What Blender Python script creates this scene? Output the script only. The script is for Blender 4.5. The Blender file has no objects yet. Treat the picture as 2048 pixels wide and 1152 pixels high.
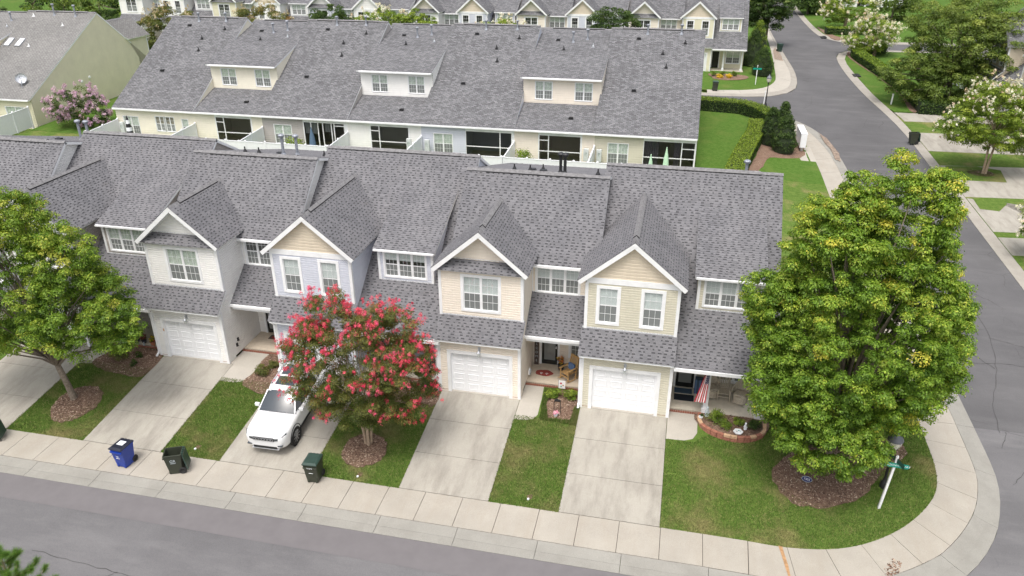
import bpy, bmesh, math, random
import numpy as np
from mathutils import Matrix, Vector

# ------------------------------------------------------------------ scene, camera, light
S = bpy.context.scene
COL = S.collection
random.seed(7)
rng = np.random.default_rng(7)

cam_d = bpy.data.cameras.new('camera'); cam = bpy.data.objects.new('camera', cam_d)
COL.objects.link(cam); S.camera = cam
cam_d.sensor_width = 36.0; cam_d.lens = 36.0 * 1527.9859 / 2048
cam_d.clip_start = 0.5; cam_d.clip_end = 3000
def cam_matrix():
    yaw, pit, rol = -0.21592763, 0.45925495, -0.00243103
    f = Vector((math.sin(yaw)*math.cos(pit), math.cos(yaw)*math.cos(pit), -math.sin(pit)))
    r = f.cross(Vector((0, 0, 1))).normalized(); u = r.cross(f)
    r2 = math.cos(rol)*r + math.sin(rol)*u; u2 = -math.sin(rol)*r + math.cos(rol)*u
    m = Matrix((r2, u2, -f)).transposed().to_4x4(); m.translation = Vector((0, 0, 20)); return m
cam.matrix_world = cam_matrix()

SUN_EL, SUN_AZ = 67.0, 188.0      # azimuth in degrees clockwise from +Y: the light comes from the left and the front
W = bpy.data.worlds.new('World'); S.world = W; W.use_nodes = True
wn = W.node_tree.nodes; wl = W.node_tree.links
sky = wn.new('ShaderNodeTexSky'); sky.sky_type = 'NISHITA'; sky.sun_disc = False
sky.sun_elevation = math.radians(SUN_EL); sky.sun_rotation = math.radians(SUN_AZ)
sky.air_density = 1.0; sky.dust_density = 6.0; sky.ozone_density = 0.4
hs = wn.new('ShaderNodeHueSaturation'); hs.inputs['Saturation'].default_value = 0.42
wl.new(sky.outputs[0], hs.inputs['Color']); wl.new(hs.outputs[0], wn['Background'].inputs[0])
wn['Background'].inputs[1].default_value = 0.15
sun_d = bpy.data.lights.new('sun', 'SUN'); sun_d.energy = 0.8; sun_d.angle = math.radians(14)
sun_d.color = (1.0, 0.97, 0.93)
sun = bpy.data.objects.new('sun', sun_d); COL.objects.link(sun)
_a, _e = math.radians(SUN_AZ), math.radians(SUN_EL)
_d = Vector((math.sin(_a)*math.cos(_e), math.cos(_a)*math.cos(_e), math.sin(_e)))
sun.rotation_euler = _d.to_track_quat('Z', 'Y').to_euler(); sun.location = _d*60
S.render.engine = 'CYCLES'
S.view_settings.view_transform = 'Standard'; S.view_settings.look = 'None'
S.view_settings.exposure = 0.62; S.view_settings.gamma = 1.0
S.view_settings.use_curve_mapping = False
S.cycles.max_bounces = 6; S.cycles.transparent_max_bounces = 12

# ------------------------------------------------------------------ tagging
def tag(o, label=None, cat=None, group=None, kind=None):
    if label: o['label'] = label
    if cat: o['category'] = cat
    if group: o['group'] = group
    if kind: o['kind'] = kind
    return o
def empty(name, loc=(0, 0, 0), rz=0.0, scale=(1, 1, 1), label=None, cat=None, group=None):
    o = bpy.data.objects.new(name, None); COL.objects.link(o)
    o.location = loc; o.rotation_euler = (0, 0, rz); o.scale = scale; o.empty_display_size = .2
    return tag(o, label, cat, group)
def copy_tree(o, parent=None):
    c = o.copy(); COL.objects.link(c)
    if parent: c.parent = parent
    for ch in list(o.children): copy_tree(ch, c)
    return c
def link(name, me, parent=None):
    o = bpy.data.objects.new(name, me); COL.objects.link(o)
    if parent: o.parent = parent
    return o

# ------------------------------------------------------------------ materials
MATS = {}
def newmat(name):
    m = bpy.data.materials.new(name); m.use_nodes = True; MATS[name] = m
    nt = m.node_tree; b = nt.nodes['Principled BSDF']; return m, nt, b
def N(nt, t, **k):
    n = nt.nodes.new(t)
    for a, v in k.items(): setattr(n, a, v)
    return n
def ramp(nt, fac, stops):
    r = N(nt, 'ShaderNodeValToRGB'); e = r.color_ramp.elements
    e[0].position, e[0].color = stops[0][0], (*stops[0][1], 1)
    e[1].position, e[1].color = stops[-1][0], (*stops[-1][1], 1)
    for p, c in stops[1:-1]:
        x = e.new(p); x.color = (*c, 1)
    nt.links.new(fac, r.inputs[0]); return r.outputs[0]
def noise(nt, scale, detail=4, rough=.55, coord='Object', stretch=None):
    tc = N(nt, 'ShaderNodeTexCoord'); v = tc.outputs[coord]
    if coord == 'World':
        pass
    if stretch:
        mp = N(nt, 'ShaderNodeMapping'); mp.inputs['Scale'].default_value = stretch
        nt.links.new(v, mp.inputs[0]); v = mp.outputs[0]
    n = N(nt, 'ShaderNodeTexNoise'); n.inputs['Scale'].default_value = scale
    n.inputs['Detail'].default_value = detail; n.inputs['Roughness'].default_value = rough
    nt.links.new(v, n.inputs['Vector']); return n.outputs['Fac']
def mixc(nt, fac, a, b, mode='MIX'):
    m = N(nt, 'ShaderNodeMix', data_type='RGBA', blend_type=mode)
    for sock, val in ((m.inputs[0], fac), (m.inputs[6], a), (m.inputs[7], b)):
        if isinstance(val, (int, float)): sock.default_value = val
        elif isinstance(val, tuple): sock.default_value = (*val, 1)
        else: nt.links.new(val, sock)
    return m.outputs[2]
def bump(nt, b, h, strength=.3, dist=.01):
    bp = N(nt, 'ShaderNodeBump'); bp.inputs['Strength'].default_value = strength; bp.inputs['Distance'].default_value = dist
    nt.links.new(h, bp.inputs['Height']); nt.links.new(bp.outputs[0], b.inputs['Normal'])
def plain(name, c, rough=.6, metal=0.0, var=.12, scale=6.0, spec=None, dirt=None):
    m, nt, b = newmat(name)
    f = noise(nt, scale, 5)
    lo = tuple(x*(1-var) for x in c); hi = tuple(min(1, x*(1+var)) for x in c)
    colr = ramp(nt, f, [(.3, lo), (.7, hi)])
    if dirt:
        f2 = noise(nt, 1.1, 6, .65)
        colr = mixc(nt, ramp(nt, f2, [(.5, (0, 0, 0)), (.75, (.5, .5, .5))]), colr, dirt)
    nt.links.new(colr, b.inputs['Base Color'])
    b.inputs['Roughness'].default_value = rough; b.inputs['Metallic'].default_value = metal
    if spec is not None: b.inputs['Specular IOR Level'].default_value = spec
    return m

def siding_mat(name, c):
    m, nt, b = newmat(name)
    a = noise(nt, .9, 5, .6); g = noise(nt, 3.0, 4, .6, stretch=(6, 6, .5))
    col = ramp(nt, a, [(.3, tuple(x*.93 for x in c)), (.7, tuple(min(1, x*1.04) for x in c))])
    col = mixc(nt, ramp(nt, g, [(.45, (0, 0, 0)), (.8, (.35, .35, .35))]), col, tuple(x*.80 for x in c))
    nt.links.new(col, b.inputs['Base Color']); b.inputs['Roughness'].default_value = .55
    b.inputs['Specular IOR Level'].default_value = .3
    return m
siding_mat('sd_white', (.87, .86, .83)); siding_mat('sd_cream', (.85, .77, .66)); siding_mat('sd_tan', (.64, .605, .485))
siding_mat('sd_beige', (.70, .61, .48)); siding_mat('sd_blue', (.62, .64, .71)); siding_mat('sd_taupe', (.42, .385, .355))
siding_mat('sd_khaki', (.74, .705, .53)); siding_mat('sd_lemon', (.86, .81, .68)); siding_mat('sd_grey', (.46, .43, .41))
plain('trim', (.86, .865, .87), .45, var=.04, scale=3, dirt=(.62, .62, .60))
plain('door_white', (.86, .87, .885), .4, var=.03)
plain('brick_red', (.27, .105, .07), .85, var=.45, scale=9)
plain('mortar', (.45, .42, .38), .9)
plain('black_metal', (.02, .02, .022), .45)
plain('steel', (.55, .57, .60), .35, metal=.6, var=.2)
plain('galv', (.30, .32, .36), .5, metal=.3, var=.3, scale=12)
plain('dark_inside', (.03, .03, .03), .9)
plain('porch_floor', (.56, .48, .38), .7, var=.08)
plain('porch_slab', (.66, .60, .50), .75, var=.08)
plain('door_black', (.018, .02, .018), .25)
plain('curtain', (.80, .85, .77), .9, var=.2, scale=9)
plain('blind', (.86, .88, .88), .7, var=.05)
plain('drape_brown', (.30, .23, .12), .9, var=.25, scale=8)
plain('drape_mauve', (.33, .29, .33), .9, var=.25, scale=14)
plain('bark', (.19, .155, .12), .95, var=.35, scale=14)
plain('bark_pale', (.36, .27, .19), .85, var=.3, scale=9)
plain('flash', (.62, .63, .65), .5, var=.45, scale=26)
plain('ridge_cap', (.20, .196, .20), .9, var=.28, scale=7)

def glass(name, tint, dens, haze=0.0):
    m, nt, b = newmat(name)
    tr = N(nt, 'ShaderNodeBsdfTransparent'); tr.inputs[0].default_value = (*tint, 1)
    gl = N(nt, 'ShaderNodeBsdfGlossy'); gl.inputs['Roughness'].default_value = .03
    fr = N(nt, 'ShaderNodeLayerWeight'); fr.inputs[0].default_value = .5
    pw_ = N(nt, 'ShaderNodeMath', operation='POWER'); pw_.inputs[1].default_value = 4.0; nt.links.new(fr.outputs['Facing'], pw_.inputs[0])
    ad = N(nt, 'ShaderNodeMath', operation='MULTIPLY_ADD'); ad.inputs[1].default_value = .85; ad.inputs[2].default_value = dens+.04
    nt.links.new(pw_.outputs[0], ad.inputs[0])
    mx = N(nt, 'ShaderNodeMixShader')
    nt.links.new(ad.outputs[0], mx.inputs[0]); nt.links.new(tr.outputs[0], mx.inputs[1]); nt.links.new(gl.outputs[0], mx.inputs[2])
    out = mx.outputs[0]
    if haze:      # insect screen in front of the pane
        df = N(nt, 'ShaderNodeBsdfDiffuse'); df.inputs[0].default_value = (.36, .38, .37, 1); m2 = N(nt, 'ShaderNodeMixShader'); m2.inputs[0].default_value = haze
        nt.links.new(out, m2.inputs[1]); nt.links.new(df.outputs[0], m2.inputs[2]); out = m2.outputs[0]
    nt.links.new(out, nt.nodes['Material Output'].inputs[0])
glass('glass', (.93, .95, .94), .04); glass('glass_screen', (.66, .68, .68), .02, .5); glass('screen', (.35, .36, .36), .0)

# asphalt shingles: two looks. 'shingle' for the real tabs of the near row, 'shingle_far' prints the tabs
def shingle_near(name, base):
    m, nt, b = newmat(name)
    geo = N(nt, 'ShaderNodeNewGeometry')
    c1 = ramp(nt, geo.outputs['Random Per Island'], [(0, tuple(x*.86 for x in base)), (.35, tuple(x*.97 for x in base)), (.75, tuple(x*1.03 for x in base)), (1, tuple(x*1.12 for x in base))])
    f = noise(nt, .55, 5, .6)
    c2 = mixc(nt, 1.0, c1, ramp(nt, f, [(.3, (.86, .86, .87)), (.7, (1.10, 1.09, 1.08))]), 'MULTIPLY')
    g = noise(nt, 60, 2, .6)
    c3 = mixc(nt, 1.0, c2, ramp(nt, g, [(.35, (.75, .75, .76)), (.65, (1.22, 1.22, 1.22))]), 'MULTIPLY')
    st = noise(nt, 2.2, 5, .7, stretch=(3, .35, .35))
    c3 = mixc(nt, ramp(nt, st, [(.62, (0, 0, 0)), (.78, (.35, .35, .35))]), c3, (.19, .17, .15))
    nt.links.new(c3, b.inputs['Base Color']); b.inputs['Roughness'].default_value = .92; b.inputs['Specular IOR Level'].default_value = .2
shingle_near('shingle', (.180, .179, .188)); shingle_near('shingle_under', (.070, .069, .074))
def shingle_far(name, base, contrast=.2):
    m, nt, b = newmat(name)
    uv = N(nt, 'ShaderNodeUVMap'); 
    br = N(nt, 'ShaderNodeTexBrick'); br.offset = .37; br.squash = 1.0
    br.inputs['Scale'].default_value = 1.0; br.inputs['Brick Width'].default_value = .33; br.inputs['Row Height'].default_value = .145
    br.inputs['Mortar Size'].default_value = .022; br.inputs['Mortar Smooth'].default_value = .6
    br.inputs['Color1'].default_value = (*[x*(1-contrast) for x in base], 1); br.inputs['Color2'].default_value = (*[x*(1+contrast) for x in base], 1)
    br.inputs['Mortar'].default_value = (*[x*.42 for x in base], 1)
    nt.links.new(uv.outputs[0], br.inputs['Vector'])
    f = noise(nt, .35, 6, .65)
    c2 = mixc(nt, 1.0, br.outputs[0], ramp(nt, f, [(.3, (.88, .88, .88)), (.7, (1.10, 1.10, 1.09))]), 'MULTIPLY')
    n2 = N(nt, 'ShaderNodeTexNoise'); n2.inputs['Scale'].default_value = 4.5; n2.inputs['Detail'].default_value = 3
    nt.links.new(uv.outputs[0], n2.inputs['Vector'])
    c2 = mixc(nt, 1.0, c2, ramp(nt, n2.outputs['Fac'], [(.35, (.88, .88, .89)), (.65, (1.10, 1.10, 1.10))]), 'MULTIPLY')
    nt.links.new(c2, b.inputs['Base Color']); b.inputs['Roughness'].default_value = .93; b.inputs['Specular IOR Level'].default_value = .2
    bump(nt, b, br.outputs['Fac'], .5, -.01)
shingle_far('shingle_far', (.178, .178, .186), .3); shingle_far('shingle_old', (.245, .24, .232), .12)

def grass_mat(name, a, b_, dry):
    m, nt, b = newmat(name)
    big = noise(nt, .45, 6, .62); mid = noise(nt, 3.2, 6, .7); fine = noise(nt, 26, 3, .7)
    c = ramp(nt, mid, [(.32, a), (.68, b_)])
    c = mixc(nt, ramp(nt, big, [(.50, (0, 0, 0)), (.68, (.72, .72, .72))]), c, dry)
    c = mixc(nt, 1.0, c, ramp(nt, fine, [(.3, (.55, .58, .5)), (.7, (1.4, 1.38, 1.35))]), 'MULTIPLY')
    nt.links.new(c, b.inputs['Base Color']); b.inputs['Roughness'].default_value = .95; b.inputs['Specular IOR Level'].default_value = .1
    bump(nt, b, fine, .6, .02)
grass_mat('grass', (.066, .125, .022), (.135, .195, .045), (.26, .215, .105))
grass_mat('grass_lush', (.060, .125, .018), (.10, .175, .036), (.13, .17, .045))
def blades_mat(name, dry):
    m, nt, b = newmat(name)
    geo = N(nt, 'ShaderNodeNewGeometry')
    c = ramp(nt, geo.outputs['Random Per Island'], [(0, (.045, .10, .014)), (.4, (.09, .16, .028)), (.8, (.15, .21, .045)), (1, (.32, .28, .13))])
    big = noise(nt, .45, 6, .62)
    c = mixc(nt, ramp(nt, big, [(.50, (0, 0, 0)), (.68, (.72, .72, .72))]), c, dry)
    nt.links.new(c, b.inputs['Base Color']); b.inputs['Roughness'].default_value = .8; b.inputs['Specular IOR Level'].default_value = .15
blades_mat('blades', (.25, .21, .10))

def concrete(name, c, stain, sc=1.0, streak=True, stain_amt=.75):
    m, nt, b = newmat(name)
    tc = N(nt, 'ShaderNodeTexCoord')
    a = noise(nt, .8*sc, 6, .65); g = noise(nt, 45, 3, .6)
    st = noise(nt, 1.0, 6, .68, stretch=(1.6, .38, 1) if streak else None)
    col = ramp(nt, a, [(.25, tuple(x*.88 for x in c)), (.75, tuple(min(1, x*1.07) for x in c))])
    col = mixc(nt, ramp(nt, st, [(.45, (0, 0, 0)), (.72, (stain_amt,)*3)]), col, stain)
    col = mixc(nt, 1.0, col, ramp(nt, g, [(.35, (.9, .9, .9)), (.65, (1.08, 1.08, 1.08))]), 'MULTIPLY')
    nt.links.new(col, b.inputs['Base Color']); b.inputs['Roughness'].default_value = .9; b.inputs['Specular IOR Level'].default_value = .2
    bump(nt, b, g, .2, .004)
concrete('walk', (.40, .37, .32), (.35, .31, .255), stain_amt=.55)
concrete('walk_new', (.44, .41, .36), (.42, .385, .33), stain_amt=.3)
concrete('drive', (.385, .362, .315), (.24, .22, .19), stain_amt=.85)
concrete('gutter', (.31, .30, .27), (.25, .24, .215), streak=False)
concrete('curb_far', (.36, .335, .295), (.29, .265, .23), streak=False)
plain('joint', (.09, .08, .07), .95)
def asphalt(name, k):
    m, nt, b = newmat(name)
    a = noise(nt, .22, 6, .6); st = noise(nt, .5, 6, .7, stretch=(.35, 1.3, 1)); g = noise(nt, 55, 3, .7)
    col = ramp(nt, a, [(.3, tuple(k*x for x in (.102, .100, .103))), (.7, tuple(k*x for x in (.142, .139, .142)))])
    col = mixc(nt, ramp(nt, st, [(.5, (0, 0, 0)), (.75, (.6, .6, .6))]), col, tuple(k*x for x in (.176, .172, .173)))
    col = mixc(nt, 1.0, col, ramp(nt, g, [(.35, (.84, .84, .84)), (.65, (1.14, 1.14, 1.14))]), 'MULTIPLY')
    # fine crack network, only where a mask lets it through
    tc = N(nt, 'ShaderNodeTexCoord'); nz = N(nt, 'ShaderNodeTexNoise'); nz.inputs['Scale'].default_value = .9; nz.inputs['Detail'].default_value = 5
    nt.links.new(tc.outputs['Object'], nz.inputs['Vector'])
    ad = N(nt, 'ShaderNodeMix', data_type='VECTOR'); ad.inputs[0].default_value = .35
    nt.links.new(tc.outputs['Object'], ad.inputs[4]); nt.links.new(nz.outputs['Color'], ad.inputs[5])
    vo = N(nt, 'ShaderNodeTexVoronoi', feature='DISTANCE_TO_EDGE'); vo.inputs['Scale'].default_value = .42
    nt.links.new(ad.outputs[1], vo.inputs['Vector'])
    ck = ramp(nt, vo.outputs['Distance'], [(.0, (1, 1, 1)), (.006, (0, 0, 0))])
    mk = ramp(nt, noise(nt, .16, 3, .6), [(.50, (0, 0, 0)), (.60, (.75, .75, .75))])
    ck = mixc(nt, 1.0, ck, mk, 'MULTIPLY')
    col = mixc(nt, ck, col, (.06, .057, .058))
    nt.links.new(col, b.inputs['Base Color']); b.inputs['Roughness'].default_value = .88; b.inputs['Specular IOR Level'].default_value = .25
    bump(nt, b, g, .25, .004)
asphalt('asphalt', 1.25); asphalt('asphalt_side', .96)
plain('asphalt_seal', (.160, .150, .154), .9, var=.06, scale=2)
plain('crack', (.068, .066, .066), .95)
def mulch():
    m, nt, b = newmat('mulch')
    f = noise(nt, 22, 6, .75); g = noise(nt, 1.5, 4, .6)
    c = ramp(nt, f, [(.3, (.085, .048, .032)), (.5, (.19, .115, .08)), (.72, (.34, .235, .17))])
    c = mixc(nt, ramp(nt, g, [(.45, (0, 0, 0)), (.75, (.5, .5, .5))]), c, (.30, .215, .15))
    nt.links.new(c, b.inputs['Base Color']); b.inputs['Roughness'].default_value = .97
    bump(nt, b, f, .9, .03)
mulch()
def chips():
    m, nt, b = newmat('chips'); geo = N(nt, 'ShaderNodeNewGeometry')
    c = ramp(nt, geo.outputs['Random Per Island'], [(0, (.07, .04, .028)), (.45, (.19, .115, .08)), (.85, (.36, .25, .18)), (1, (.58, .47, .36))])
    nt.links.new(c, b.inputs['Base Color']); b.inputs['Roughness'].default_value = .95
chips()

def leaf_mat(name, trans=.35, rough=.5):
    m, nt, b = newmat(name)
    at = N(nt, 'ShaderNodeAttribute', attribute_name='col')
    tl = N(nt, 'ShaderNodeBsdfTranslucent'); nt.links.new(at.outputs['Color'], b.inputs['Base Color'])
    c2 = mixc(nt, 1.0, at.outputs['Color'], (1.25, 1.35, .55), 'MULTIPLY'); nt.links.new(c2, tl.inputs[0])
    b.inputs['Roughness'].default_value = rough; b.inputs['Specular IOR Level'].default_value = .3
    mx = N(nt, 'ShaderNodeMixShader'); mx.inputs[0].default_value = trans
    nt.links.new(b.outputs[0], mx.inputs[1]); nt.links.new(tl.outputs[0], mx.inputs[2])
    nt.links.new(mx.outputs[0], nt.nodes['Material Output'].inputs[0])
leaf_mat('leaf'); leaf_mat('petal', .25, .7)

# ------------------------------------------------------------------ mesh builder
class MB:
    def __init__(s): s.v = []; s.f = []; s.m = []; s.uv = []; s.mats = []
    def mi(s, mat):
        if mat not in s.mats: s.mats.append(mat)
        return s.mats.index(mat)
    def face(s, pts, mat, uv=None):
        n = len(s.v); s.v.extend([tuple(p) for p in pts]); s.f.append(tuple(range(n, n+len(pts)))); s.m.append(s.mi(mat)); s.uv.append(uv)
    def box(s, a, b, mat, rot=None, c=None):
        x0, y0, z0 = a; x1, y1, z1 = b
        P = [Vector(p) for p in ((x0, y0, z0), (x1, y0, z0), (x1, y1, z0), (x0, y1, z0), (x0, y0, z1), (x1, y0, z1), (x1, y1, z1), (x0, y1, z1))]
        if rot is not None:
            c = Vector(c) if c is not None else sum(P, Vector())/8
            P = [c + rot @ (p-c) for p in P]
        s.hexa(P, mat)
    def hexa(s, P, mat):
        n = len(s.v); s.v.extend([tuple(p) for p in P]); k = s.mi(mat)
        for q in ((0, 3, 2, 1), (4, 5, 6, 7), (0, 1, 5, 4), (1, 2, 6, 5), (2, 3, 7, 6), (3, 0, 4, 7)):
            s.f.append(tuple(n+i for i in q)); s.m.append(k); s.uv.append(None)
    def bar(s, p0, p1, w, h, mat, up=(0, 0, 1)):
        p0, p1 = Vector(p0), Vector(p1); d = (p1-p0).normalized(); up = Vector(up)
        x = d.cross(up)
        if x.length < 1e-4: x = d.cross(Vector((0, 1, 0)))
        x.normalize(); y = x.cross(d)
        P = []
        for p in (p0, p1):
            P.append([p-x*w/2-y*h/2, p+x*w/2-y*h/2, p+x*w/2+y*h/2, p-x*w/2+y*h/2])
        a, b = P
        s.hexa([a[0], a[1], b[1], b[0], a[3], a[2], b[2], b[3]], mat)
    def cone(s, p0, p1, r0, r1, mat, n=10, caps=True):
        p0, p1 = Vector(p0), Vector(p1); d = (p1-p0).normalized()
        x = d.cross(Vector((0, 0, 1)))
        if x.length < 1e-3: x = Vector((1, 0, 0))
        x.normalize(); y = d.cross(x); k = s.mi(mat); b = len(s.v)
        for p, r in ((p0, r0), (p1, r1)):
            for i in range(n):
                a = 2*math.pi*i/n; s.v.append(tuple(p + (x*math.cos(a)+y*math.sin(a))*r))
        for i in range(n):
            j = (i+1) % n; s.f.append((b+i, b+j, b+n+j, b+n+i)); s.m.append(k); s.uv.append(None)
        if caps:
            s.f.append(tuple(b+i for i in reversed(range(n)))); s.m.append(k); s.uv.append(None)
            s.f.append(tuple(b+n+i for i in range(n))); s.m.append(k); s.uv.append(None)
    def tube(s, pts, rad, mat, n=8):
        pts = [Vector(p) for p in pts]; k = s.mi(mat); b = len(s.v); m = len(pts)
        for i, p in enumerate(pts):
            d = (pts[min(i+1, m-1)]-pts[max(i-1, 0)]).normalized(); x = d.cross(Vector((.13, .21, 1)))
            if x.length < 1e-3: x = Vector((1, 0, 0))
            x.normalize(); y = d.cross(x); r = rad[i] if isinstance(rad, (list, tuple)) else rad
            for j in range(n):
                a = 2*math.pi*j/n; s.v.append(tuple(p+(x*math.cos(a)+y*math.sin(a))*r))
        for i in range(m-1):
            for j in range(n):
                q = (j+1) % n; s.f.append((b+i*n+j, b+i*n+q, b+(i+1)*n+q, b+(i+1)*n+j)); s.m.append(k); s.uv.append(None)
        for e, o in ((0, 1), (m-1, 0)):
            r = [b+e*n+j for j in range(n)]; s.f.append(tuple(reversed(r)) if o else tuple(r)); s.m.append(k); s.uv.append(None)
    def lathe(s, prof, c, mat, n=16, axis='Z'):
        k = s.mi(mat); b = len(s.v); m = len(prof)
        for r, h in prof:
            for j in range(n):
                a = 2*math.pi*j/n; q = (r*math.cos(a), r*math.sin(a), h)
                if axis == 'X': q = (q[2], q[0], q[1])
                if axis == 'Y': q = (q[0], q[2], q[1])
                s.v.append((c[0]+q[0], c[1]+q[1], c[2]+q[2]))
        for i in range(m-1):
            for j in range(n):
                q = (j+1) % n; s.f.append((b+i*n+j, b+i*n+q, b+(i+1)*n+q, b+(i+1)*n+j)); s.m.append(k); s.uv.append(None)
    def mesh(s, name, smooth=False):
        me = bpy.data.meshes.new(name); me.from_pydata(s.v, [], s.f)
        for mt in s.mats: me.materials.append(MATS[mt])
        me.polygons.foreach_set('material_index', s.m)
        if any(u is not None for u in s.uv):
            ul = me.uv_layers.new(name='UVMap'); dat = []
            for f, u in zip(s.f, s.uv):
                dat.extend([c for q in (u or [(0, 0)]*len(f)) for c in q])
            ul.data.foreach_set('uv', dat)
        if smooth: me.polygons.foreach_set('use_smooth', [True]*len(me.polygons))
        me.update(); return me
    def build(s, name, parent=None, smooth=False, label=None, cat=None, group=None, kind=None, mods=()):
        o = link(name, s.mesh(name, smooth), parent)
        for t, k in mods:
            md = o.modifiers.new(t.lower(), t)
            for a, v in k.items(): setattr(md, a, v)
        return tag(o, label, cat, group, kind)

def clip(poly, i, val, keep_greater):
    out = []
    for k in range(len(poly)):
        a, b = poly[k], poly[(k+1) % len(poly)]
        da = (a[i]-val) * (1 if keep_greater else -1); db = (b[i]-val) * (1 if keep_greater else -1)
        if da >= 0: out.append(a)
        if (da > 0 and db < 0) or (da < 0 and db > 0):
            t = da/(da-db); out.append((a[0]+(b[0]-a[0])*t, a[1]+(b[1]-a[1])*t))
    return out
def inside(poly, p):
    s = None
    for k in range(len(poly)):
        a, b = poly[k], poly[(k+1) % len(poly)]
        c = (b[0]-a[0])*(p[1]-a[1])-(b[1]-a[1])*(p[0]-a[0])
        if abs(c) < 1e-9: continue
        if s is None: s = c > 0
        elif (c > 0) != s: return False
    return True
class Fr:                      # frame: origin, two in-plane axes and the outward normal
    def __init__(s, O, A, B, Nn): s.O, s.A, s.B, s.N = Vector(O), Vector(A), Vector(B), Vector(Nn)
    def p(s, a, b, n=0): return s.O + s.A*a + s.B*b + s.N*n
FRONT = lambda v: Fr((0, v, 0), (1, 0, 0), (0, 0, 1), (0, -1, 0))
REAR = lambda v: Fr((0, v, 0), (1, 0, 0), (0, 0, 1), (0, 1, 0))
RIGHT = lambda u: Fr((u, 0, 0), (0, 1, 0), (0, 0, 1), (1, 0, 0))
LEFT = lambda u: Fr((u, 0, 0), (0, 1, 0), (0, 0, 1), (-1, 0, 0))

def siding(mb, fr, poly, mat, course=.115, detail=True):
    if not detail:
        mb.face([fr.p(a, b) for a, b in poly], mat); return
    lo = min(p[1] for p in poly); hi = max(p[1] for p in poly); k = math.floor(lo/course)
    while k*course < hi-1e-5:
        z0, z1 = k*course, (k+1)*course
        q = clip(clip(poly, 1, z0, True), 1, z1, False)
        if len(q) >= 3:
            zm = z0+course*.70
            if zm < z1-1e-6 and course < .16:
                q1, q2 = clip(q, 1, zm, False), clip(q, 1, zm, True)
                if len(q1) >= 3: mb.face([fr.p(a, b, .032) for a, b in q1], mat)
                if len(q2) >= 3: mb.face([fr.p(a, b, .032-.030*min(1, (b-zm)/(course*.12))) for a, b in q2], mat)
            else: mb.face([fr.p(a, b, .030*(1-(b-z0)/course)+.002) for a, b in q], mat)
            bot = [p for p in q if abs(p[1]-z0) < 1e-6]
            if len(bot) >= 2:
                a0, a1 = min(p[0] for p in bot), max(p[0] for p in bot)
                mb.face([fr.p(a0, z0, .032), fr.p(a1, z0, .032), fr.p(a1, z0, .0), fr.p(a0, z0, .0)], mat)
        k += 1
def wall(mb, fr, rect, holes, mat, detail=True, course=.115):
    # a rectangle with rectangular holes, cut into columns and rows
    a0, b0, a1, b1 = rect
    xs = sorted({a0, a1, *[x for h in holes for x in (h[0], h[2]) if a0 < x < a1]})
    for x0, x1 in zip(xs, xs[1:]):
        hs_ = sorted([(h[1], h[3]) for h in holes if h[0] < (x0+x1)/2 < h[2]]); z = b0
        for h0, h1 in hs_:
            if h0 > z+1e-4: siding(mb, fr, [(x0, z), (x1, z), (x1, h0), (x0, h0)], mat, course, detail)
            z = max(z, h1)
        if z < b1-1e-4: siding(mb, fr, [(x0, z), (x1, z), (x1, b1), (x0, b1)], mat, course, detail)

def roof(parent, polys, detail=2, thick=.14, mat=None, edge='trim', name='roof'):
    """polys: list of (frame, convex polygon in (a along the eave, b up the slope)). A deck with trim edges and its shingles."""
    deck = MB()
    for fr, poly in polys:
        t = [fr.p(a, b, 0) for a, b in poly]; u = [fr.p(a, b, -thick) for a, b in poly]
        deck.face(list(reversed(u)), edge)
        if detail: deck.face(t, 'shingle' if mat is None else mat, [(a, b) for a, b in poly])
        for i in range(len(t)):
            j = (i+1) % len(t); deck.face([t[i], u[i], u[j], t[j]], edge)
    o = deck.build(name, parent)
    sh = MB(); R = random.Random(len(polys)*31+int(polys[0][1][0][0]*977) % 5000)
    if detail == 2:
        E_ = .143
        for fr, poly in polys:
            lo = min(p[1] for p in poly); hi = max(p[1] for p in poly); k = 0
            while lo+k*E_ < hi-1e-4:
                z0, z1 = lo+k*E_, min(hi, lo+(k+1)*E_)
                q = clip(clip(poly, 1, z0, True), 1, z1, False)
                if len(q) >= 3:
                    f = lambda a, b, e=0: fr.p(a, b, .004+.008*(1-(b-z0)/E_)+e)
                    a = min(p[0] for p in q); amax = max(p[0] for p in q)
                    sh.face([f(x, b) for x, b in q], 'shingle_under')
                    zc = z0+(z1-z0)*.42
                    def piece(s0, s1, b0, b1):
                        qq = clip(clip(clip(clip(q, 0, s0, True), 0, s1, False), 1, b0, True), 1, b1, False)
                        if len(qq) < 3: return
                        sh.face([f(x, b, .010) for x, b in qq], 'shingle')
                        bot = [p_ for p_ in qq if abs(p_[1]-b0) < 1e-6]
                        if len(bot) >= 2:
                            x0, x1 = min(p_[0] for p_ in bot), max(p_[0] for p_ in bot)
                            sh.face([f(x0, b0, -.008), f(x1, b0, -.008), f(x1, b0, .010), f(x0, b0, .010)], 'shingle')
                    a -= R.uniform(0, .3)
                    while a < amax:
                        w = R.choice((.10, .15, .2, .27)); g = R.choice((.07, .10, .13, .16))
                        piece(a, a+w, z0, z1); piece(a+w, a+w+g, zc, z1); a += w+g
                k += 1
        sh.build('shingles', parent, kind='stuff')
    return o
def slope_frame(p_low, p_high_dir_v, s, flip=1):
    pass
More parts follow.
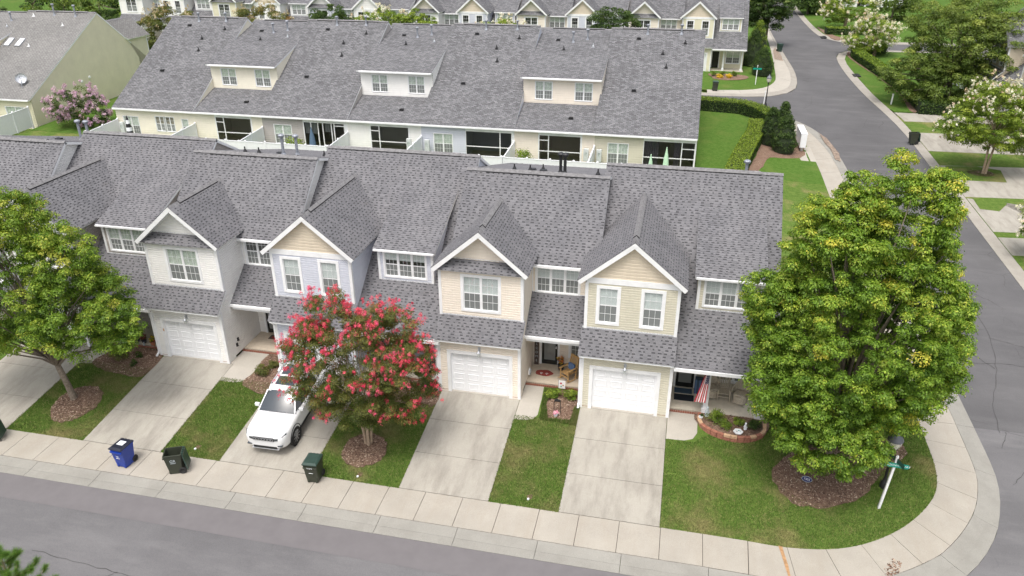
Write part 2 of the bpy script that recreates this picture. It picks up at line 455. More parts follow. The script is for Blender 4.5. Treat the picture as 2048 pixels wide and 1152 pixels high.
# ------------------------------------------------------------------ house builder
def SF(v0, z0, s):   # plane rising towards +v
    c = 1/math.hypot(1, s); return Fr((0, v0, z0), (1, 0, 0), (0, c, s*c), (0, -s*c, c)), 1/c
def SR(v0, z0, s):   # plane rising towards -v
    c = 1/math.hypot(1, s); return Fr((0, v0, z0), (1, 0, 0), (0, -c, s*c), (0, s*c, c)), 1/c
def GL(u0, z0, s):   # gable plane rising towards +u
    c = 1/math.hypot(1, s); return Fr((u0, 0, z0), (0, 1, 0), (c, 0, s*c), (-s*c, 0, c)), 1/c
def GR(u0, z0, s):
    c = 1/math.hypot(1, s); return Fr((u0, 0, z0), (0, 1, 0), (-c, 0, s*c), (s*c, 0, c)), 1/c

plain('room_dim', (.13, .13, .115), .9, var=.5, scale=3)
PC = {}
def cached(key, fn):
    if key not in PC: PC[key] = fn()
    return PC[key]
def place(o, fr, a, b, n=0):
    # local x = A, local y = -N (into the wall), local z = B
    m = Matrix((fr.A, -fr.N, fr.B)).transposed().to_4x4(); m.translation = fr.p(a, b, n); o.matrix_basis = m; return o

def window(parent, fr, a0, b0, a1, b1, cols=2, casing=.13, blind=('blind', .5), near=True, head=.0, grille=True, screen=True, double=True, name='window'):
    """Outer size includes the casing. a/b are wall coordinates; the cavity behind shows blinds, curtains or a near-black sheet painting a dark room."""
    w, h = a1-a0, b1-b0; cs = casing
    fm = MB(); T = 'trim'
    fm.box((0, -.055, 0), (cs, .02, h), T); fm.box((w-cs, -.055, 0), (w, .02, h), T)
    fm.box((cs, -.055, h-cs), (w-cs, .02, h), T); fm.box((cs, -.065, 0), (w-cs, .02, cs*.8), T)
    iw, ih = w-2*cs, h-cs*1.8; z0 = cs*.8; mul = .07
    cw = (iw-mul*(cols-1))/cols
    fm.box((cs, .07, z0), (w-cs, .09, z0+.001), T)
    for c in range(1, cols):
        x = cs+c*cw+(c-1)*mul; fm.box((x, -.02, z0), (x+mul, .03, h-cs), T)
    sf = .026
    for c in range(cols):
        x = cs+c*(cw+mul)
        if double: fm.box((x+sf, -.002, z0+ih/2-.02), (x+cw-sf, .022, z0+ih/2+.022), T)
        for q in ((x, x+sf), (x+cw-sf, x+cw)): fm.box((q[0], .0, z0), (q[1], .02, z0+ih), T)
        for q in ((z0, z0+sf), (z0+ih-sf, z0+ih)): fm.box((x+sf, .0, q[0]), (x+cw-sf, .02, q[1]), T)
    key = ('win', round(w, 3), round(h, 3), cols, round(cs, 3), double)
    me = cached(key, lambda: fm.mesh(name)); o = link(name, me, parent); place(o, fr, a0, b0)
    pw, hh = cw-2*sf, (ih/2-.02-sf) if double else ih-2*sf
    for c in range(cols):
        for r in ((0, 1) if double else (0,)):
            gm = 'glass_screen' if (r == 0 and screen and double) else 'glass'
            def mk():
                m = MB(); m.box((0, 0, 0), (pw, .006, hh), gm); return m.mesh('pane')
            p = link('pane', cached(('pane', round(pw, 3), round(hh, 3), gm), mk), o)
            p.location = (cs+c*(cw+mul)+sf, .010, z0+sf if r == 0 else z0+ih/2+.022)
    if grille:
        def mkg():
            m = MB()
            for c in range(cols):
                x = cs+c*(cw+mul)
                for r in (0, 1):
                    zb = z0+sf if r == 0 else z0+ih/2+.022
                    for k in (1, 2): m.box((x+sf+pw*k/3-.006, .003, zb), (x+sf+pw*k/3+.006, .009, zb+hh), T)
                    m.box((x+sf, .0035, zb+hh/2-.008), (x+cw-sf, .0085, zb+hh/2+.008), T)
            return m.mesh('muntin')
        link('muntin', cached(key+('g',), mkg), o)
    bm_, frac = blind
    def mkb():
        m = MB(); top = h-cs-.01; n = max(3, int(ih*frac/.055))
        if bm_ == 'blind':
            for k in range(n):
                z = top-k*.055
                m.face([(cs+.01, .032, z-.05), (w-cs-.01, .032, z-.05), (w-cs-.01, .045, z), (cs+.01, .045, z)], 'blind')
        elif bm_:
            k = 0; x = cs; R = random.Random(3)
            while x < w-cs-.01:
                x2 = min(w-cs, x+.07); y = .035+.03*(k % 2)
                m.face([(x, y, top-ih*frac), (x2, .10-y, top-ih*frac), (x2, .10-y, top), (x, y, top)], bm_); x = x2; k += 1
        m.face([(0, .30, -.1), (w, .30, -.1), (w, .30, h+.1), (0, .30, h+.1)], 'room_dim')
        return m.mesh('blind')
    link('blind', cached(key+('b', bm_, frac), mkb), o)
    return o

def brick_run(parent, fr, a0, a1, b0, rows=1, L=.2, H=.072, D=.05, n0=0.0):
    def mk():
        m = MB(); m.box((.004, 0, .004), (L-.006, D, H-.004), 'brick_red'); return m.mesh('brick')
    me = cached(('brick', L, H, D), mk)
    for r in range(rows):
        a = a0 + (0 if r % 2 == 0 else -L/2)
        while a < a1-.03:
            w = min(L, a1-a); s0 = max(a, a0)
            if a+w-s0 > .05:
                o = link('brick', me, parent); place(o, fr, s0, b0+r*H, n0); o.scale = ((a+w-s0)/L, 1, 1)
            a += L
def corner_light(parent, u, v, z):
    m = MB(); B = 'black_metal'
    m.box((u-.06, v-.02, z+.10), (u+.06, v, z+.32), 'steel'); m.tube([(u, v-.02, z+.22), (u, v-.12, z+.30), (u, v-.16, z+.24)], .012, 'steel', 6)
    m.lathe([(.0, .22), (.03, .20), (.09, .12), (.10, .10), (.085, .10)], (u, v-.16, z), 'steel', 10)
    m.lathe([(.075, .10), (.055, -.10), (.0, -.12)], (u, v-.16, z), 'glass', 8)
    m.cone((u, v-.16, z-.08), (u, v-.16, z+.04), .022, .022, 'trim', 6)
    return m.build('wall_lamp', parent)
def downspout(parent, u, v, ztop, zbot=.08, out=-1):
    m = MB(); T = 'trim'
    m.bar((u, v-.32, ztop), (u, v-.05, ztop-.30), .085, .065, T); m.bar((u, v-.05, ztop-.28), (u, v-.05, zbot+.12), .085, .065, T, up=(0, 1, 0))
    m.bar((u, v-.05, zbot+.14), (u, v-.30, zbot+.03), .085, .065, T)
    return m.build('downspout', parent)
def vent(parent, u, v, z, kind='flue', mat='galv', h=.8):
    m = MB()
    if kind == 'flue':
        m.cone((u, v, z-.2), (u, v, z+h), .075, .075, mat, 10); m.lathe([(.14, 0), (.17, .1), (.10, .16), (.0, .17)], (u, v, z+h-.05), mat, 12)
        m.lathe([(.18, -.08), (.12, .05), (.08, .14)], (u, v, z), mat, 12)
    elif kind == 'boot':
        m.cone((u, v, z-.1), (u, v, z+.32), .035, .035, mat, 8); m.lathe([(.12, -.05), (.10, .08), (.045, .2)], (u, v, z), mat, 10); m.box((u-.15, v-.15, z-.03), (u+.15, v+.15, z+.01), mat)
    else:
        m.box((u-.16, v-.13, z-.02), (u+.16, v+.13, z+.10), mat); m.box((u-.2, v-.2, z-.03), (u+.2, v+.2, z+.0), mat)
    return m.build({'flue': 'flue_pipe', 'boot': 'vent_pipe', 'box': 'roof_vent'}[kind], parent, smooth=False)

def gable_cap(parent, pts, w=.17, name='ridge_cap', s=.8):
    """overlapping cap shingles down a ridge from pts[0] to pts[1]"""
    a, b = Vector(pts[0]), Vector(pts[1]); d = b-a; L = d.length; d.normalize(); side = d.cross(Vector((0, 0, 1))).normalized()
    m = MB(); n = max(2, int(L/.28)); k = m.mi('ridge_cap')
    for i in range(n):
        p, q = a+d*(L*i/n), a+d*(L*(i+1)/n+.02); e = .022+.006*(i % 2)
        up = Vector((0, 0, 1))
        A = [p+side*w-up*w*s+up*e, p+up*(e+.02), p-side*w-up*w*s+up*e, q+side*w-up*w*s+up*(e-.01), q+up*(e+.01), q-side*w-up*w*s+up*(e-.01)]
        m.face([A[0], A[1], A[4], A[3]], 'ridge_cap'); m.face([A[1], A[2], A[5], A[4]], 'ridge_cap')
    return m.build(name, parent)
def ridge_vent(parent, p0, p1, w=.2, s=.8, slope2=None):
    a, b = Vector(p0), Vector(p1); d = (b-a).normalized(); side = d.cross(Vector((0, 0, 1))).normalized(); up = Vector((0, 0, 1)); m = MB()
    s2 = s if slope2 is None else slope2; L = (b-a).length; n = max(1, int(L/.3))
    for sg, sl in ((1, s), (-1, s2)):
        o = side*sg
        for i in range(n):
            p, q = a+(b-a)*(i/n), a+(b-a)*((i+1)/n-.004/L)
            e = .075+.004*(i % 2)
            m.face([p+up*e, q+up*e, q+o*w-up*w*sl+up*e, p+o*w-up*w*sl+up*e], 'ridge_cap')
        m.face([a+o*w-up*w*sl+up*.07, b+o*w-up*w*sl+up*.07, b+o*w-up*w*sl+up*.01, a+o*w-up*w*sl+up*.01], 'black_metal')
        for p in (a, b):
            m.face([p+up*.075, p+o*w-up*w*sl+up*.07, p+o*w-up*w*sl+up*.01, p+up*.01], 'black_metal')
    return m.build('ridge_vent', parent)

def garage(h, a0, a1, top, c, v=0.0, near=True, panels=True):
    """casing outer a0..a1, top; door recessed"""
    m = MB(); T = 'trim'; cw = .15
    m.box((a0, v-.055, 0), (a0+cw, v+.12, top), T); m.box((a1-cw, v-.055, 0), (a1, v+.12, top), T)
    m.box((a0+cw, v-.055, top-cw*1.1), (a1-cw, v+.12, top), T); m.build('door_frame', h)
    d = MB(); x0, x1, z1 = a0+cw, a1-cw, top-cw*1.1; d.box((x0, v+.10, .02), (x1, v+.14, z1), 'door_white')
    for k in (1, 2, 3):
        z = .02+(z1-.02)*k/4; d.box((x0, v+.095, z-.006), (x1, v+.10, z+.0), 'joint' if False else 'trim')
    o = d.build('garage_door', h)
    if panels:
        pw, ph = (x1-x0)/4, (z1-.02)/4
        def mk():
            m = MB(); W_, H_ = pw-.17, ph-.17
            ou = [(0, 0), (W_, 0), (W_, H_), (0, H_)]; i1 = [(.03, .03), (W_-.03, .03), (W_-.03, H_-.03), (.03, H_-.03)]; i2 = [(.06, .06), (W_-.06, .06), (W_-.06, H_-.06), (.06, H_-.06)]
            for i in range(4):
                j = (i+1) % 4
                m.face([(ou[i][0], 0, ou[i][1]), (ou[j][0], 0, ou[j][1]), (i1[j][0], -.018, i1[j][1]), (i1[i][0], -.018, i1[i][1])], 'door_white')
                m.face([(i1[i][0], -.018, i1[i][1]), (i1[j][0], -.018, i1[j][1]), (i2[j][0], -.006, i2[j][1]), (i2[i][0], -.006, i2[i][1])], 'door_white')
            m.face([(p[0], -.006, p[1]) for p in i2], 'door_white'); return m.mesh('panel')
        me = cached(('gp', round(pw, 3), round(ph, 3)), mk)
        for r in range(4):
            for q in range(4):
                p = link('panel', me, o); p.location = (x0+q*pw+.085, v+.099, .02+r*ph+.085)

def trims(h, items):
    for a, b in items:
        m = MB(); m.box(a, b, 'trim'); m.build('corner_trim', h)

def rear_side(h, Wd, typ, zr, m_side, ridge_v, ridge_z, rs, fs, fv, fz, detail, right=True, left=True):
    pass

def house(typ, x0, y0, z0, c_main, c_gable=None, detail=2, rot=0.0, label=None, cat='house', group=None, sx=1.0,
          ridgeB=9.0, backc=None, name='townhouse', right_wall=True, left_wall=True, rear=None, front=True, door='door_black',
          wins=('blind', .5), wins2=('curtain', .5), side_mat=None, roofmat=None, trimband=True, vents=(), blind_side=None):
    h = empty(name, (x0, y0, z0), rot, (sx, 1, 1), label, cat, group)
    near = detail == 2; D = near; c_gable = c_gable or c_main; rm = roofmat or ('shingle' if near else 'shingle_far')
    cs = .115 if near else .19
    sm = side_mat or c_main; bk = backc or c_main
    rd = lambda polys, th=.14: roof(h, polys, 2 if near else 1, th, rm)
    if typ == 'A': Wd, gw, uf, tipl, tipr, tipz, apex, ov = 6.6, 3.76, .6, -.28, 4.05, 6.05, 7.90, .35
    else: Wd, gw, uf, tipl, tipr, tipz, apex, ov = 8.0, 3.87, .5, -.37, 4.17, 6.13, 8.02, .22
    mid = (tipl+tipr)/2; gs = (apex-tipz)/(mid-tipl)
    if typ == 'A': rv, rz, fs, fe_v = 5.8, 8.9, .915, 2.5
    else: rv, rz, fs, fe_v = 7.6, ridgeB, .8*(ridgeB/9.0), -.25
    mainz = lambda v: rz-fs*(rv-v)
    vz = lambda z: rv-(rz-z)/fs
    RE = 19.1; REz = 2.75
    # ---- walls of the front
    if front:
        w = MB()
        ca0, ca1, ct = (.40, 3.43, 2.25) if typ == 'A' else (.35, 3.41, 2.26)
        wall(w, FRONT(0), (0, 0.0, gw, 2.86), [(ca0+.01, -.1, ca1-.01, ct-.01)], c_main, True, cs)
        w.build('garage_wall', h)
        garage(h, ca0, ca1, ct, c_main, panels=near)
        if near:
            brick_run(h, FRONT(0), 0.02, ca0, .0, 1, n0=.03, H=.10); brick_run(h, FRONT(0), ca1, gw, .0, 1, n0=.03, H=.10)
            corner_light(h, (ca0+ca1)/2, -.03, 2.22)
        w = MB(); ut = 5.98 if typ == 'A' else 6.0
        wl_ = [(.97, 3.98, 2.80, 5.80)] if typ == 'A' else [(.44, 4.06, 1.46, 5.90), (2.30, 4.06, 3.32, 5.90)]
        wall(w, FRONT(uf), (0, 3.5, gw, ut), [(a+.03, b+.03, c_+-.03, d-.03) for a, b, c_, d in wl_], c_main, True, cs)
        w.build('upper_wall', h)
        for i, (a, b, c_, d) in enumerate(wl_):
            window(h, FRONT(uf), a, b, c_, d, 2 if typ == 'A' else 1, blind=wins2, near=near, grille=True)
        # gable triangle
        w = MB(); tv = .82 if typ == 'A' else uf; tb = 6.38 if typ == 'A' else 6.22
        hw = (apex-.16-tb)/gs; siding(w, FRONT(tv), [(mid-hw, tb), (mid+hw, tb), (mid, apex-.16)], c_gable, cs*1.25, True)
        if typ == 'A' or near: pass
        w.build('gable_wall', h)
        tr = MB()
        if typ == 'A':
            f, k = SF(ov, 5.99, (6.43-5.99)/(.82-ov+.02)); L = (.84-ov)*k
            rd([(f, [(-.12, 0), (gw+.14, 0), (gw-.35, L), (.35, L)])], .05)
            fl = MB(); fl.box((.6, .79, 6.40), (gw-.55, .815, 6.45), 'flash'); fl.build('flashing', h)
        else:
            tr.box((.0, uf-.055, 5.99), (gw, uf, 6.24), 'trim'); tr.build('frieze_board', h)
        # pent roof above the garage
        pv0, pz0, pz1, pa, pb = (-.35, 2.88, 3.72, -.08, gw+.12) if typ == 'A' else (-.40, 2.90, 3.83, -.15, gw+.08)
        f, k = SF(pv0, pz0, (pz1-pz0)/(uf-pv0)); rd([(f, [(pa, 0), (pb, 0), (pb, (uf-pv0)*k), (pa, (uf-pv0)*k)])], .10)
        fl = MB(); fl.box((pa+.05, uf-.035, pz1-.03), (pb-.05, uf-.0, pz1+.05), 'flash'); fl.build('flashing', h)
        sf_ = MB(); sf_.box((pa+.05, pv0+.02, pz0-.10), (pb-.05, 0, pz0-.07), 'trim'); sf_.build('soffit', h)
        # gable roof
        ve, vr = vz(tipz)+.12, vz(apex)+.12
        L1 = (mid-tipl)*math.hypot(1, gs); f1, _ = GL(tipl, tipz, gs); f2, _ = GR(tipr, tipz, gs)
        polys = [(f1, [(ov-.05 if typ == 'A' else ov, 0), (ve, 0), (vr, L1), (ov-.05 if typ == 'A' else ov, L1)])]
        polys.append((f2, [(p[0]+(.006 if p[0] < 1 else 0), p[1]) for p in polys[0][1]]))
        rd(polys, .19)
        gv0 = ov-.03
        gable_cap(h, ((mid, gv0+.08, apex-.005), (mid, vr-.05, apex+.01)), .15, s=gs)
        if near: ridge_vent(h, (mid, gv0+.75, apex+.01), (mid, vr-.55, apex+.01), .13, gs)
        # side walls of the projecting part
        sw = sm
        for sd, fr in ((1, RIGHT(gw)), (-1, LEFT(0))):
            w = MB()
            if typ == 'A':
                siding(w, fr, [(0, 0), (uf, 0), (uf, 3.68), (0, 2.86)], sw, cs, True)
                siding(w, fr, [(uf, 0.1), (2.65, .1), (2.65, 6.06), (uf, 6.06)], sw, cs, True)
                siding(w, fr, [(2.65, .1), (3.1, .1), (3.1, 3.6), (2.65, 4.2)], sw, cs, True)
            else:
                siding(w, fr, [(0, 0), (uf, 0), (uf, 3.68), (0, 2.86)], sw, cs, True)
                siding(w, fr, [(uf, .1), (2.45, .1), (2.45, 6.1), (uf, 6.1)], sw, cs, True)
                siding(w, fr, [(2.45, 4.0), (vz(6.1), 6.1), (2.45, 6.1)], sw, cs, True)
            w.build('side_wall', h)
        cz = 2.86
        it = [((-.045, -.05, 0), (.09, .0, cz)), ((gw-.09, -.05, 0), (gw+.045, .09, cz-.02)), ((-.045, uf-.05, 3.7), (.09, uf+.09, 5.99)), ((gw-.09, uf-.05, 3.7), (gw+.045, uf+.09, 5.99))]
        if near: downspout(h, -.06, 0.0, 2.85)
        # ---- recess / porch
        pf = 1.25 if typ == 'A' else .5; dw = 3.1 if typ == 'A' else 2.45
        p = MB(); p.box((gw, pf, -.05), (Wd, dw, .10), 'porch_slab' if typ == 'B' else 'porch_floor'); p.box((gw, pf-.02, -.3), (Wd, pf, .02), 'brick_red')
        if near and typ == 'A':
            for k in range(8): p.box((gw+.02, pf+.1+k*.22, .1005), (Wd-.02, pf+.104+k*.22, .102), 'porch_slab')
        p.build('porch', h)
        if near:
            brick_run(h, FRONT(pf-.02), gw+.03, Wd, -.09, 1, L=.2, H=.10, n0=.02, D=.04); brick_run(h, FRONT(pf-.02), gw+.03, Wd, .012, 1, L=.1, H=.092, n0=.03, D=.16)
        # porch back wall with door and window
        w = MB(); dx0, dx1 = (gw+.35, gw+1.33) if typ == 'A' else (gw+.15, gw+1.17)
        wx = (gw+1.75, gw+2.6) if typ == 'A' else (gw+1.85, gw+3.75)
        wall(w, FRONT(dw), (gw, .1, Wd, 2.9), [(dx0, 0, dx1, 2.25), (wx[0]+.03, .63, wx[1]-.03, 2.17)], c_main, near, cs); w.build('porch_wall', h)
        dm = MB(); dm.box((dx0, dw-.05, .1), (dx0+.1, dw+.05, 2.25), 'trim'); dm.box((dx1-.1, dw-.05, .1), (dx1, dw+.05, 2.25), 'trim'); dm.box((dx0+.1, dw-.05, 2.12), (dx1-.1, dw+.05, 2.25), 'trim')
        dm.box((dx0+.1, dw+.0, .1), (dx1-.1, dw+.045, 2.12), door); o = dm.build('front_door', h)
        if near:
            dm = MB(); dm.box((dx1-.2, dw-.05, 1.02), (dx1-.16, dw-.0, 1.14), 'steel'); dm.build('handle', o)
            dm = MB(); dm.box((dx0+.22, dw-.012, .35), (dx1-.22, dw-.001, 1.95), 'glass_screen'); dm.build('pane', o)
        window(h, FRONT(dw), wx[0], .6, wx[1], 2.2, 1 if typ == 'A' else 2, blind=wins, near=near)
        # fascia beam, soffit, columns
        m = MB()
        if typ == 'A':
            f, k = SF(.9, 2.84, (4.25-2.84)/(2.65-.9)); rd([(f, [(gw-.0, 0), (Wd+.1, 0), (Wd+.1, 1.75*k), (gw-.0, 1.75*k)])], .12)
            m.box((gw+.08, .93, 2.56), (Wd, 1.05, 2.78), 'trim'); m.face([(gw, 1.05, 2.6), (Wd, 1.05, 2.6), (Wd, dw, 2.6), (gw, dw, 2.6)], 'trim')
            m.box((gw+.02, .80, 2.74), (Wd-.02, .93, 2.86), 'trim')
            m.build('porch_beam', h)
            fl = MB(); fl.box((gw+.02, 2.60, 4.20), (Wd, 2.645, 4.27), 'flash'); fl.build('flashing', h)
            w = MB(); wx3 = (gw+.16, 4.2, gw+2.26, 5.74)
            wall(w, FRONT(2.65), (gw, 4.0, Wd, 5.86), [(wx3[0]+.03, wx3[1]+.03, wx3[2]-.03, wx3[3]-.03)], c_main, True, cs); w.build('upper_wall', h)
            window(h, FRONT(2.65), *wx3, 3, casing=.1, blind=wins, near=near)
            it.append(((gw+.0, 2.60, 4.2), (gw+.07, 2.65, 5.86)))
        else:
            m.box((gw+.05, -.18, 2.50), (Wd, -.02, 2.72), 'trim'); m.box((gw+.05, .58, 2.36), (Wd, .74, 2.6), 'trim'); m.face([(gw, -.1, 2.58), (Wd, -.1, 2.58), (Wd, dw, 2.58), (gw, dw, 2.58)], 'trim')
            m.box((gw+.05, -.33, 2.60), (Wd+.1, -.21, 2.74), 'trim'); m.build('porch_beam', h)
            for cu in (gw+1.58, Wd-.3):
                m = MB(); m.box((cu-.1, .58, .1), (cu+.1, .78, 2.4), 'trim'); m.box((cu-.15, .53, .1), (cu+.15, .83, .32), 'trim'); m.box((cu-.13, .55, 2.25), (cu+.13, .81, 2.37), 'trim'); m.build('column', h)
        trims(h, it)
    # ---- main roof
    RT = .22 if typ == 'A' else .12
    LT = .05
    polys = []
    if typ == 'A':
        f, k = SF(fe_v-.15, mainz(fe_v-.15), fs); L = (rv-fe_v+.15)*k
        polys.append((f, [(-LT, 0), (Wd+RT, 0), (Wd+RT, L), (-LT, L)]))
        gf = MB(); gf.box((gw+.05, fe_v-.27, mainz(fe_v-.15)-.12), (Wd+.1, fe_v-.16, mainz(fe_v-.15)-.01), 'trim'); gf.build('gutter', h)
        be_v, be_z = 15.5, rz-.275*(15.5-rv)
        f, k = SR(be_v, be_z, .275); L = (be_v-rv)*k; polys.append((f, [(-LT, 0), (Wd+RT, 0), (Wd+RT, L), (-LT, L)]))
        bs = .275
    else:
        f, k = SF(-.25, mainz(-.25), fs); L = (rv+.25)*k; b3 = (3.2+.25)*k
        polys.append((f, [(gw+.03, 0), (Wd+RT, 0), (Wd+RT, L), (gw+.03, L)])); polys.append((f, [(-LT, b3), (gw+.03, b3), (gw+.03, L), (-LT, L)]))
        bs = (rz-REz)/(RE-rv); f, k = SR(RE, REz, bs); L = (RE-rv)*k; polys.append((f, [(-LT, 0), (Wd+RT, 0), (Wd+RT, L), (-LT, L)]))
    if near:
        rd(polys[:-1]); roof(h, polys[-1:], 2 if typ == 'A' else 1, .14, 'shingle_far' if typ == 'B' else 'shingle')
    else: rd(polys)
    gable_cap(h, ((-LT, rv, rz+.005), (Wd+RT, rv, rz+.005)), .15, s=.45)
    ridge_vent(h, (.9, rv, rz+.0), (Wd-.9, rv, rz+.0), .15, fs, bs)
    # ---- dormer of the wide type (front)
    if typ == 'B' and front:
        d0, d1 = 4.65, 7.25; dv = 1.95
        w = MB(); dwn = (4.86, 4.62, 6.98, 5.96)
        wall(w, FRONT(dv), (d0, mainz(dv)-.05, d1, 6.1), [(dwn[0]+.03, dwn[1]+.03, dwn[2]-.03, dwn[3]-.03)], c_main, True, cs)
        zt = 6.13; sl = .385; vi = (rz-fs*rv-(zt-sl*dv))/(sl-fs)
        for fr in (LEFT(d0), RIGHT(d1)): siding(w, fr, [(dv, mainz(dv)), (vi, mainz(vi)), (dv, zt)], c_main, cs, True)
        w.build('dormer_wall', h); window(h, FRONT(dv), *dwn, 3, casing=.09, blind=wins, near=near)
        f, k = SF(dv-.2, zt+.02-.2*sl, sl); L = (vi-dv+.25)*k
        rd([(f, [(d0-.2, 0), (d1+.18, 0), (d1+.18, L), (d0-.2, L)])], .12)
        trims(h, [((d0-.045, dv-.05, mainz(dv)), (d0+.07, dv+.07, 6.08)), ((d1-.07, dv-.05, mainz(dv)), (d1+.045, dv+.07, 6.08))])
        gf = MB(); gf.box((d0-.15, dv-.30, 6.0), (d1+.15, dv-.2, 6.08), 'trim'); gf.build('gutter', h)
        fl = MB(); fl.box((d0-.05, dv-.04, mainz(dv)-.04), (d1+.05, dv-.03, mainz(dv)+.05), 'flash'); fl.build('flashing', h)
    # ---- back
    bw = RE-.3
    if typ == 'A':
        dfv = be_v-.4; dz0 = REz+.33*(RE-dfv)
        f, k = SR(RE, REz, .33); rd([(f, [(-.02, 0), (Wd+.02, 0), (Wd+.02, (RE-dfv)*k), (-.02, (RE-dfv)*k)])], .12)
        w = MB(); wh = [(.72, dz0+.28, 2.25, dz0+1.82), (4.1, dz0+.28, 5.62, dz0+1.82)]
        wh = [(a, b, c_, min(d, be_z-.15)) for a, b, c_, d in wh]
        wall(w, REAR(dfv), (.0, dz0, Wd, be_z+.0), [(a+.03, b+.03, c_-.03, d-.03) for a, b, c_, d in wh], bk, True, cs); w.build('dormer_wall', h)
        for a, b, c_, d in wh: window(h, Fr((Wd, dfv, 0), (-1, 0, 0), (0, 0, 1), (0, 1, 0)), Wd-c_, b, Wd-a, d, 2, casing=.06, blind=wins2, near=near, grille=True)
        gf = MB(); gf.box((.0, be_v-.02, be_z-.14), (Wd, be_v+.09, be_z-.03), 'trim'); gf.build('gutter', h)
    gf = MB(); gf.box((0, RE+.01, REz-.14), (Wd, RE+.12, REz-.02), 'trim'); gf.build('gutter', h)
    w = MB(); rear = rear or {}
    holes = rear.get('holes', [])
    wall(w, REAR(bw), (0, -.2, Wd, REz-.02), holes, bk, bool(holes) or not near, cs); w.build('rear_wall', h)
    RF = Fr((Wd, bw, 0), (-1, 0, 0), (0, 0, 1), (0, 1, 0))
    for (a, b, c_, d, k, bl) in rear.get('wins', []): window(h, RF, Wd-c_, b, Wd-a, d, k, casing=.06, blind=bl, near=near)
    if 'porch' in rear:
        a, b, c_, d, spec = rear['porch']         # opening a..c, wall panel white round it
        fr_ = MB(); wa, wc = spec['white']
        Zt = REz-.03
        fr_.box((wa, bw+.0, d), (wc, bw+.04, Zt), 'trim'); fr_.box((wa, bw, b-.9), (a, bw+.04, d), 'trim') if a > wa+.02 else None
        if wc > c_+.02: fr_.box((c_, bw, b-.9), (wc, bw+.04, d), 'trim')
        for x in spec['posts']: fr_.box((x-.04, bw, b-.3), (x+.04, bw+.05, d), 'trim')
        for z, xa, xb in spec['rails']: fr_.box((xa, bw, z-.035), (xb, bw+.045, z+.035), 'trim')
        fr_.build('screen_frame', h)
        sc_ = MB(); sc_.face([(a, bw+.01, b-.3), (c_, bw+.01, b-.3), (c_, bw+.01, d), (a, bw+.01, d)], 'screen'); sc_.build('screen_panel', h)
        rm_ = MB(); k = bk
        rm_.face([(wa, bw-2.4, -.1), (wc, bw-2.4, -.1), (wc, bw-2.4, d+.1), (wa, bw-2.4, d+.1)], k); rm_.face([(wa, bw-2.4, 0), (wa, bw, 0), (wa, bw, d+.1), (wa, bw-2.4, d+.1)], k)
        rm_.face([(wc, bw-2.4, 0), (wc, bw, 0), (wc, bw, d+.1), (wc, bw-2.4, d+.1)], k); rm_.face([(wa, bw-2.4, 0), (wc, bw-2.4, 0), (wc, bw, 0), (wa, bw, 0)], 'porch_slab'); rm_.face([(wa, bw-2.4, d+.1), (wc, bw-2.4, d+.1), (wc, bw, d+.1), (wa, bw, d+.1)], 'trim')
        rm_.build('porch_room', h)
        for t in spec.get('drapes', []):
            dm = MB(); x = t[0]; k = 0
            while x < t[1]:
                x2 = min(t[1], x+.09); y = bw-.10-.05*(k % 2); y2 = bw-.10-.05*((k+1) % 2)
                dm.face([(x, y, t[3]), (x2, y2, t[3]), (x2, y2, t[4]), (x, y, t[4])], t[2]); x = x2; k += 1
            dm.build('curtain', h)
    # ---- side walls
    for ok, fr in ((right_wall, RIGHT(Wd)), (left_wall, LEFT(0))):
        if not ok: continue
        w = MB()
        dt = ok == 'full'; 
        v0 = fe_v+.15 if typ == 'A' else .0
        if typ == 'A':
            siding(w, fr, [(v0, 0), (rv, 0), (rv, rz-.1), (v0, mainz(v0)-.1)], sm, cs, True)
            siding(w, fr, [(rv, 0), (dfv, 0), (dfv, be_z-.0), (rv, rz-.1)], sm, cs, True)
            siding(w, fr, [(dfv, 0), (bw, 0), (bw, REz-.05), (dfv, dz0-.05)], sm, cs, dt)
        else:
            q = [(max(-.0, .3), 0), (rv, 0), (rv, rz-.1), (.3, mainz(.3)-.1)]
            if fr.N[0] > 0: q = [(dw if front else .3, 0), (rv, 0), (rv, rz-.1), (dw if front else .3, mainz(dw if front else .3)-.1)]; 
            siding(w, fr, q, sm, cs, True)
            if fr.N[0] > 0 and front: siding(w, fr, [(-.1, 2.5), (dw, 2.5), (dw, mainz(dw)-.1), (-.1, mainz(-.1)-.05)], sm, cs, True)
            siding(w, fr, [(rv, 0), (bw, 0), (bw, REz), (rv, rz-.1)], sm, cs, True)
        w.build('end_wall', h)
    for v_ in vents: vent(h, *v_)
    return h
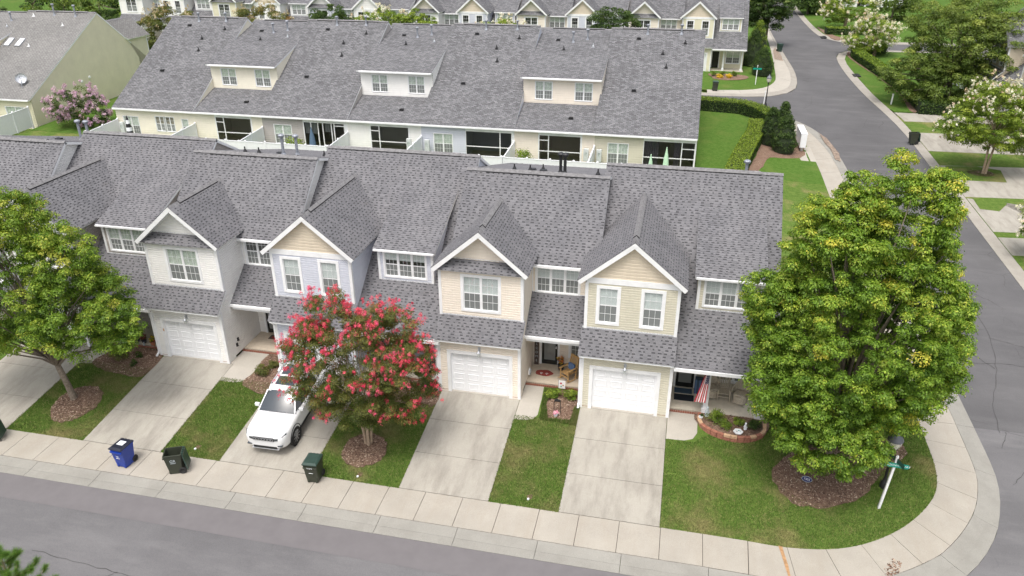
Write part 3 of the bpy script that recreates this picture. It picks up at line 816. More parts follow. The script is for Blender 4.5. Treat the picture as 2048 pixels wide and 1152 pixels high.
# ------------------------------------------------------------------ terrain
def sst(a, b, x): t = min(1, max(0, (x-a)/(b-a))); return t*t*(3-2*t)
def G(x, y):
    if y < 22.3: b = -.70-.02*(22.3-y) if y > 20.3 else -.74
    elif y < 28.2: b = -.70+.70*(y-22.3)/5.9
    elif y < 46: b = 0.
    elif y < 58: b = 1.35*sst(46, 58, y)
    elif y < 70: b = 1.35+.044*(y-58)
    else: b = 1.878+.018*(min(y, 200)-70)
    r = -.72+.044*max(0, min(y, 80)-22)+.02*max(0, min(y, 200)-80)
    t = sst(5.2, 11, x); return b*(1-t)+r*t
BRK = [20.3, 22.3, 28.2]
def drape(name, poly, mat, dz=0.0, skirt=.1, step=None, parent=None, kind='structure', zf=None, smooth_pts=0):
    bm = bmesh.new()
    vs = [bm.verts.new((x, y, 0)) for x, y in poly]; f = bm.faces.new(vs)
    if f.normal.z < 0: f.normal_flip()
    bmesh.ops.triangulate(bm, faces=bm.faces[:])
    xs = [p[0] for p in poly]; ys = [p[1] for p in poly]; size = max(max(xs)-min(xs), max(ys)-min(ys))
    st = step or (1.0 if size < 12 else 1.5 if size < 60 else 4.0)
    def cut(axis, val):
        no = (1, 0, 0) if axis == 0 else (0, 1, 0); co = (val, 0, 0) if axis == 0 else (0, val, 0)
        bmesh.ops.bisect_plane(bm, geom=bm.verts[:]+bm.edges[:]+bm.faces[:], plane_co=co, plane_no=no, dist=1e-5)
    for axis, lo, hi in ((0, min(xs), max(xs)), (1, min(ys), max(ys))):
        v = math.ceil(lo/st)*st
        if axis == 0 and hi < 4.5: v = hi+1          # terrain is constant along x here
        while v < hi-1e-6:
            if v > lo+1e-6: cut(axis, v)
            v += st
        if axis == 1:
            for b in BRK:
                if lo < b < hi: cut(1, b)
    zf = zf or G
    for v in bm.verts: v.co.z = zf(v.co.x, v.co.y)+dz
    if skirt:
        be = [e for e in bm.edges if len(e.link_faces) == 1]
        r = bmesh.ops.extrude_edge_only(bm, edges=be)
        for v in [g for g in r['geom'] if isinstance(g, bmesh.types.BMVert)]: v.co.z -= skirt
    me = bpy.data.meshes.new(name); bm.to_mesh(me); bm.free(); me.materials.append(MATS[mat])
    o = link(name, me, parent)
    if kind: o['kind'] = kind
    return o
def catmull(P, n=6, closed=False):
    out = []; m = len(P)
    for i in range(m if closed else m-1):
        p0, p1, p2, p3 = (P[(i-1) % m] if closed or i > 0 else P[0]), P[i], P[(i+1) % m], (P[(i+2) % m] if closed or i+2 < m else P[-1])
        for k in range(n):
            t = k/n
            out.append(tuple(.5*((2*p1[j])+(-p0[j]+p2[j])*t+(2*p0[j]-5*p1[j]+4*p2[j]-p3[j])*t*t+(-p0[j]+3*p1[j]-3*p2[j]+p3[j])*t**3) for j in (0, 1)))
    if not closed: out.append(P[-1])
    return out
def wob(poly, amp=.04, seed=1, n=4):
    R = random.Random(seed); q = catmull(poly, n, True)
    return [(x+R.uniform(-amp, amp), y+R.uniform(-amp, amp)) for x, y in q]

# soil sheet under everything, to the horizon
b = bmesh.new(); XS = [-1200, -500, -250, -140, -100, -80, -60, -50, -40, -30, -20, -10, 0, 4, 5, 6, 7, 8, 9, 10, 11, 12, 14, 20, 30, 45, 60, 90, 140, 250, 600, 1200]
YS = [-600, -200, -60, -20, 0, 10, 20.3, 22.3, 24, 26, 28.2, 36, 46, 48, 50, 52, 54, 56, 58, 64, 70, 80, 90, 105, 120, 140, 160, 180, 200, 260, 400, 700, 1500]
gv = [[b.verts.new((x, y, G(x, y)-.30)) for x in XS] for y in YS]
for j in range(len(YS)-1):
    for i in range(len(XS)-1): b.faces.new((gv[j][i], gv[j][i+1], gv[j+1][i+1], gv[j+1][i]))
me = bpy.data.meshes.new('ground'); b.to_mesh(me); b.free(); me.materials.append(MATS['grass']); tag(link('ground', me), kind='structure')

plain('rust_stain', (.40, .235, .115), .9, var=.3, scale=9); plain('dirt', (.27, .21, .165), .95, var=.35, scale=4)
# --- curves measured on the ground
WI = catmull([(3.0, 22.3), (3.9, 22.28), (5.15, 22.25), (6.55, 22.42), (7.6, 22.75), (8.63, 23.34), (9.62, 24.15), (10.5, 25.15), (11.17, 26.2), (11.5, 27.25), (11.62, 28.6), (11.62, 31)], 5)
WO = catmull([(3.0, 20.72), (4.6, 20.70), (6.3, 20.85), (7.7, 21.2), (8.81, 21.75), (9.75, 22.38), (10.66, 23.1), (11.65, 24.33), (12.42, 25.6), (12.9, 26.9), (13.12, 28.2), (13.17, 31)], 5)
GO = catmull([(3.0, 19.86), (4.8, 19.85), (6.6, 20.0), (8.2, 20.4), (9.5, 21.0), (10.9, 21.95), (11.9, 23.0), (12.86, 24.5), (13.45, 26.0), (13.78, 27.3), (13.9, 28.6), (13.92, 31)], 5)
WI2 = catmull([(11.62, 31), (11.60, 40), (11.56, 50), (11.55, 58), (11.54, 64), (11.35, 68.2), (10.95, 71.8), (10.35, 74.6), (9.7, 76.9)], 5)
WO2 = catmull([(13.17, 31), (13.15, 40), (13.12, 50), (13.08, 58), (13.05, 64), (12.85, 68.2), (12.35, 71.8), (11.6, 74.9), (10.3, 77.6)], 5)
GO2 = catmull([(13.92, 31), (13.9, 40), (13.87, 50), (13.82, 58), (13.78, 64), (13.6, 68.4), (13.15, 72.4), (12.3, 75.5), (10.9, 78.0)], 5)
SB = catmull([(10.9, 78.0), (9.4, 79.4), (7.2, 80.6), (4.8, 81.6), (2.4, 82.3), (-4, 83.3), (-14, 84.2), (-80, 85)], 4)     # south edge of the entry road
NI = catmull([(-80, 88.3), (-6, 88.2), (2.8, 87.95), (5.4, 88.2), (6.9, 88.7), (8.4, 89.9), (9.7, 91.9), (10.7, 95.4), (11.1, 101.5), (11.4, 108), (11.7, 116), (11.95, 128), (12.1, 160)], 4)
NO = catmull([(-80, 86.6), (-6, 86.55), (2.8, 86.3), (6.0, 86.6), (8.0, 87.4), (10.0, 88.9), (11.6, 91.3), (12.4, 95.3), (12.75, 101), (12.7, 108), (12.6, 116), (12.6, 128), (12.6, 160)], 4)
NG = catmull([(-80, 85.6), (-6, 85.5), (2.8, 85.35), (6.6, 85.75), (8.8, 86.6), (10.9, 88.4), (12.4, 91.0), (13.1, 95.3), (13.4, 101), (13.3, 108), (13.15, 116), (12.95, 128), (13.0, 160)], 4)
# east kerb, asphalt side and back of kerb
EA = catmull([(20.5, -40), (20.45, 30), (20.45, 45), (20.45, 58), (20.45, 66), (20.42, 74.4), (19.95, 82.5), (19.5, 89), (19.3, 96), (19.3, 103), (19.5, 108.5), (19.95, 112.3), (20.9, 115.0), (22.4, 116.5), (25, 117.4), (60, 119)], 5)
EB = catmull([(21.3, -40), (21.28, 30), (21.25, 45), (21.22, 58), (21.2, 66), (21.15, 74.4), (20.8, 82.5), (20.4, 89), (20.25, 96), (20.25, 103), (20.4, 108), (20.9, 111.6), (21.7, 113.9), (23.0, 115.2), (25.3, 116.0), (60, 117.6)], 5)
EA2 = catmull([(60, 124.5), (27, 122.6), (23.8, 122.4), (22.1, 123.4), (20.6, 126), (19.6, 130), (19.1, 143), (19.1, 168)], 5)
EB2 = catmull([(60, 126), (27, 124.0), (24.3, 123.7), (22.9, 124.6), (21.5, 127), (20.5, 131), (20.0, 143), (20.0, 168)], 5)

# --- roads
def rz(x, y): return G(x, y)-.06
road_front = [(-140, 6), (-140, 19.86)] + [(-30, 19.86)] + GO + [(17, 31), (17, -20), (9, 6)]
drape('road', [(-140, -30), (-140, 19.95), (3.0, 19.95)] + [(x, y) for x, y in GO[1:]] + [(13.92, 31)] + [(20.45, 31), (20.45, -30)], 'asphalt', -.07, 0, step=2.0)
north = [(13.92, 31)] + GO2[1:] + SB[1:] + [(-80, 85.6)] + NG[1:] + [(13.0, 168), (19.1, 168)] + list(reversed(EA2))[1:] + [p for p in reversed(EA) if p[1] > 31.5] + [(20.45, 31)]
drape('road', north, 'asphalt_side', -.07, 0, step=2.0)
drape('road_edge_strip', [(-80, 18.75), (-80, 19.9), (3, 19.84), (7, 19.95), (9.2, 20.65), (10.6, 21.5), (9.0, 19.6), (6.5, 18.85), (0, 18.55)], 'asphalt_seal', -.062, 0, step=2.0)
for pts in ([(-21.5, 16.5), (-19.6, 16.33), (-17.6, 16.20), (-15.2, 16.05), (-12.5, 15.75), (-8, 15.4)], [(-17.75, 16.2), (-18.1, 15.9), (-18.5, 15.4)],
            [(14.9, 30.9), (15.3, 33), (16.3, 36.0), (16.9, 39.0), (17.1, 43), (17.4, 47)], [(14.3, 36.6), (15.8, 36.4), (17.2, 36.6), (19.0, 36.2)], [(16.9, 39.0), (18.5, 38.4), (20.3, 38.0)], [(14.4, 27.5), (15.4, 28.7), (16.2, 29.4), (16.6, 30.6)],
            [(14.1, 25.4), (14.9, 24.9), (15.4, 24.0), (16.8, 23.6)], [(14.9, 24.9), (15.9, 25.4), (17.3, 25.0)], [(15.2, 30.9), (14.7, 29.8)], [(16.3, 36.0), (15.3, 37.7)], [(14.2, 49.5), (16.4, 49.2), (18.6, 49.4)], [(12.2, 82), (13.4, 84.5), (13.9, 88), (15.6, 92)], [(15.5, 110.5), (17.2, 107), (18.6, 103)]):
    m = MB(); q = catmull(pts, 6); R = random.Random(len(pts)*7)
    q = [(x+R.uniform(-.05, .05), y+R.uniform(-.05, .05)) for x, y in q]
    for (ax, ay), (bx, by) in zip(q, q[1:]):
        d = Vector((bx-ax, by-ay, 0)); 
        if d.length < 1e-4: continue
        s = Vector((-d.y, d.x, 0)).normalized()*R.uniform(.006, .015)
        m.face([(ax-s.x, ay-s.y, G(ax, ay)-.058), (bx-s.x, by-s.y, G(bx, by)-.058), (bx+s.x, by+s.y, G(bx, by)-.058), (ax+s.x, ay+s.y, G(ax, ay)-.058)], 'crack')
    m.build('road_crack', kind='structure')

# --- gutters and pavements in slabs
def strip_obj(name, A, B, mat, za, zb, parent, label=None, skirt=.12):
    m = MB(); n = len(A)
    P = [(x, y, G(x, y)+za) for x, y in A]; Q = [(x, y, G(x, y)+zb) for x, y in B]
    for i in range(n-1):
        m.face([Q[i], Q[i+1], P[i+1], P[i]], mat)
    ring = P+list(reversed(Q))
    for i in range(len(ring)):
        a, b_ = ring[i], ring[(i+1) % len(ring)]
        m.face([a, b_, (b_[0], b_[1], b_[2]-skirt), (a[0], a[1], a[2]-skirt)], mat)
    return m.build(name, parent)
def resample(P, d, closed=False):
    L = [0]
    for a, b_ in zip(P, P[1:]): L.append(L[-1]+math.hypot(b_[0]-a[0], b_[1]-a[1]))
    n = max(1, round(L[-1]/d)); out = []; k = 0
    for i in range(n+1):
        t = L[-1]*i/n
        while k < len(L)-2 and L[k+1] < t: k += 1
        u = (t-L[k])/max(1e-9, L[k+1]-L[k]); out.append((P[k][0]+(P[k+1][0]-P[k][0])*u, P[k][1]+(P[k+1][1]-P[k][1])*u))
    return out
def slabs(name, A, B, mat, za, zb, length, parent, sub=3, gap=.018, piece='slab'):
    n = max(1, round(sum(math.hypot(b_[0]-a[0], b_[1]-a[1]) for a, b_ in zip(B, B[1:]))/length))
    a_ = resample(A, 1e9); 
    def at(P, t):
        L = [0]
        for p, q in zip(P, P[1:]): L.append(L[-1]+math.hypot(q[0]-p[0], q[1]-p[1]))
        s = t*L[-1]; k = 0
        while k < len(L)-2 and L[k+1] < s: k += 1
        u = (s-L[k])/max(1e-9, L[k+1]-L[k]); return (P[k][0]+(P[k+1][0]-P[k][0])*u, P[k][1]+(P[k+1][1]-P[k][1])*u)
    for i in range(n):
        e = gap/length/2/n*1.0
        ts = [(i+e*0+ (k/sub))/n for k in range(sub+1)]; ts[0] += gap/2/(length*n); ts[-1] -= gap/2/(length*n)
        j = random.uniform(-.004, .004)
        strip_obj(piece, [at(A, t) for t in ts], [at(B, t) for t in ts], mat, za+j, zb+j, parent)
walkp = empty('sidewalk'); walkp['kind'] = 'structure'
gutp = empty('kerb_and_gutter'); gutp['kind'] = 'structure'
x = .77+1.53*1
xs = []
while x > -36: xs.append(x); x -= 1.53
for i, (b1, b0) in enumerate(zip(xs, xs[1:])):
    strip_obj('slab', [(b0+.01, 22.3), (b1-.01, 22.3)], [(b0+.01, 20.74), (b1-.01, 20.74)], 'walk', .012+random.uniform(-.004, .004), .012, walkp)
strip_obj('slab', [(2.31, 22.3), (3.9, 22.28)], [(2.31, 20.74), (3.85, 20.71)], 'walk', .012, .012, walkp)
WIc = [p for p in WI if p[0] > 3.85 or p[1] > 23]; WOc = [p for p in WO if p[0] > 3.85 or p[1] > 23]
WIc[0] = (3.92, 22.28); WOc[0] = (3.87, 20.71)
slabs('w', WIc, WOc, 'walk', .012, .012, 1.62, walkp, piece='slab')
slabs('w', WI2, WO2, 'walk', .012, .012, 1.6, walkp, piece='slab')
drape('joint_bed', [(-36, 20.70), (-36, 22.31), (3, 22.31)] + [(p[0]+.0, p[1]+.0) for p in WI] + WI2[1:] + list(reversed(WO2)) + list(reversed(WO))[1:] , 'joint', -.045, 0, step=1.5)
x = -.55+3.05*1.0; xs = []
while x > -36: xs.append(x); x -= 3.05
for b1, b0 in zip(xs, xs[1:]):
    strip_obj('gutter_slab', [(b0+.008, 20.72), (b1-.008, 20.72)], [(b0+.008, 20.26), (b1-.008, 20.26)], 'gutter', .006, -.05, gutp); strip_obj('gutter_slab', [(b0+.008, 20.255), (b1-.008, 20.255)], [(b0+.008, 19.86), (b1-.008, 19.86)], 'gutter', -.052, -.05, gutp)
def lerpc(A, B, t, n=60):
    a, b_ = resample_n(A, n), resample_n(B, n); return [(p[0]+(q[0]-p[0])*t, p[1]+(q[1]-p[1])*t) for p, q in zip(a, b_)]
def resample_n(P, n):
    L = sum(math.hypot(b_[0]-a[0], b_[1]-a[1]) for a, b_ in zip(P, P[1:])); return resample(P, L/n)[:n+1]
def gutter_run(A, B, mat='gutter', length=3.05, far=False):
    A, B = resample_n(A, 60), resample_n(B, 60); Mid = [(p[0]*.45+q[0]*.55, p[1]*.45+q[1]*.55) for p, q in zip(A, B)]
    A = [(a[0]+(q[0]-a[0])*.02, a[1]+(q[1]-a[1])*.02) for a, q in zip(A, B)]
    if far:
        strip_obj('gutter_run', A, Mid, mat, .02, -.04, gutp); strip_obj('gutter_run', Mid, B, mat, -.041, -.045, gutp)
    else:
        slabs('g', A, Mid, mat, .006, -.05, length, gutp, 4, .014, 'gutter_slab'); slabs('g', Mid, B, mat, -.052, -.05, length, gutp, 4, .014, 'gutter_slab')
gutter_run([(2.5, 20.72)]+WO, [(2.5, 19.86)]+GO); gutter_run(WO2, GO2)
gutter_run(EB, EA, 'curb_far', far=True); gutter_run(NO, NG, 'curb_far', far=True); gutter_run(EB2, EA2, 'curb_far', far=True)
A_, B_ = resample_n(NI, 70), resample_n(NO, 70); 
slabs('w', NI[8:], NO[8:], 'walk_new', .012, .02, 1.8, walkp, 2, .02, 'slab')
gutter_run([(p[0], p[1]-.75) for p in SB], SB, 'curb_far', far=True)

# --- lawns
LW = [(-28.0, -24.08), (-20.25, -17.5), (-13.42, -9.56), (-5.86, -3.1)]
for a, b_ in LW: drape('lawn', [(a, 22.31), (b_, 22.31), (b_, 29.8), (a, 29.8)], 'grass', 0, .1)
drape('lawn', [(-34.6, 22.31), (-32.15, 22.31), (-32.15, 29.5), (-34.6, 29.5)], 'grass', 0, .1)
right_lawn = [(.75, 22.31)]+[p for p in WI if p[0] > 3.1]+WI2[1:]+[(9.0, 78.3), (6.6, 79.6), (2.4, 81.2), (-2, 82), (-2, 79.3), (1.7, 79.3), (1.7, 60), (4.86, 60), (4.86, 29.5), (.75, 29.5)]
drape('lawn', right_lawn, 'grass', 0, .1, step=1.5)
drape('back_lawn', [(1.72, 60.2), (11.5, 60.2)]+[p for p in WI2 if p[1] > 60.5]+[(9.0, 78.2), (6.6, 79.5), (2.4, 81.0), (1.72, 81)], 'grass_lush', .012, .03, step=1.5)
drape('back_lawn', [(-62, 47.3), (4.9, 47.3), (4.9, 60), (1.7, 60), (-62, 60)], 'grass', .0, .1, step=2)
drape('side_lawn', [(-59.8, 60), (-50.3, 60), (-50.3, 84), (-59.8, 84)], 'grass_lush', .02, .1, step=2)
drape('verge', [(p[0]+.02, p[1]) for p in EB if 82.6 < p[1] < 115.3]+[(24.5, 115.8), (40, 116.6), (40, 83.8), (21.0, 82.6)][0:4], 'grass_lush', .01, .1, step=2)
drape('far_lawn', [(12.05, 160)]+[p for p in reversed(NI) if p[1] < 160 and p[0] > -60]+[(-60, 88.3), (-60, 160)], 'grass_lush', -.02, .1, step=4)
drape('far_verge', [p for p in EB2]+[(20.2, 200), (70, 200), (70, 127)], 'grass_lush', .0, .1, step=4)
drape('far_meadow', [(-160, 128), (12, 128), (12, 200), (-160, 200)], 'grass_lush', .03, .1, step=8)
drape('east_lawn', [(p[0]+.02, p[1]) for p in EB if p[1] < 82.3 and p[1] > -30]+[(45, 82.3), (45, -30)], 'grass', .0, .1, step=3)

# --- driveways and garden walks
def driveway(x0, x1, label, walk=None):
    e = empty('driveway', (0, 0, 0)); e['kind'] = 'structure'
    for y0, y1 in ((22.33, 24.34), (24.36, 26.38), (26.40, 28.36)):
        drape('slab', [(x0+.01, y0), (x1, y0), (x1, y1), (x0+.01, y1)], 'drive', .012, .1, parent=e, kind=None)
    drape('threshold', [(x0+.42, 28.37), (x1-.25, 28.37), (x1-.25, 28.55), (x0+.42, 28.55)], 'walk_new', .02, .1, parent=e, kind=None)
    drape('joint_bed', [(x0+.03, 22.3), (x1-.02, 22.3), (x1-.02, 28.38), (x0+.03, 28.38)], 'joint', -.03, 0, parent=e, kind=None)
    if walk: drape('entry_walk', walk, 'walk_new', .014, .1, parent=e, kind=None)
    return e
driveway(-24.08, -20.27, 'H2', [(-20.25, 27.08), (-19.6, 27.08), (-19.25, 27.16), (-19.05, 27.4), (-18.95, 27.9), (-19.0, 29.62), (-20.45, 29.62), (-20.45, 28.42), (-20.25, 28.38)])
driveway(-17.5, -13.42, 'H3', [(-13.40, 27.0), (-12.6, 27.05), (-12.3, 27.4), (-12.2, 28.85), (-13.75, 28.85), (-13.75, 28.42), (-13.4, 28.38)])
driveway(-9.56, -5.87, 'H4', [(-5.85, 27.04), (-5.35, 27.06), (-5.02, 27.2), (-4.88, 27.5), (-4.9, 28.6), (-4.98, 29.62), (-5.86, 29.62), (-5.86, 28.42), (-5.85, 28.38)])
driveway(-3.1, .73, 'H5', [(.75, 27.03), (1.5, 27.06), (1.86, 27.22), (2.03, 27.6), (2.05, 28.88), (.76, 28.88)])
driveway(-32.12, -28.02, 'H1', [(-28.0, 27.05), (-27.4, 27.15), (-27.1, 27.4), (-27.0, 28.85), (-28.35, 28.85), (-28.35, 28.42), (-28.0, 28.38)])
# --- mulch beds with loose bark
def chips_on(name, poly, n, parent, zf, dz=.03, size=(.03, .10), inner=None, mat='chips', up=.03):
    R = random.Random(n); m = MB(); xs = [p[0] for p in poly]; ys = [p[1] for p in poly]; k = 0; t = 0
    def inp(x, y):
        c = False
        for (ax, ay), (bx, by) in zip(poly, poly[1:]+poly[:1]):
            if (ay > y) != (by > y) and x < (bx-ax)*(y-ay)/(by-ay)+ax: c = not c
        return c
    while k < n and t < n*6:
        t += 1; x, y = R.uniform(min(xs), max(xs)), R.uniform(min(ys), max(ys))
        if not inp(x, y): continue
        a = R.uniform(0, 6.3); L, w = R.uniform(*size), R.uniform(.008, .022); z = zf(x, y)+dz+R.uniform(0, up)
        d = Vector((math.cos(a), math.sin(a), R.uniform(-.3, .3)))*L; s = Vector((-math.sin(a), math.cos(a), R.uniform(-.3, .3)))*w; p = Vector((x, y, z))
        m.face([p-d/2-s, p+d/2-s, p+d/2+s, p-d/2+s], mat); k += 1
    return m.build(name, parent, kind='stuff')
def bed(poly, n=900, amp=.03, seed=1, dz=.03, hump=0.0, cx=None):
    p = wob(poly, amp, seed)
    zf = G if not hump else (lambda x, y: G(x, y)+hump*max(0, 1-((x-cx[0])**2+(y-cx[1])**2)/cx[2]**2))
    e = drape('mulch_bed', p, 'mulch', dz, .06, step=.5, zf=zf)
    chips_on('wood_chips', p, n, e, zf, dz+.004); return e
def ring(cx, cy, rx, ry, n=14, rot=0): return [(cx+rx*math.cos(2*math.pi*i/n+rot), cy+ry*math.sin(2*math.pi*i/n+rot)) for i in range(n)]
bed(ring(-25.98, 24.35, 1.02, 1.22), 2200, .05, 2, hump=.10, cx=(-26.2, 24.5, 1.2))
bed(ring(-11.68, 24.0, .95, .93), 1700, .05, 3, hump=.10, cx=(-11.6, 24.2, 1.1))
bed([(5.0, 25.5), (5.3, 26.5), (6.2, 27.3), (7.4, 27.9), (8.6, 28.3), (9.6, 29.2), (10.5, 29.2), (10.5, 28.3), (9.5, 27.3), (9.0, 26.3), (8.2, 25.2), (6.9, 24.45), (5.7, 24.45)], 5200, .07, 4, hump=.12, cx=(6.8, 26.4, 2.0))
bed([(-27.35, 27.2), (-26.6, 26.85), (-25.7, 26.68), (-24.15, 26.72), (-24.12, 28.3), (-24.4, 28.75), (-26.9, 28.78), (-27.05, 28.2)], 1800, .03, 5)
bed([(-19.1, 27.15), (-18.5, 26.75), (-17.6, 26.62), (-17.52, 28.3), (-17.7, 29.6), (-18.95, 29.6), (-18.9, 28.0)], 1400, .03, 6)
bed([(-12.1, 27.3), (-11.2, 27.15), (-9.7, 27.1), (-9.6, 28.3), (-9.75, 28.75), (-12.1, 28.8)], 1400, .03, 7)
bed([(-4.62, 28.05), (-4.4, 27.35), (-3.9, 27.22), (-3.38, 27.35), (-3.3, 28.0), (-3.3, 29.1), (-4.0, 29.5), (-4.6, 29.3)], 900, .03, 8)
bed([(2.1, 28.85), (2.15, 28.0), (2.7, 27.6), (3.45, 27.42), (4.2, 27.5), (4.78, 27.9), (4.86, 28.85)], 700, .01, 9, dz=.12)
bed([(2.6, 88.9), (2.7, 95.5), (3.2, 96.6), (7.2, 96.4), (7.3, 94.6), (5.6, 93.4), (3.8, 93.6), (3.6, 90.5)][2:7]+[(3.4, 94.8)], 200, .05, 10)
bed([(6.3, 63.5), (7.2, 68.2), (7.6, 71.0), (8.6, 75.2), (9.9, 75.0), (10.6, 71.8), (10.9, 69.0), (10.6, 66.6), (9.2, 65.6), (7.8, 65.0), (7.0, 62.4), (6.4, 60.8), (5.6, 60.8)], 900, .06, 11)
bed([(21.95, 115.2), (22.4, 110), (23.2, 100), (23.9, 90), (23.4, 83.6), (22.6, 83.3), (23.1, 90), (22.6, 99), (21.7, 106), (21.3, 112)], 500, .06, 12)
bed(ring(23.9, 65.0, 1.0, .75), 300, .06, 13); bed([(21.6, 124.8), (20.9, 129), (20.5, 136), (20.9, 136), (21.8, 129.5), (23.0, 126)], 50, .06, 14)
drape('mailbox_pad', [(10.25, 65.6), (11.56, 65.5), (11.5, 69.4), (10.9, 69.4), (10.3, 67.3)], 'walk_new', .016, .1)
# east side driveways
for q in ([(21.2, 79.0), (30, 79.3), (30, 82.3), (20.95, 82.2)], [(21.25, 70.1), (30, 70.4), (30, 75.7), (21.2, 75.4)], [(21.25, 59.5), (31, 60.3), (31, 67.3), (21.25, 66.4)], [(21.28, 53.2), (30, 54), (30, 56.6), (24.2, 56.8), (23.2, 59.0), (21.27, 59.2)]):
    drape('driveway', q, 'drive', .014, .1)
drape('driveway', [(21.28, 49.6), (30, 50.2), (30, 53.0), (21.28, 52.3)], 'drive', .014, .1)
drape('lawn_patch', [(21.5, 63.1), (25.2, 63.2), (25.6, 66.0), (24, 66.6), (21.6, 66.3), (21.4, 65)], 'grass', .03, .05)
drape('lawn_patch', [(21.6, 57.2), (22.8, 57.0), (23.8, 58.6), (23.3, 59.6), (21.7, 59.3)], 'grass', .03, .05)

# grass blades, denser near the edges the photograph shows sharply
def blades(name, poly, n, h=(.04, .09), seed=1, parent=None):
    R = np.random.default_rng(seed); P = np.array(poly); lo, hi = P.min(0), P.max(0); pts = []
    while len(pts) < n:
        q = R.uniform(lo, hi, (n*2, 2)); c = np.zeros(len(q), bool)
        for (ax, ay), (bx, by) in zip(poly, poly[1:]+poly[:1]):
            if ay == by: continue
            cr = ((ay > q[:, 1]) != (by > q[:, 1])) & (q[:, 0] < (bx-ax)*(q[:, 1]-ay)/(by-ay)+ax); c ^= cr
        pts.extend(q[c].tolist())
    pts = np.array(pts[:n]); z = np.array([G(x, y) for x, y in pts])
    a = R.uniform(0, 6.283, n); w = R.uniform(.006, .014, n); hh = R.uniform(*h, n); lean = R.normal(0, .03, (n, 2))
    V = np.zeros((n, 3, 3)); dx, dy = np.cos(a)*w, np.sin(a)*w
    V[:, 0, 0], V[:, 0, 1], V[:, 0, 2] = pts[:, 0]-dx, pts[:, 1]-dy, z
    V[:, 1, 0], V[:, 1, 1], V[:, 1, 2] = pts[:, 0]+dx, pts[:, 1]+dy, z
    V[:, 2, 0], V[:, 2, 1], V[:, 2, 2] = pts[:, 0]+lean[:, 0], pts[:, 1]+lean[:, 1], z+hh
    me = bpy.data.meshes.new(name); me.vertices.add(n*3); me.vertices.foreach_set('co', V.ravel())
    me.loops.add(n*3); me.loops.foreach_set('vertex_index', np.arange(n*3)); me.polygons.add(n); me.polygons.foreach_set('loop_start', np.arange(0, n*3, 3))
    me.materials.append(MATS['blades']); me.update(calc_edges=True)
    return tag(link(name, me, parent), kind='stuff')
i = 0
for a, b_ in LW:
    blades('grass_blades', [(a-.02, 22.28), (b_+.02, 22.28), (b_+.02, 27.3), (a-.02, 27.3)], 26000, seed=i); i += 1
blades('grass_blades', [(.74, 22.28)]+[p for p in WI if p[0] > 3.1]+[(11.6, 33), (5, 33), (5, 28.4), (2.2, 27.4), (1.9, 27.0), (.74, 27.0)], 110000, seed=9)
blades('grass_blades', [(-4.9, 29.4), (-4.75, 27.2), (-3.1, 27.1), (-3.15, 28.3), (-3.35, 28.2), (-3.4, 27.35), (-4.4, 27.3), (-4.62, 28.2), (-4.6, 29.4)], 5000, (.10, .2), seed=10)

m = MB(); pts = [(4.98, 22.27), (5.12, 22.26), (5.16, 21.9), (5.24, 21.4), (5.27, 20.9), (5.20, 20.86), (5.13, 21.3), (5.06, 21.8)]
m.face([(x, y, G(x, y)+.022) for x, y in pts], 'rust_stain'); tag(m.build('rust_stain'), kind='structure')
for pl in ([(13.1, 66.0), (13.5, 65.5), (13.75, 68), (13.2, 72.5), (12.7, 74.4), (12.6, 72.5), (13.1, 69.5)], [(8.5, 21.4), (9.0, 21.9), (9.2, 22.4), (8.9, 22.5), (8.5, 22.0)], [(11.5, 107), (12.6, 106), (12.8, 112), (12.3, 118), (11.7, 114)]):
    chips_on('leaf_litter', pl, 160, None, G, .02, (.03, .09), up=.01)
drape('dirt_patch', [(13.15, 66.5), (13.5, 66), (13.7, 68), (13.25, 72.3), (12.8, 73.6), (12.9, 71), (13.2, 69)], 'dirt', .012, 0)
drape('dirt_patch', [(11.6, 108), (12.6, 107), (12.7, 111), (12.4, 117), (11.9, 114)], 'dirt', .03, 0)
# ------------------------------------------------------------------ the houses
Y0 = 28.4
fl = lambda u, v, z, k='flue', m='galv', h=.8: (u, v, z, k, m, h)
zA = lambda v: 8.9-.275*(v-5.8)
house('A', -38.87, Y0, 0, 'sd_grey', label='leftmost house of the near row, only its roof end and side gable in view', group='front row townhouses', left_wall=False,
      vents=[fl(5.0, 9.0, zA(9.0), h=1.1), fl(5.9, 8.6, zA(8.6), h=1.1), fl(4.4, 8.0, zA(8), 'box', 'black_metal'), fl(6.3, 9.6, zA(9.6), 'boot', 'steel'), fl(5.3, 10, zA(10), 'box', 'black_metal')], side_mat='sd_white')
house('B', -32.25, Y0, 0, 'sd_taupe', 'sd_white', label='taupe sided townhouse half hidden behind the left maple', group='front row townhouses', wins=('curtain', .5), side_mat='sd_taupe')
house('A', -24.25, Y0, 0, 'sd_white', label='white sided townhouse with its garage left of the white car', group='front row townhouses', wins=('dark_inside', .2), wins2=('curtain', .5),  # near-black pleats instead of a blind paint the dark room behind the glass
      vents=[fl(2.1, 7.0, zA(7.0), 'boot', 'black_metal'), fl(2.9, 7.0, zA(7), 'boot', 'black_metal'), fl(3.6, 7.9, zA(7.9), 'box', 'black_metal'), fl(4.3, 7.0, zA(7.0), h=1.0), fl(4.55, 8.0, zA(8), h=1.0), fl(6.1, 8.0, zA(8), 'boot', 'black_metal', .4)])
house('B', -17.63, Y0, 0, 'sd_blue', 'sd_beige', label='blue grey sided townhouse behind the pink flowering tree', group='front row townhouses', wins=('blind', .36), wins2=('blind', .5))
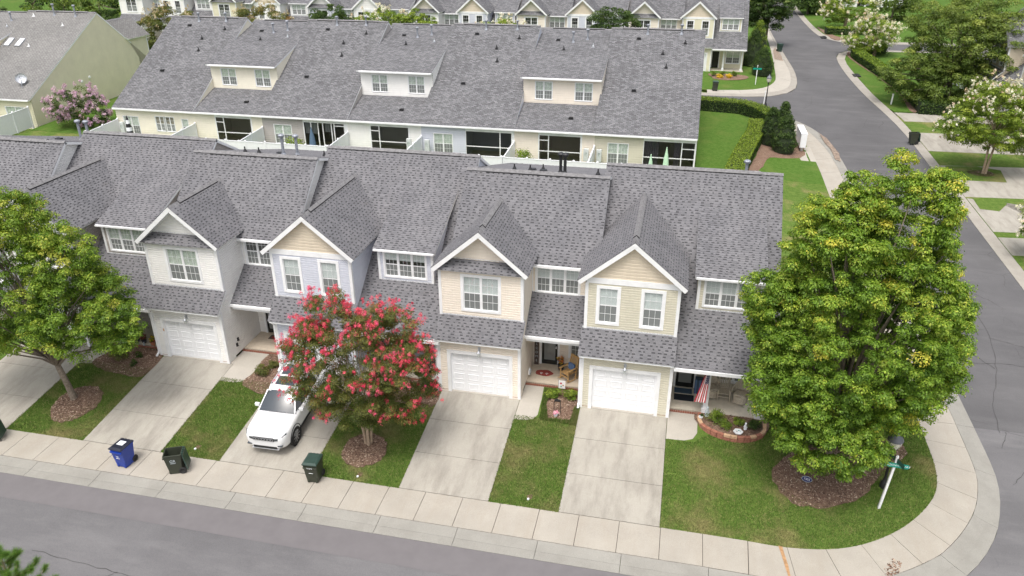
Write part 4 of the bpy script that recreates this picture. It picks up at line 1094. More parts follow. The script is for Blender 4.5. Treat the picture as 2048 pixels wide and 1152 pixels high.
house('A', -9.64, Y0, 0, 'sd_cream', label='cream sided townhouse with a rocking chair on its porch', group='front row townhouses', wins=('blind', .97), wins2=('blind', .55),
      vents=[fl(2.1, 6.6, zA(6.6), 'boot', 'black_metal'), fl(2.9, 6.5, zA(6.5), 'boot', 'black_metal'), fl(3.2, 8.4, zA(8.4), 'boot', 'black_metal'), fl(2.8, 7.6, zA(7.6), 'box', 'black_metal'), fl(3.45, 7.0, zA(7.0), 'box', 'black_metal'), fl(4.3, 7.0, zA(7.0), 'flue', 'black_metal', .9), fl(4.6, 6.4, zA(6.4), 'flue', 'black_metal', .9), fl(6.15, 6.7, zA(6.7), 'boot', 'black_metal')])
house('B', -3.12, Y0, 0, 'sd_tan', 'sd_beige', label='khaki sided end townhouse with a flag on its porch column', group='front row townhouses', wins=('blind', .8), wins2=('blind', .96), right_wall='full',
      vents=[fl(6.6, 9.2, 8.3, h=.7), fl(4.4, 9.1, 8.2, 'box', 'galv')])
# back row, its rears towards the camera
YB, ZB, RB = 79.1, 1.3, 9.3
RBs = (9.3-2.75)/11.5
zB = lambda v: 9.3-RBs*(v-7.6)
def rv_(*L): return [(u, v, (zB(v) if 1 else 0), k, m, h) for u, v, k, m, h in L]
scr = lambda wa, wc, posts, rails, drapes=(): dict(white=(wa, wc), posts=posts, rails=rails, drapes=drapes)
pi = math.pi
wn_B = [(5.25, .25, 6.95, 2.0, 2, ('curtain', .5))]
B_rear = dict(holes=[(0, -.3, 4.14, 2.66), (5.28, .28, 6.92, 1.97)], wins=wn_B, porch=(.25, .45, 4.1, 2.3, scr(0.0, 4.14, [1.2], [(1.05, .25, 4.1)])))
A_rear = dict(holes=[(1.0, -.3, 4.6, 2.66)], porch=(1.15, .35, 4.5, 2.3, scr(1.0, 4.6, [3.75], [(1.0, 1.15, 4.5), (1.9, 3.75, 4.5)])))
bv = lambda: [(3.4, 10.5, zB(10.5), 'boot', 'black_metal', .3), (1.6, 9.2, zB(9.2), 'boot', 'black_metal', .3), (5.6, 8.8, zB(8.8), 'box', 'black_metal', .3), (3.0, 12.0, zB(12), 'boot', 'black_metal', .3), (5.4, 14.6, zB(14.6), 'box', 'black_metal', .3), (4.9, 8.2, zB(8.2), 'flue', 'galv', .7), (2.0, 8.1, zB(8.1), 'flue', 'galv', .7)]
av = lambda: [(2.2, 8.0, zA(8), 'flue', 'galv', .8), (3.4, 8.6, zA(8.6), 'flue', 'galv', .8), (4.8, 8.3, zA(8.3), 'box', 'black_metal', .3), (1.5, 9.5, zA(9.5), 'boot', 'steel', .3), (4.0, 10.2, zA(10.2), 'boot', 'black_metal', .3), (2.2, 17.2, 3.4, 'box', 'black_metal', .3)]
B7r = dict(holes=[(0, -.3, 4.1, 2.66), (5.28, .28, 6.92, 1.97)], wins=wn_B, porch=(.12, .45, 4.05, 2.3, scr(0.0, 4.1, [1.1], [(1.0, .12, 4.05), (1.8, .12, 1.1)], [(2.9, 4.0, 'drape_mauve', .2, 2.3), (1.25, 1.7, 'drape_mauve', .2, 2.3)])))
B3r = dict(holes=[(0, -.3, 4.14, 2.66), (5.28, .28, 6.92, 1.97)], wins=wn_B, porch=(.35, .45, 4.05, 2.3, scr(0.0, 4.14, [1.25, 1.5, 2.3, 2.75, 3.4], [(2.1, .35, 1.2)], [(2.8, 4.0, 'blind', 1.3, 2.3), (1.6, 2.2, 'blind', 1.5, 2.3)])))
B1r = dict(holes=[(5.78, .28, 7.32, 1.97), (2.12, .75, 4.03, 2.1), (.75, .6, 1.35, 1.95)], wins=[(5.75, .25, 7.35, 2.0, 2, ('curtain', .5)), (3.12, .72, 4.06, 2.12, 2, ('drape_brown', 1.0)), (2.1, .72, 3.04, 2.12, 2, ('drape_brown', 1.0)), (.7, .55, 1.4, 2.0, 1, ('curtain', 1))])
kw = dict(detail=1, rot=pi, front=False, group='back row townhouses', ridgeB=RB)
house('B', 1.6, YB, ZB, 'sd_tan', right_wall=False, left_wall=True, rear=B7r, vents=bv(), label='back row townhouse at the right end with mauve curtained porch', **kw)
house('A', -6.4, YB, ZB, 'sd_cream', right_wall=True, left_wall=True, rear=A_rear, vents=av(), label='back row townhouse with a cream dormer, second from its right end', **kw)
house('B', -13.0, YB, ZB, 'sd_blue', rear=B_rear, vents=bv(), label='back row townhouse with blue grey rear wall and wide dark screened porch', **kw)
house('A', -21.0, YB, ZB, 'sd_white', rear=A_rear, vents=av(), label='back row townhouse with a white dormer, middle of the three dormers', **kw)
house('B', -27.6, YB, ZB, 'sd_grey', rear=B3r, vents=bv(), label='back row townhouse with taupe rear wall and glazed white sunroom', **kw)
house('A', -35.6, YB, ZB, 'sd_lemon', rear=A_rear, vents=av(), label='back row townhouse with a pale yellow dormer, leftmost of the dormers', **kw)
house('B', -42.2, YB, ZB, 'sd_lemon', rear=B1r, vents=bv(), right_wall=True, left_wall=True, label='back row townhouse at the left end with brown curtained windows', **kw)
# building on the far left, older pale grey roof
kl = dict(detail=1, rot=pi, front=True, group='khaki townhouses on the far left', ridgeB=RB, roofmat='shingle_old')
h = house('B', -60.0, 80.1, 1.3, 'sd_khaki', left_wall='full', rear=dict(holes=[(.98, .28, 3.12, 1.97)], wins=[(.95, .25, 3.15, 2.0, 2, ('curtain', .5))]), vents=[fl(2.0, 8.2, zB(8.2), h=1.0), fl(4.6, 8.1, zB(8.1), h=1.0), (2.6, 9.6, zB(9.6), 'boot', 'trim', .3), (4.6, 12.5, zB(12.5), 'boot', 'trim', .3), (6.9, 8.4, zB(8.4), 'boot', 'trim', .3)], label='khaki end house with a tall blank side wall behind the lilac tree', **kl)
for u in (5.6, 6.9):
    m = MB(); f, k = SR(19.1, 2.75, RBs)
    b0 = (19.1-12.6)*k
    P = [f.p(u, b0, 0), f.p(u+.62, b0, 0), f.p(u+.62, b0+1.2, 0), f.p(u, b0+1.2, 0)]; m.hexa(P+[p+f.N*.12 for p in P], 'steel')
    Q = [f.p(u+.06, b0+.06, .125), f.p(u+.56, b0+.06, .125), f.p(u+.56, b0+1.14, .125), f.p(u+.06, b0+1.14, .125)]; m.face(Q, 'trim'); m.build('skylight', h)
m = MB(); m.lathe([(0, -.06), (.12, -.045), (.24, .0), (.30, .06)], (0, 0, 0), 'steel', 14, 'Y'); m.tube([(0, 0, 0), (0, .15, -.25), (0, .1, -.55)], .02, 'galv', 6); m.tube([(0, 0, -.25), (.0, .45, .0)], .012, 'galv', 5)
o = m.build('satellite_dish', h); o.location = (1.9, 17.3, zB(17.3)+.55); o.scale = (1.7, 1.7, 1.7); o.rotation_euler = (.5, 0, .6)
house('A', -68.0, 80.1, 1.3, 'sd_khaki', rear=A_rear, vents=av(), label='khaki house with a roof dormer at the far left edge', **kl)
for u in (13.2, 14.4):
    pass
# third row, fronts towards the camera
XR = [('B', -.55, 'sd_khaki', 'sd_beige', 'khaki third row end house with a wide front porch beside the side street'), ('A', -7.0, 'sd_cream', 'sd_cream', 'cream third row house next to the khaki end house'), ('B', -14.5, 'sd_blue', 'sd_beige', 'pale blue third row house right of the round white flowering bush tree'),
      ('A', -20.9, 'sd_cream', 'sd_cream', 'cream third row house between the two pale blue ones'), ('B', -28.45, 'sd_blue', 'sd_beige', 'pale blue third row house left of the round tree top'), ('A', -34.8, 'sd_white', 'sd_cream', 'cream third row house behind the white flowering tree clump'),
      ('B', -42.6, 'sd_white', 'sd_white', 'white third row house right of the dark green round tree'), ('A', -49.0, 'sd_blue', 'sd_white', 'bluish third row house showing between two flowering trees'), ('B', -56.8, 'sd_white', 'sd_beige', 'white third row house left of the first flowering tree'), ('A', -63.2, 'sd_khaki', 'sd_khaki', 'third row house left of the white one, mostly behind the khaki end house'), ('B', -71.0, 'sd_white', 'sd_white', 'white third row house above the ridge of the khaki end house'), ('A', -77.4, 'sd_white', 'sd_white', 'leftmost third row house at the top of the picture')]
for i, (t, x, c, cg, lb) in enumerate(XR):
    house(t, x, 98.0, 2.3 if x > -40 else 2.3+(abs(x)-40)*.03, c, cg, detail=1, sx=.96, label=lb, group='third row townhouses', right_wall=True, left_wall=True, wins=('curtain', .5), wins2=('dark_inside', .3))  # upper windows: near-black pleats paint dark rooms, no blinds hang there
# east side houses facing the side street
EH = [('A', 96.5, 'sd_white', 'white sided house right of the street, behind the big spreading tree'), ('B', 88.3, 'sd_beige', 'beige sided house under the right edge of the spreading tree'), ('A', 80.2, 'sd_beige', 'beige house with a shingled gable at the right edge of the picture'), ('B', 73.2, 'sd_white', 'white house behind the large white flowering tree')]
for t, y, c, lb in EH:
    house(t, 30.0, y, G(30, y)+.1, c, c, detail=1, rot=-pi/2, label=lb, group='houses east of the side street', wins2=('curtain', .5))
house('B', 27, 163, 3.4, 'sd_white', detail=1, label='white house at the top of the picture beyond the street', group='houses at the far end of the street')
house('A', 35.2, 163, 3.4, 'sd_white', detail=1, label='far house whose grey roof shows above the spreading tree', group='houses at the far end of the street')
# ------------------------------------------------------------------ vegetation
def leaves_mesh(name, P, Nn, size, colr, mat, seed=0, aspect=.62):
    R = np.random.default_rng(seed); n = len(P)
    Nn = Nn/np.linalg.norm(Nn, axis=1, keepdims=True); t = R.normal(size=(n, 3)); t -= (t*Nn).sum(1, keepdims=True)*Nn
    t /= np.linalg.norm(t, axis=1, keepdims=True)+1e-9; b_ = np.cross(Nn, t); s = size[:, None]
    V = np.empty((n, 4, 3)); V[:, 0] = P-t*s*.5; V[:, 1] = P+b_*s*.5*aspect+Nn*s*.10; V[:, 2] = P+t*s*.5-Nn*s*.08; V[:, 3] = P-b_*s*.5*aspect+Nn*s*.10
    me = bpy.data.meshes.new(name); me.vertices.add(n*4); me.vertices.foreach_set('co', V.ravel().astype(np.float32))
    me.loops.add(n*4); me.loops.foreach_set('vertex_index', np.arange(n*4, dtype=np.int32)); me.polygons.add(n); me.polygons.foreach_set('loop_start', np.arange(0, n*4, 4, dtype=np.int32))
    me.update(calc_edges=True); ca = me.color_attributes.new('col', 'FLOAT_COLOR', 'POINT')
    c4 = np.ones((n, 4, 4), np.float32); c4[:, :, :3] = np.clip(colr, 0, 1)[:, None, :]; ca.data.foreach_set('color', c4.ravel())
    me.materials.append(MATS[mat]); return me
def cloud(clumps, per, size, pal, seed=0, jitter=.22, up=.8, shell=.5, flat=0.0):
    """clumps: (n,7) centre, radii, palette coordinate; returns leaf arrays"""
    R = np.random.default_rng(seed); n = len(clumps); k = np.repeat(np.arange(n), per)
    d = R.normal(size=(len(k), 3)); d /= np.linalg.norm(d, axis=1, keepdims=True); d[:, 2] = np.where(R.random(len(k)) < .62, np.abs(d[:, 2]), d[:, 2])
    r = shell+(1-shell)*R.random(len(k))**.7; r = np.where(R.random(len(k)) < .14, r*R.uniform(1.1, 1.5, len(k)), r)
    P = clumps[k, :3]+d*clumps[k, 3:6]*r[:, None]
    Nn = d*1.0+np.array([0, 0, up])+R.normal(size=d.shape)*.45
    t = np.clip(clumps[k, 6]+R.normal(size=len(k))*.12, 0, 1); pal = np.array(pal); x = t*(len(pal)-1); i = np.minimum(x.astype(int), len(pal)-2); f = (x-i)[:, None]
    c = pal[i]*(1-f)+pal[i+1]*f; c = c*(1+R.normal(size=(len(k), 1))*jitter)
    return P, Nn, size*R.uniform(.7, 1.3, len(k)), c
def lobes_clumps(lobes, n, rad, seed=0, inner=.55, flat=.6, tops=.0):
    """spread clumps over the union of ellipsoid lobes (cx,cy,cz,rx,ry,rz)"""
    R = np.random.default_rng(seed); L = np.array(lobes); w = (L[:, 3]*L[:, 4]+L[:, 4]*L[:, 5]+L[:, 3]*L[:, 5]); out = []
    zmin, zmax = (L[:, 2]-L[:, 5]).min(), (L[:, 2]+L[:, 5]).max()
    while len(out) < n:
        i = R.choice(len(L), p=w/w.sum()); d = R.normal(size=3); d /= np.linalg.norm(d); r = inner+(1-inner)*R.random()**.6
        p = L[i, :3]+d*L[i, 3:6]*r
        # drop if deep inside another lobe
        q = ((p-L[:, :3])/L[:, 3:6]); q[i] = 9
        if (np.sum(q*q, 1) < .45).any() and R.random() < .8: continue
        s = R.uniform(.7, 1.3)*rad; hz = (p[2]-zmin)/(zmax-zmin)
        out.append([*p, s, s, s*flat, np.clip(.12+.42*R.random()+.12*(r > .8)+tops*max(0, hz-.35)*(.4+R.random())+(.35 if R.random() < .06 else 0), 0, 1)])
    return np.array(out)
def limbs(mb, base, clumps, n, r0, mat, seed=0, fork=1.2, lean=(0, 0), stems=1, spread=.12):
    R = random.Random(seed); bx, by, bz = base; idx = sorted(range(len(clumps)), key=lambda i: R.random())[:n]
    for s in range(stems):
        a = 6.283*s/max(1, stems)+.4; ox, oy = (math.cos(a)*spread, math.sin(a)*spread) if stems > 1 else (0, 0)
        mb.tube([(bx+ox, by+oy, bz-.15), (bx+ox*1.05, by+oy*1.05, bz+.12), (bx+ox*1.4+lean[0]*.4, by+oy*1.4+lean[1]*.4, bz+fork*.5), (bx+ox*2.2+lean[0], by+oy*2.2+lean[1], bz+fork)], [r0*1.35, r0, r0*.85, r0*.75], mat, 10)
    for k, i in enumerate(idx):
        c = clumps[i]; s = k % stems; a = 6.283*s/max(1, stems)+.4; ox, oy = (math.cos(a)*spread*2.2, math.sin(a)*spread*2.2) if stems > 1 else (0, 0)
        p0 = Vector((bx+ox+lean[0], by+oy+lean[1], bz+fork-.05)); p3 = Vector((c[0], c[1], c[2])); h = p3.z-p0.z
        p1 = p0+Vector(((p3.x-p0.x)*.18, (p3.y-p0.y)*.18, h*.35)); p2 = p0+Vector(((p3.x-p0.x)*.55+R.uniform(-.2, .2), (p3.y-p0.y)*.55+R.uniform(-.2, .2), h*.7))
        rr = r0*R.uniform(.28, .5); mb.tube([p0, p1, p2, p3], [rr, rr*.8, rr*.5, rr*.15], mat, 5)
def tree(name, label, cat, base, lobes, nclump, crad, per, leaf, pal, seed=0, r0=.14, fork=1.4, nl=24, bark='bark', group=None, stems=1, spread=.12, tops=.2, inner=.5, flat=.6, lean=(0, 0), flowers=None, up=.8, jitter=.2, shell=.5):
    z = G(*base); e = empty(name, (base[0], base[1], z), 0, (1, 1, 1), label, cat, group)
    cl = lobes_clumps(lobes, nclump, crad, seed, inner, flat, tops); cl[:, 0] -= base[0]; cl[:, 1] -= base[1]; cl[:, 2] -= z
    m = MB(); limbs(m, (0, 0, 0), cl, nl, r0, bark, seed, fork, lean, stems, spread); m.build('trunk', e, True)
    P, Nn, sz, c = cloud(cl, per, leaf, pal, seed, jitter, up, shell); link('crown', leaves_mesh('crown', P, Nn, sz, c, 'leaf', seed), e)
    if flowers:
        nf, fr_, fsize, fper, fpal, zlow = flowers; R = np.random.default_rng(seed+5)
        zc = cl[:, 2]; L = np.array(lobes)-np.array([base[0], base[1], z, 0, 0, 0]); ctr = L[:, :3].mean(0); out = cl[:, :3]-ctr; outn = out/np.linalg.norm(out, axis=1, keepdims=True)
        sc = outn[:, 2]*1.0+np.linalg.norm(out/ L[:, 3:6].mean(0), axis=1)*.8+R.normal(size=len(cl))*.2+.55*np.sin(cl[:, 0]*2.1+seed)*np.sin(cl[:, 1]*1.7+1)*np.cos(cl[:, 2]*2.3+.5); sc[zc < zlow] -= .8
        pick = np.argsort(-sc)[:nf]; f = []
        for i in pick:
            for _ in range(3):
                o = outn[i]*cl[i, 3]*.9+R.normal(size=3)*cl[i, 3]*.45; s = fr_*R.uniform(.6, 1.3); f.append([*(cl[i, :3]+o+np.array([0, 0, .1])), s*.75, s*.75, s*1.1, R.random()])
        P, Nn, sz, c = cloud(np.array(f), fper, fsize, fpal, seed+3, .14, .5, .2); link('blossom', leaves_mesh('blossom', P, Nn, sz, c, 'petal', seed+3), e)
    return e
MAPLE = [(.055, .115, .016), (.10, .19, .022), (.155, .265, .030), (.225, .34, .040), (.35, .43, .06), (.60, .54, .08)]
MAPLE2 = [(.05, .10, .015), (.095, .175, .02), (.15, .25, .03), (.22, .32, .04), (.34, .41, .06), (.52, .50, .09)]
DARKG = [(.020, .045, .012), (.045, .085, .018), (.085, .14, .03), (.15, .21, .05)]
BRONZE = [(.06, .085, .02), (.115, .145, .034), (.19, .185, .05), (.34, .20, .075)]
LIME = [(.07, .13, .018), (.16, .24, .03), (.28, .36, .05), (.40, .46, .08)]
OAK = [(.06, .10, .02), (.12, .18, .035), (.20, .26, .055), (.32, .36, .085)]
def blob(name, label, cat, x, y, r, h, pal, per=900, leaf=.05, seed=0, group=None, z=None, n=16, mat='leaf', flat=.8):
    zz = G(x, y) if z is None else z
    e = empty(name, (x, y, zz), 0, (1, 1, 1), label, cat, group)
    cl = lobes_clumps([(0, 0, h*.5, r*.8, r*.8, h*.45)], n, r*.38, seed, .3, flat, .3); P, Nn, sz, c = cloud(cl, max(30, per//n), leaf, pal, seed, .2, .6, .4)
    P[:, 2] = np.maximum(P[:, 2], .01); link('foliage', leaves_mesh('foliage', P, Nn, sz, c, mat, seed), e)
    m = MB(); m.tube([(0, 0, -.05), (0, 0, h*.5)], [r*.07, r*.04], 'bark', 6); m.build('stem', e); return e

tree('maple_tree', 'big bright green maple with yellowing tips on the corner lawn', 'tree', (7.15, 26.8),
     [(7.3, 26.9, 5.6, 3.7, 3.6, 4.2), (6.0, 25.9, 4.1, 2.7, 2.4, 2.3), (8.7, 27.3, 5.0, 2.6, 2.5, 2.7), (6.0, 26.8, 8.5, 2.0, 2.1, 2.9), (8.3, 27.0, 9.3, 1.6, 1.7, 3.0), (4.8, 26.6, 6.2, 1.6, 1.6, 2.3), (9.2, 27.2, 7.2, 1.5, 1.6, 2.3),
      (6.2, 26.8, 10.6, .8, .8, 1.5), (7.5, 26.9, 11.2, .75, .75, 1.7), (8.9, 26.9, 10.9, .7, .7, 1.5), (5.2, 26.6, 9.6, .7, .7, 1.3), (6.6, 24.8, 2.5, 2.0, 1.5, 1.4), (9.6, 27.5, 4.3, 1.4, 1.5, 1.4), (10.5, 27.3, 6.9, .6, .7, .7), (3.6, 26.4, 7.4, .7, .8, .9)],
     2400, .27, 165, .086, MAPLE, 11, .19, 1.7, 70, tops=.42, inner=.5, flat=.72)
tree('maple_tree', 'wide leaning maple in a mulch ring left of the blue bin', 'tree', (-26.25, 24.55),
     [(-27.6, 24.7, 5.4, 3.6, 3.2, 2.9), (-24.5, 24.4, 4.6, 2.2, 2.4, 2.2), (-27.0, 24.6, 7.8, 1.9, 1.9, 2.0), (-24.8, 24.6, 6.6, 1.5, 1.5, 1.8), (-29.5, 24.2, 4.2, 2.2, 2.2, 2.0), (-22.9, 24.3, 4.1, 1.3, 1.3, 1.2), (-26.3, 24.5, 8.8, .8, .8, 1.1), (-28.3, 24.5, 8.7, .8, .8, 1.0)],
     1200, .28, 145, .086, MAPLE2, 12, .16, 1.9, 46, tops=.35, lean=(-.35, .0), inner=.5, flat=.7)
tree('crape_myrtle', 'small tree covered in coral pink blossom beside the white car', 'tree', (-11.6, 24.32),
     [(-11.7, 24.3, 3.7, 2.6, 2.2, 2.1), (-13.3, 24.2, 3.0, 1.4, 1.5, 2.0), (-9.9, 24.3, 3.2, 1.4, 1.5, 2.0), (-12.8, 24.4, 5.4, 1.1, 1.1, 1.2), (-10.4, 24.4, 5.1, 1.5, 1.2, 1.2), (-11.6, 23.6, 2.3, 1.6, 1.2, 1.1), (-13.9, 24.2, 4.2, .8, .8, .9)],
     520, .29, 330, .052, BRONZE, 13, .075, 1.3, 46, 'bark_pale', stems=4, spread=.10, flowers=(330, .125, .040, 62, [(.52, .03, .08), (.72, .07, .13), (.80, .15, .17), (.82, .11, .27)], .9), inner=.5, jitter=.3)
# lilac flowering tree behind the front row
tree('crape_myrtle', 'lilac pink flowering tree between the khaki end house and the back row', 'tree', (-55.6, 62.0), [(-55.7, 62, 3.4, 2.4, 2.2, 1.9), (-54.6, 62, 2.9, 1.8, 1.8, 1.6), (-56.8, 62, 3.4, 1.7, 1.7, 1.6)], 90, .42, 160, .11, DARKG, 14, .07, 1.0, 14, 'bark_pale', stems=3,
     flowers=(75, .26, .10, 60, [(.50, .30, .48), (.66, .44, .62), (.74, .55, .70)], .6))
WH = [(.62, .55, .45), (.80, .76, .66), (.88, .86, .80), (.75, .55, .42)]
tree('crape_myrtle', 'large white flowering tree on the small lawn among the east driveways', 'tree', (24.1, 65.0), [(23.9, 65, 5.3, 3.2, 3.0, 2.2), (21.8, 65, 4.9, 2.0, 2.0, 1.4), (26.0, 65, 5.0, 2.3, 2.2, 2.0), (23.6, 65, 6.8, 2.2, 2.2, 1.5)], 330, .42, 190, .115, LIME, 15, .10, 2.2, 30, 'bark_pale', stems=4, spread=.12,
     flowers=(120, .15, .10, 24, WH, 2.5))
tree('crape_myrtle', 'white flowering tree inside the curved hedge by the junction', 'tree', (24.7, 112.8), [(24.0, 112.8, 5.3, 3.0, 2.8, 2.3), (23.0, 112.8, 4.4, 2.2, 2.0, 1.6), (25.4, 112.8, 5.2, 2.0, 2.0, 1.9)], 110, .5, 120, .17, LIME, 16, .12, 1.6, 20, 'bark_pale', stems=3, flowers=(75, .3, .16, 26, WH, 1.5))
tree('crape_myrtle', 'white flowering tree behind the clipped hedge at the top of the street', 'tree', (24.5, 135.5), [(24.5, 135.5, 6.2, 3.8, 3, 2.6), (22.3, 135.5, 5.4, 2.2, 2, 1.6)], 100, .55, 110, .2, LIME, 17, .12, 2, 16, 'bark_pale', stems=3, flowers=(60, .3, .18, 24, WH, 1.5))
tree('crape_myrtle', 'white flowering tree cut by the right edge of the picture', 'tree', (22.9, 49.5), [(23.2, 49.5, 2.9, 1.9, 1.8, 1.7), (22.2, 48.6, 2.2, 1.2, 1.2, 1.1)], 70, .35, 180, .10, LIME, 18, .07, 1.0, 12, 'bark_pale', stems=3, flowers=(40, .15, .09, 24, WH, .8))
tree('willow_oak', 'big spreading dark green tree east of the street hiding the houses', 'tree', (27.0, 87.5),
     [(26.3, 87, 8.2, 4.2, 4.2, 3.6), (23.0, 86, 5.0, 3.2, 3.2, 2.8), (29.5, 87, 7.4, 4.6, 4.0, 3.2), (24.5, 88, 9.5, 3.0, 3.0, 2.4), (28.5, 89, 10.5, 3.6, 3.2, 2.0), (26.0, 84.5, 3.8, 3.4, 3.0, 2.3), (33.0, 88, 9.0, 3.4, 3.0, 2.2)], 620, .62, 170, .17, OAK, 19, .28, 2.2, 60, tops=.3, flat=.62, inner=.4)
tree('oak_tree', 'dark round tree leaning over the street behind the khaki end house', 'tree', (11.2, 119), [(11.0, 118, 8.0, 2.9, 2.9, 3.6), (8.8, 118, 7.8, 2.4, 2.4, 3.0), (12.2, 117, 9.0, 2.0, 2.0, 2.4)], 150, .7, 170, .22, DARKG, 20, .2, 3.0, 20, tops=.35)
# tops of trees in the gap between the back and the third row
TOPS = [(-62.5, 88, 7.5, 4.6, 4.4, [*BRONZE], 'tree top with faded blossom left of the white third row house', 1), (-50.0, 88, 7.9, 4.6, 4.6, [*BRONZE], 'second tree top with faded blossom behind the back row roofs', 1), (-41.3, 88.5, 8.2, 3.1, 4.3, [*DARKG], 'dark green round tree top between two pale third row houses', 0),
        (-34.8, 88.5, 8.2, 3.9, 4.2, [*LIME], 'tree top with white blossom over the back row ridge', 2), (-30.5, 88.0, 8.2, 2.6, 3.8, [*LIME], 'bright green tree top right of the white blossom one', 0), (-20.4, 88, 7.4, 4.0, 3.6, [*LIME], 'flat domed yellow green tree top over the middle of the back row', 2),
        (-8.0, 88.5, 8.6, 3.2, 4.6, [*DARKG], 'tall loose green tree top in front of the cream third row house', 0), (-4.7, 88.5, 6.9, 1.7, 3.2, [*DARKG], 'small green tree top beside the khaki third row house', 0)]
for i, (x, y, zc, r, h, pal, lb, fl_) in enumerate(TOPS):
    tree('treetop_tree' if False else 'broadleaf_tree', lb, 'tree', (x, y), [(x, y, zc-.8, r*.9, r*.9, h*.62), (x-r*.4, y, zc-1.2, r*.55, r*.6, h*.5), (x+r*.45, y, zc-1.0, r*.5, r*.6, h*.5)], int(42*r), .5, 130, .17, pal, 40+i, .14, 3.0, 12, group='trees between the back and third rows', flowers=((26, .24, .15, 20, WH if fl_ == 2 else [(.45, .36, .22), (.62, .52, .36)], 3.5) if fl_ else None))
# far trees
FT = [(-80, 108, 6, 5, 7, OAK), (-90, 118, 7, 6, 8, DARKG), (-100, 122, 7, 6, 8, OAK), (-70, 122, 7, 5, 7, DARKG), (-108, 116, 6, 6, 8, DARKG), (-86, 112, 6, 5, 6, DARKG), (-76, 118, 6, 5, 6, DARKG), (-66, 116, 6, 4.4, 6, OAK), (-57, 122, 6, 4.0, 6, DARKG), (-95, 108, 6, 5, 6, OAK), (20.8, 152, 7, 3.4, 4.8, DARKG), (24.5, 158, 7, 3.6, 5, OAK), (33.8, 147, 7, 3.5, 5, OAK), (8.2, 140, 7, 3.4, 5, DARKG), (10.0, 152, 7, 3.4, 5, OAK)]
FL = ['olive tree just above the left skylights', 'big dark tree in the top left corner group', 'olive tree deep in the top left corner', 'dark tree behind the leftmost third row house', 'dark tree cut by the top left corner', 'dark tree far off at the top left behind the khaki roof', 'broad dark tree behind the khaki house ridge', 'olive green tree left of the first third row house', 'dark tree behind the third row at the left', 'olive tree at the far top left corner', 'dark tree on the verge at the top of the street', 'olive tree right of the street end', 'olive tree beside the far white house', 'dark tree left of the street beyond the round tree', 'olive tree farthest up the left side of the street']
for i, (x, y, zc, r, h, pal) in enumerate(FT):
    tree('broadleaf_tree', FL[i], 'tree', (x, y), [(x, y, zc, r, r, h*.8), (x+r*.5, y, zc-1, r*.6, r*.6, h*.6)], 60, 1.0, 110, .34, pal, 60+i, .2, 3.0, 8, group='trees far behind the houses')

def cone_tree(x, y, r, h, label, seed, group=None, pal=DARKG, leaf=.10, n=150, per=70):
    z = G(x, y); e = empty('holly_tree', (x, y, z), 0, (1, 1, 1), label, 'tree', group); R = np.random.default_rng(seed); cl = []
    for k in range(n):
        t = R.random()**1.2; a = R.uniform(0, 6.283); hz = .12+t*(h-.3); w = r*min(1, (.55+2.2*t))*(1-t)**.62 if t > 0 else r
        rr = w*R.uniform(.75, 1.0); s = .26*r/1.1*R.uniform(.8, 1.2); cl.append([math.cos(a)*rr, math.sin(a)*rr, hz, s, s, s*.9, .2+.5*R.random()])
    P, Nn, sz, c = cloud(np.array(cl), per, leaf, pal, seed, .25, .3, .4); link('crown', leaves_mesh('crown', P, Nn, sz, c, 'leaf', seed), e)
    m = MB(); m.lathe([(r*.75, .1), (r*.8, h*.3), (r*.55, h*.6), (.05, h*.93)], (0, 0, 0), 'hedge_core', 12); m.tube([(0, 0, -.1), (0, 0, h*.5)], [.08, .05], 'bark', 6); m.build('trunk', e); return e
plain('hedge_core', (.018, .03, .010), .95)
HG = 'clipped conical hollies by the mailboxes'
cone_tree(7.95, 68.7, 1.05, 3.3, 'conical holly nearest the corner where the hedges meet, left of the three', 71, HG)
cone_tree(9.0, 67.2, 1.15, 3.3, 'conical holly right beside the white mailboxes, front of the three', 72, HG)
cone_tree(9.35, 72.6, .95, 3.0, 'conical holly standing behind the other two, rearmost of the three', 73, HG)
cone_tree(9.25, 97.5, 1.45, 3.2, 'clipped round dark holly beside the khaki third row house lawn', 74)
cone_tree(8.4, 103.0, 1.5, 4.3, 'taller dark holly behind the clipped one along the pavement', 75)
cone_tree(9.4, 109.5, 1.4, 4.6, 'yellow green shrub tree below the dark round tree', 76, pal=LIME)

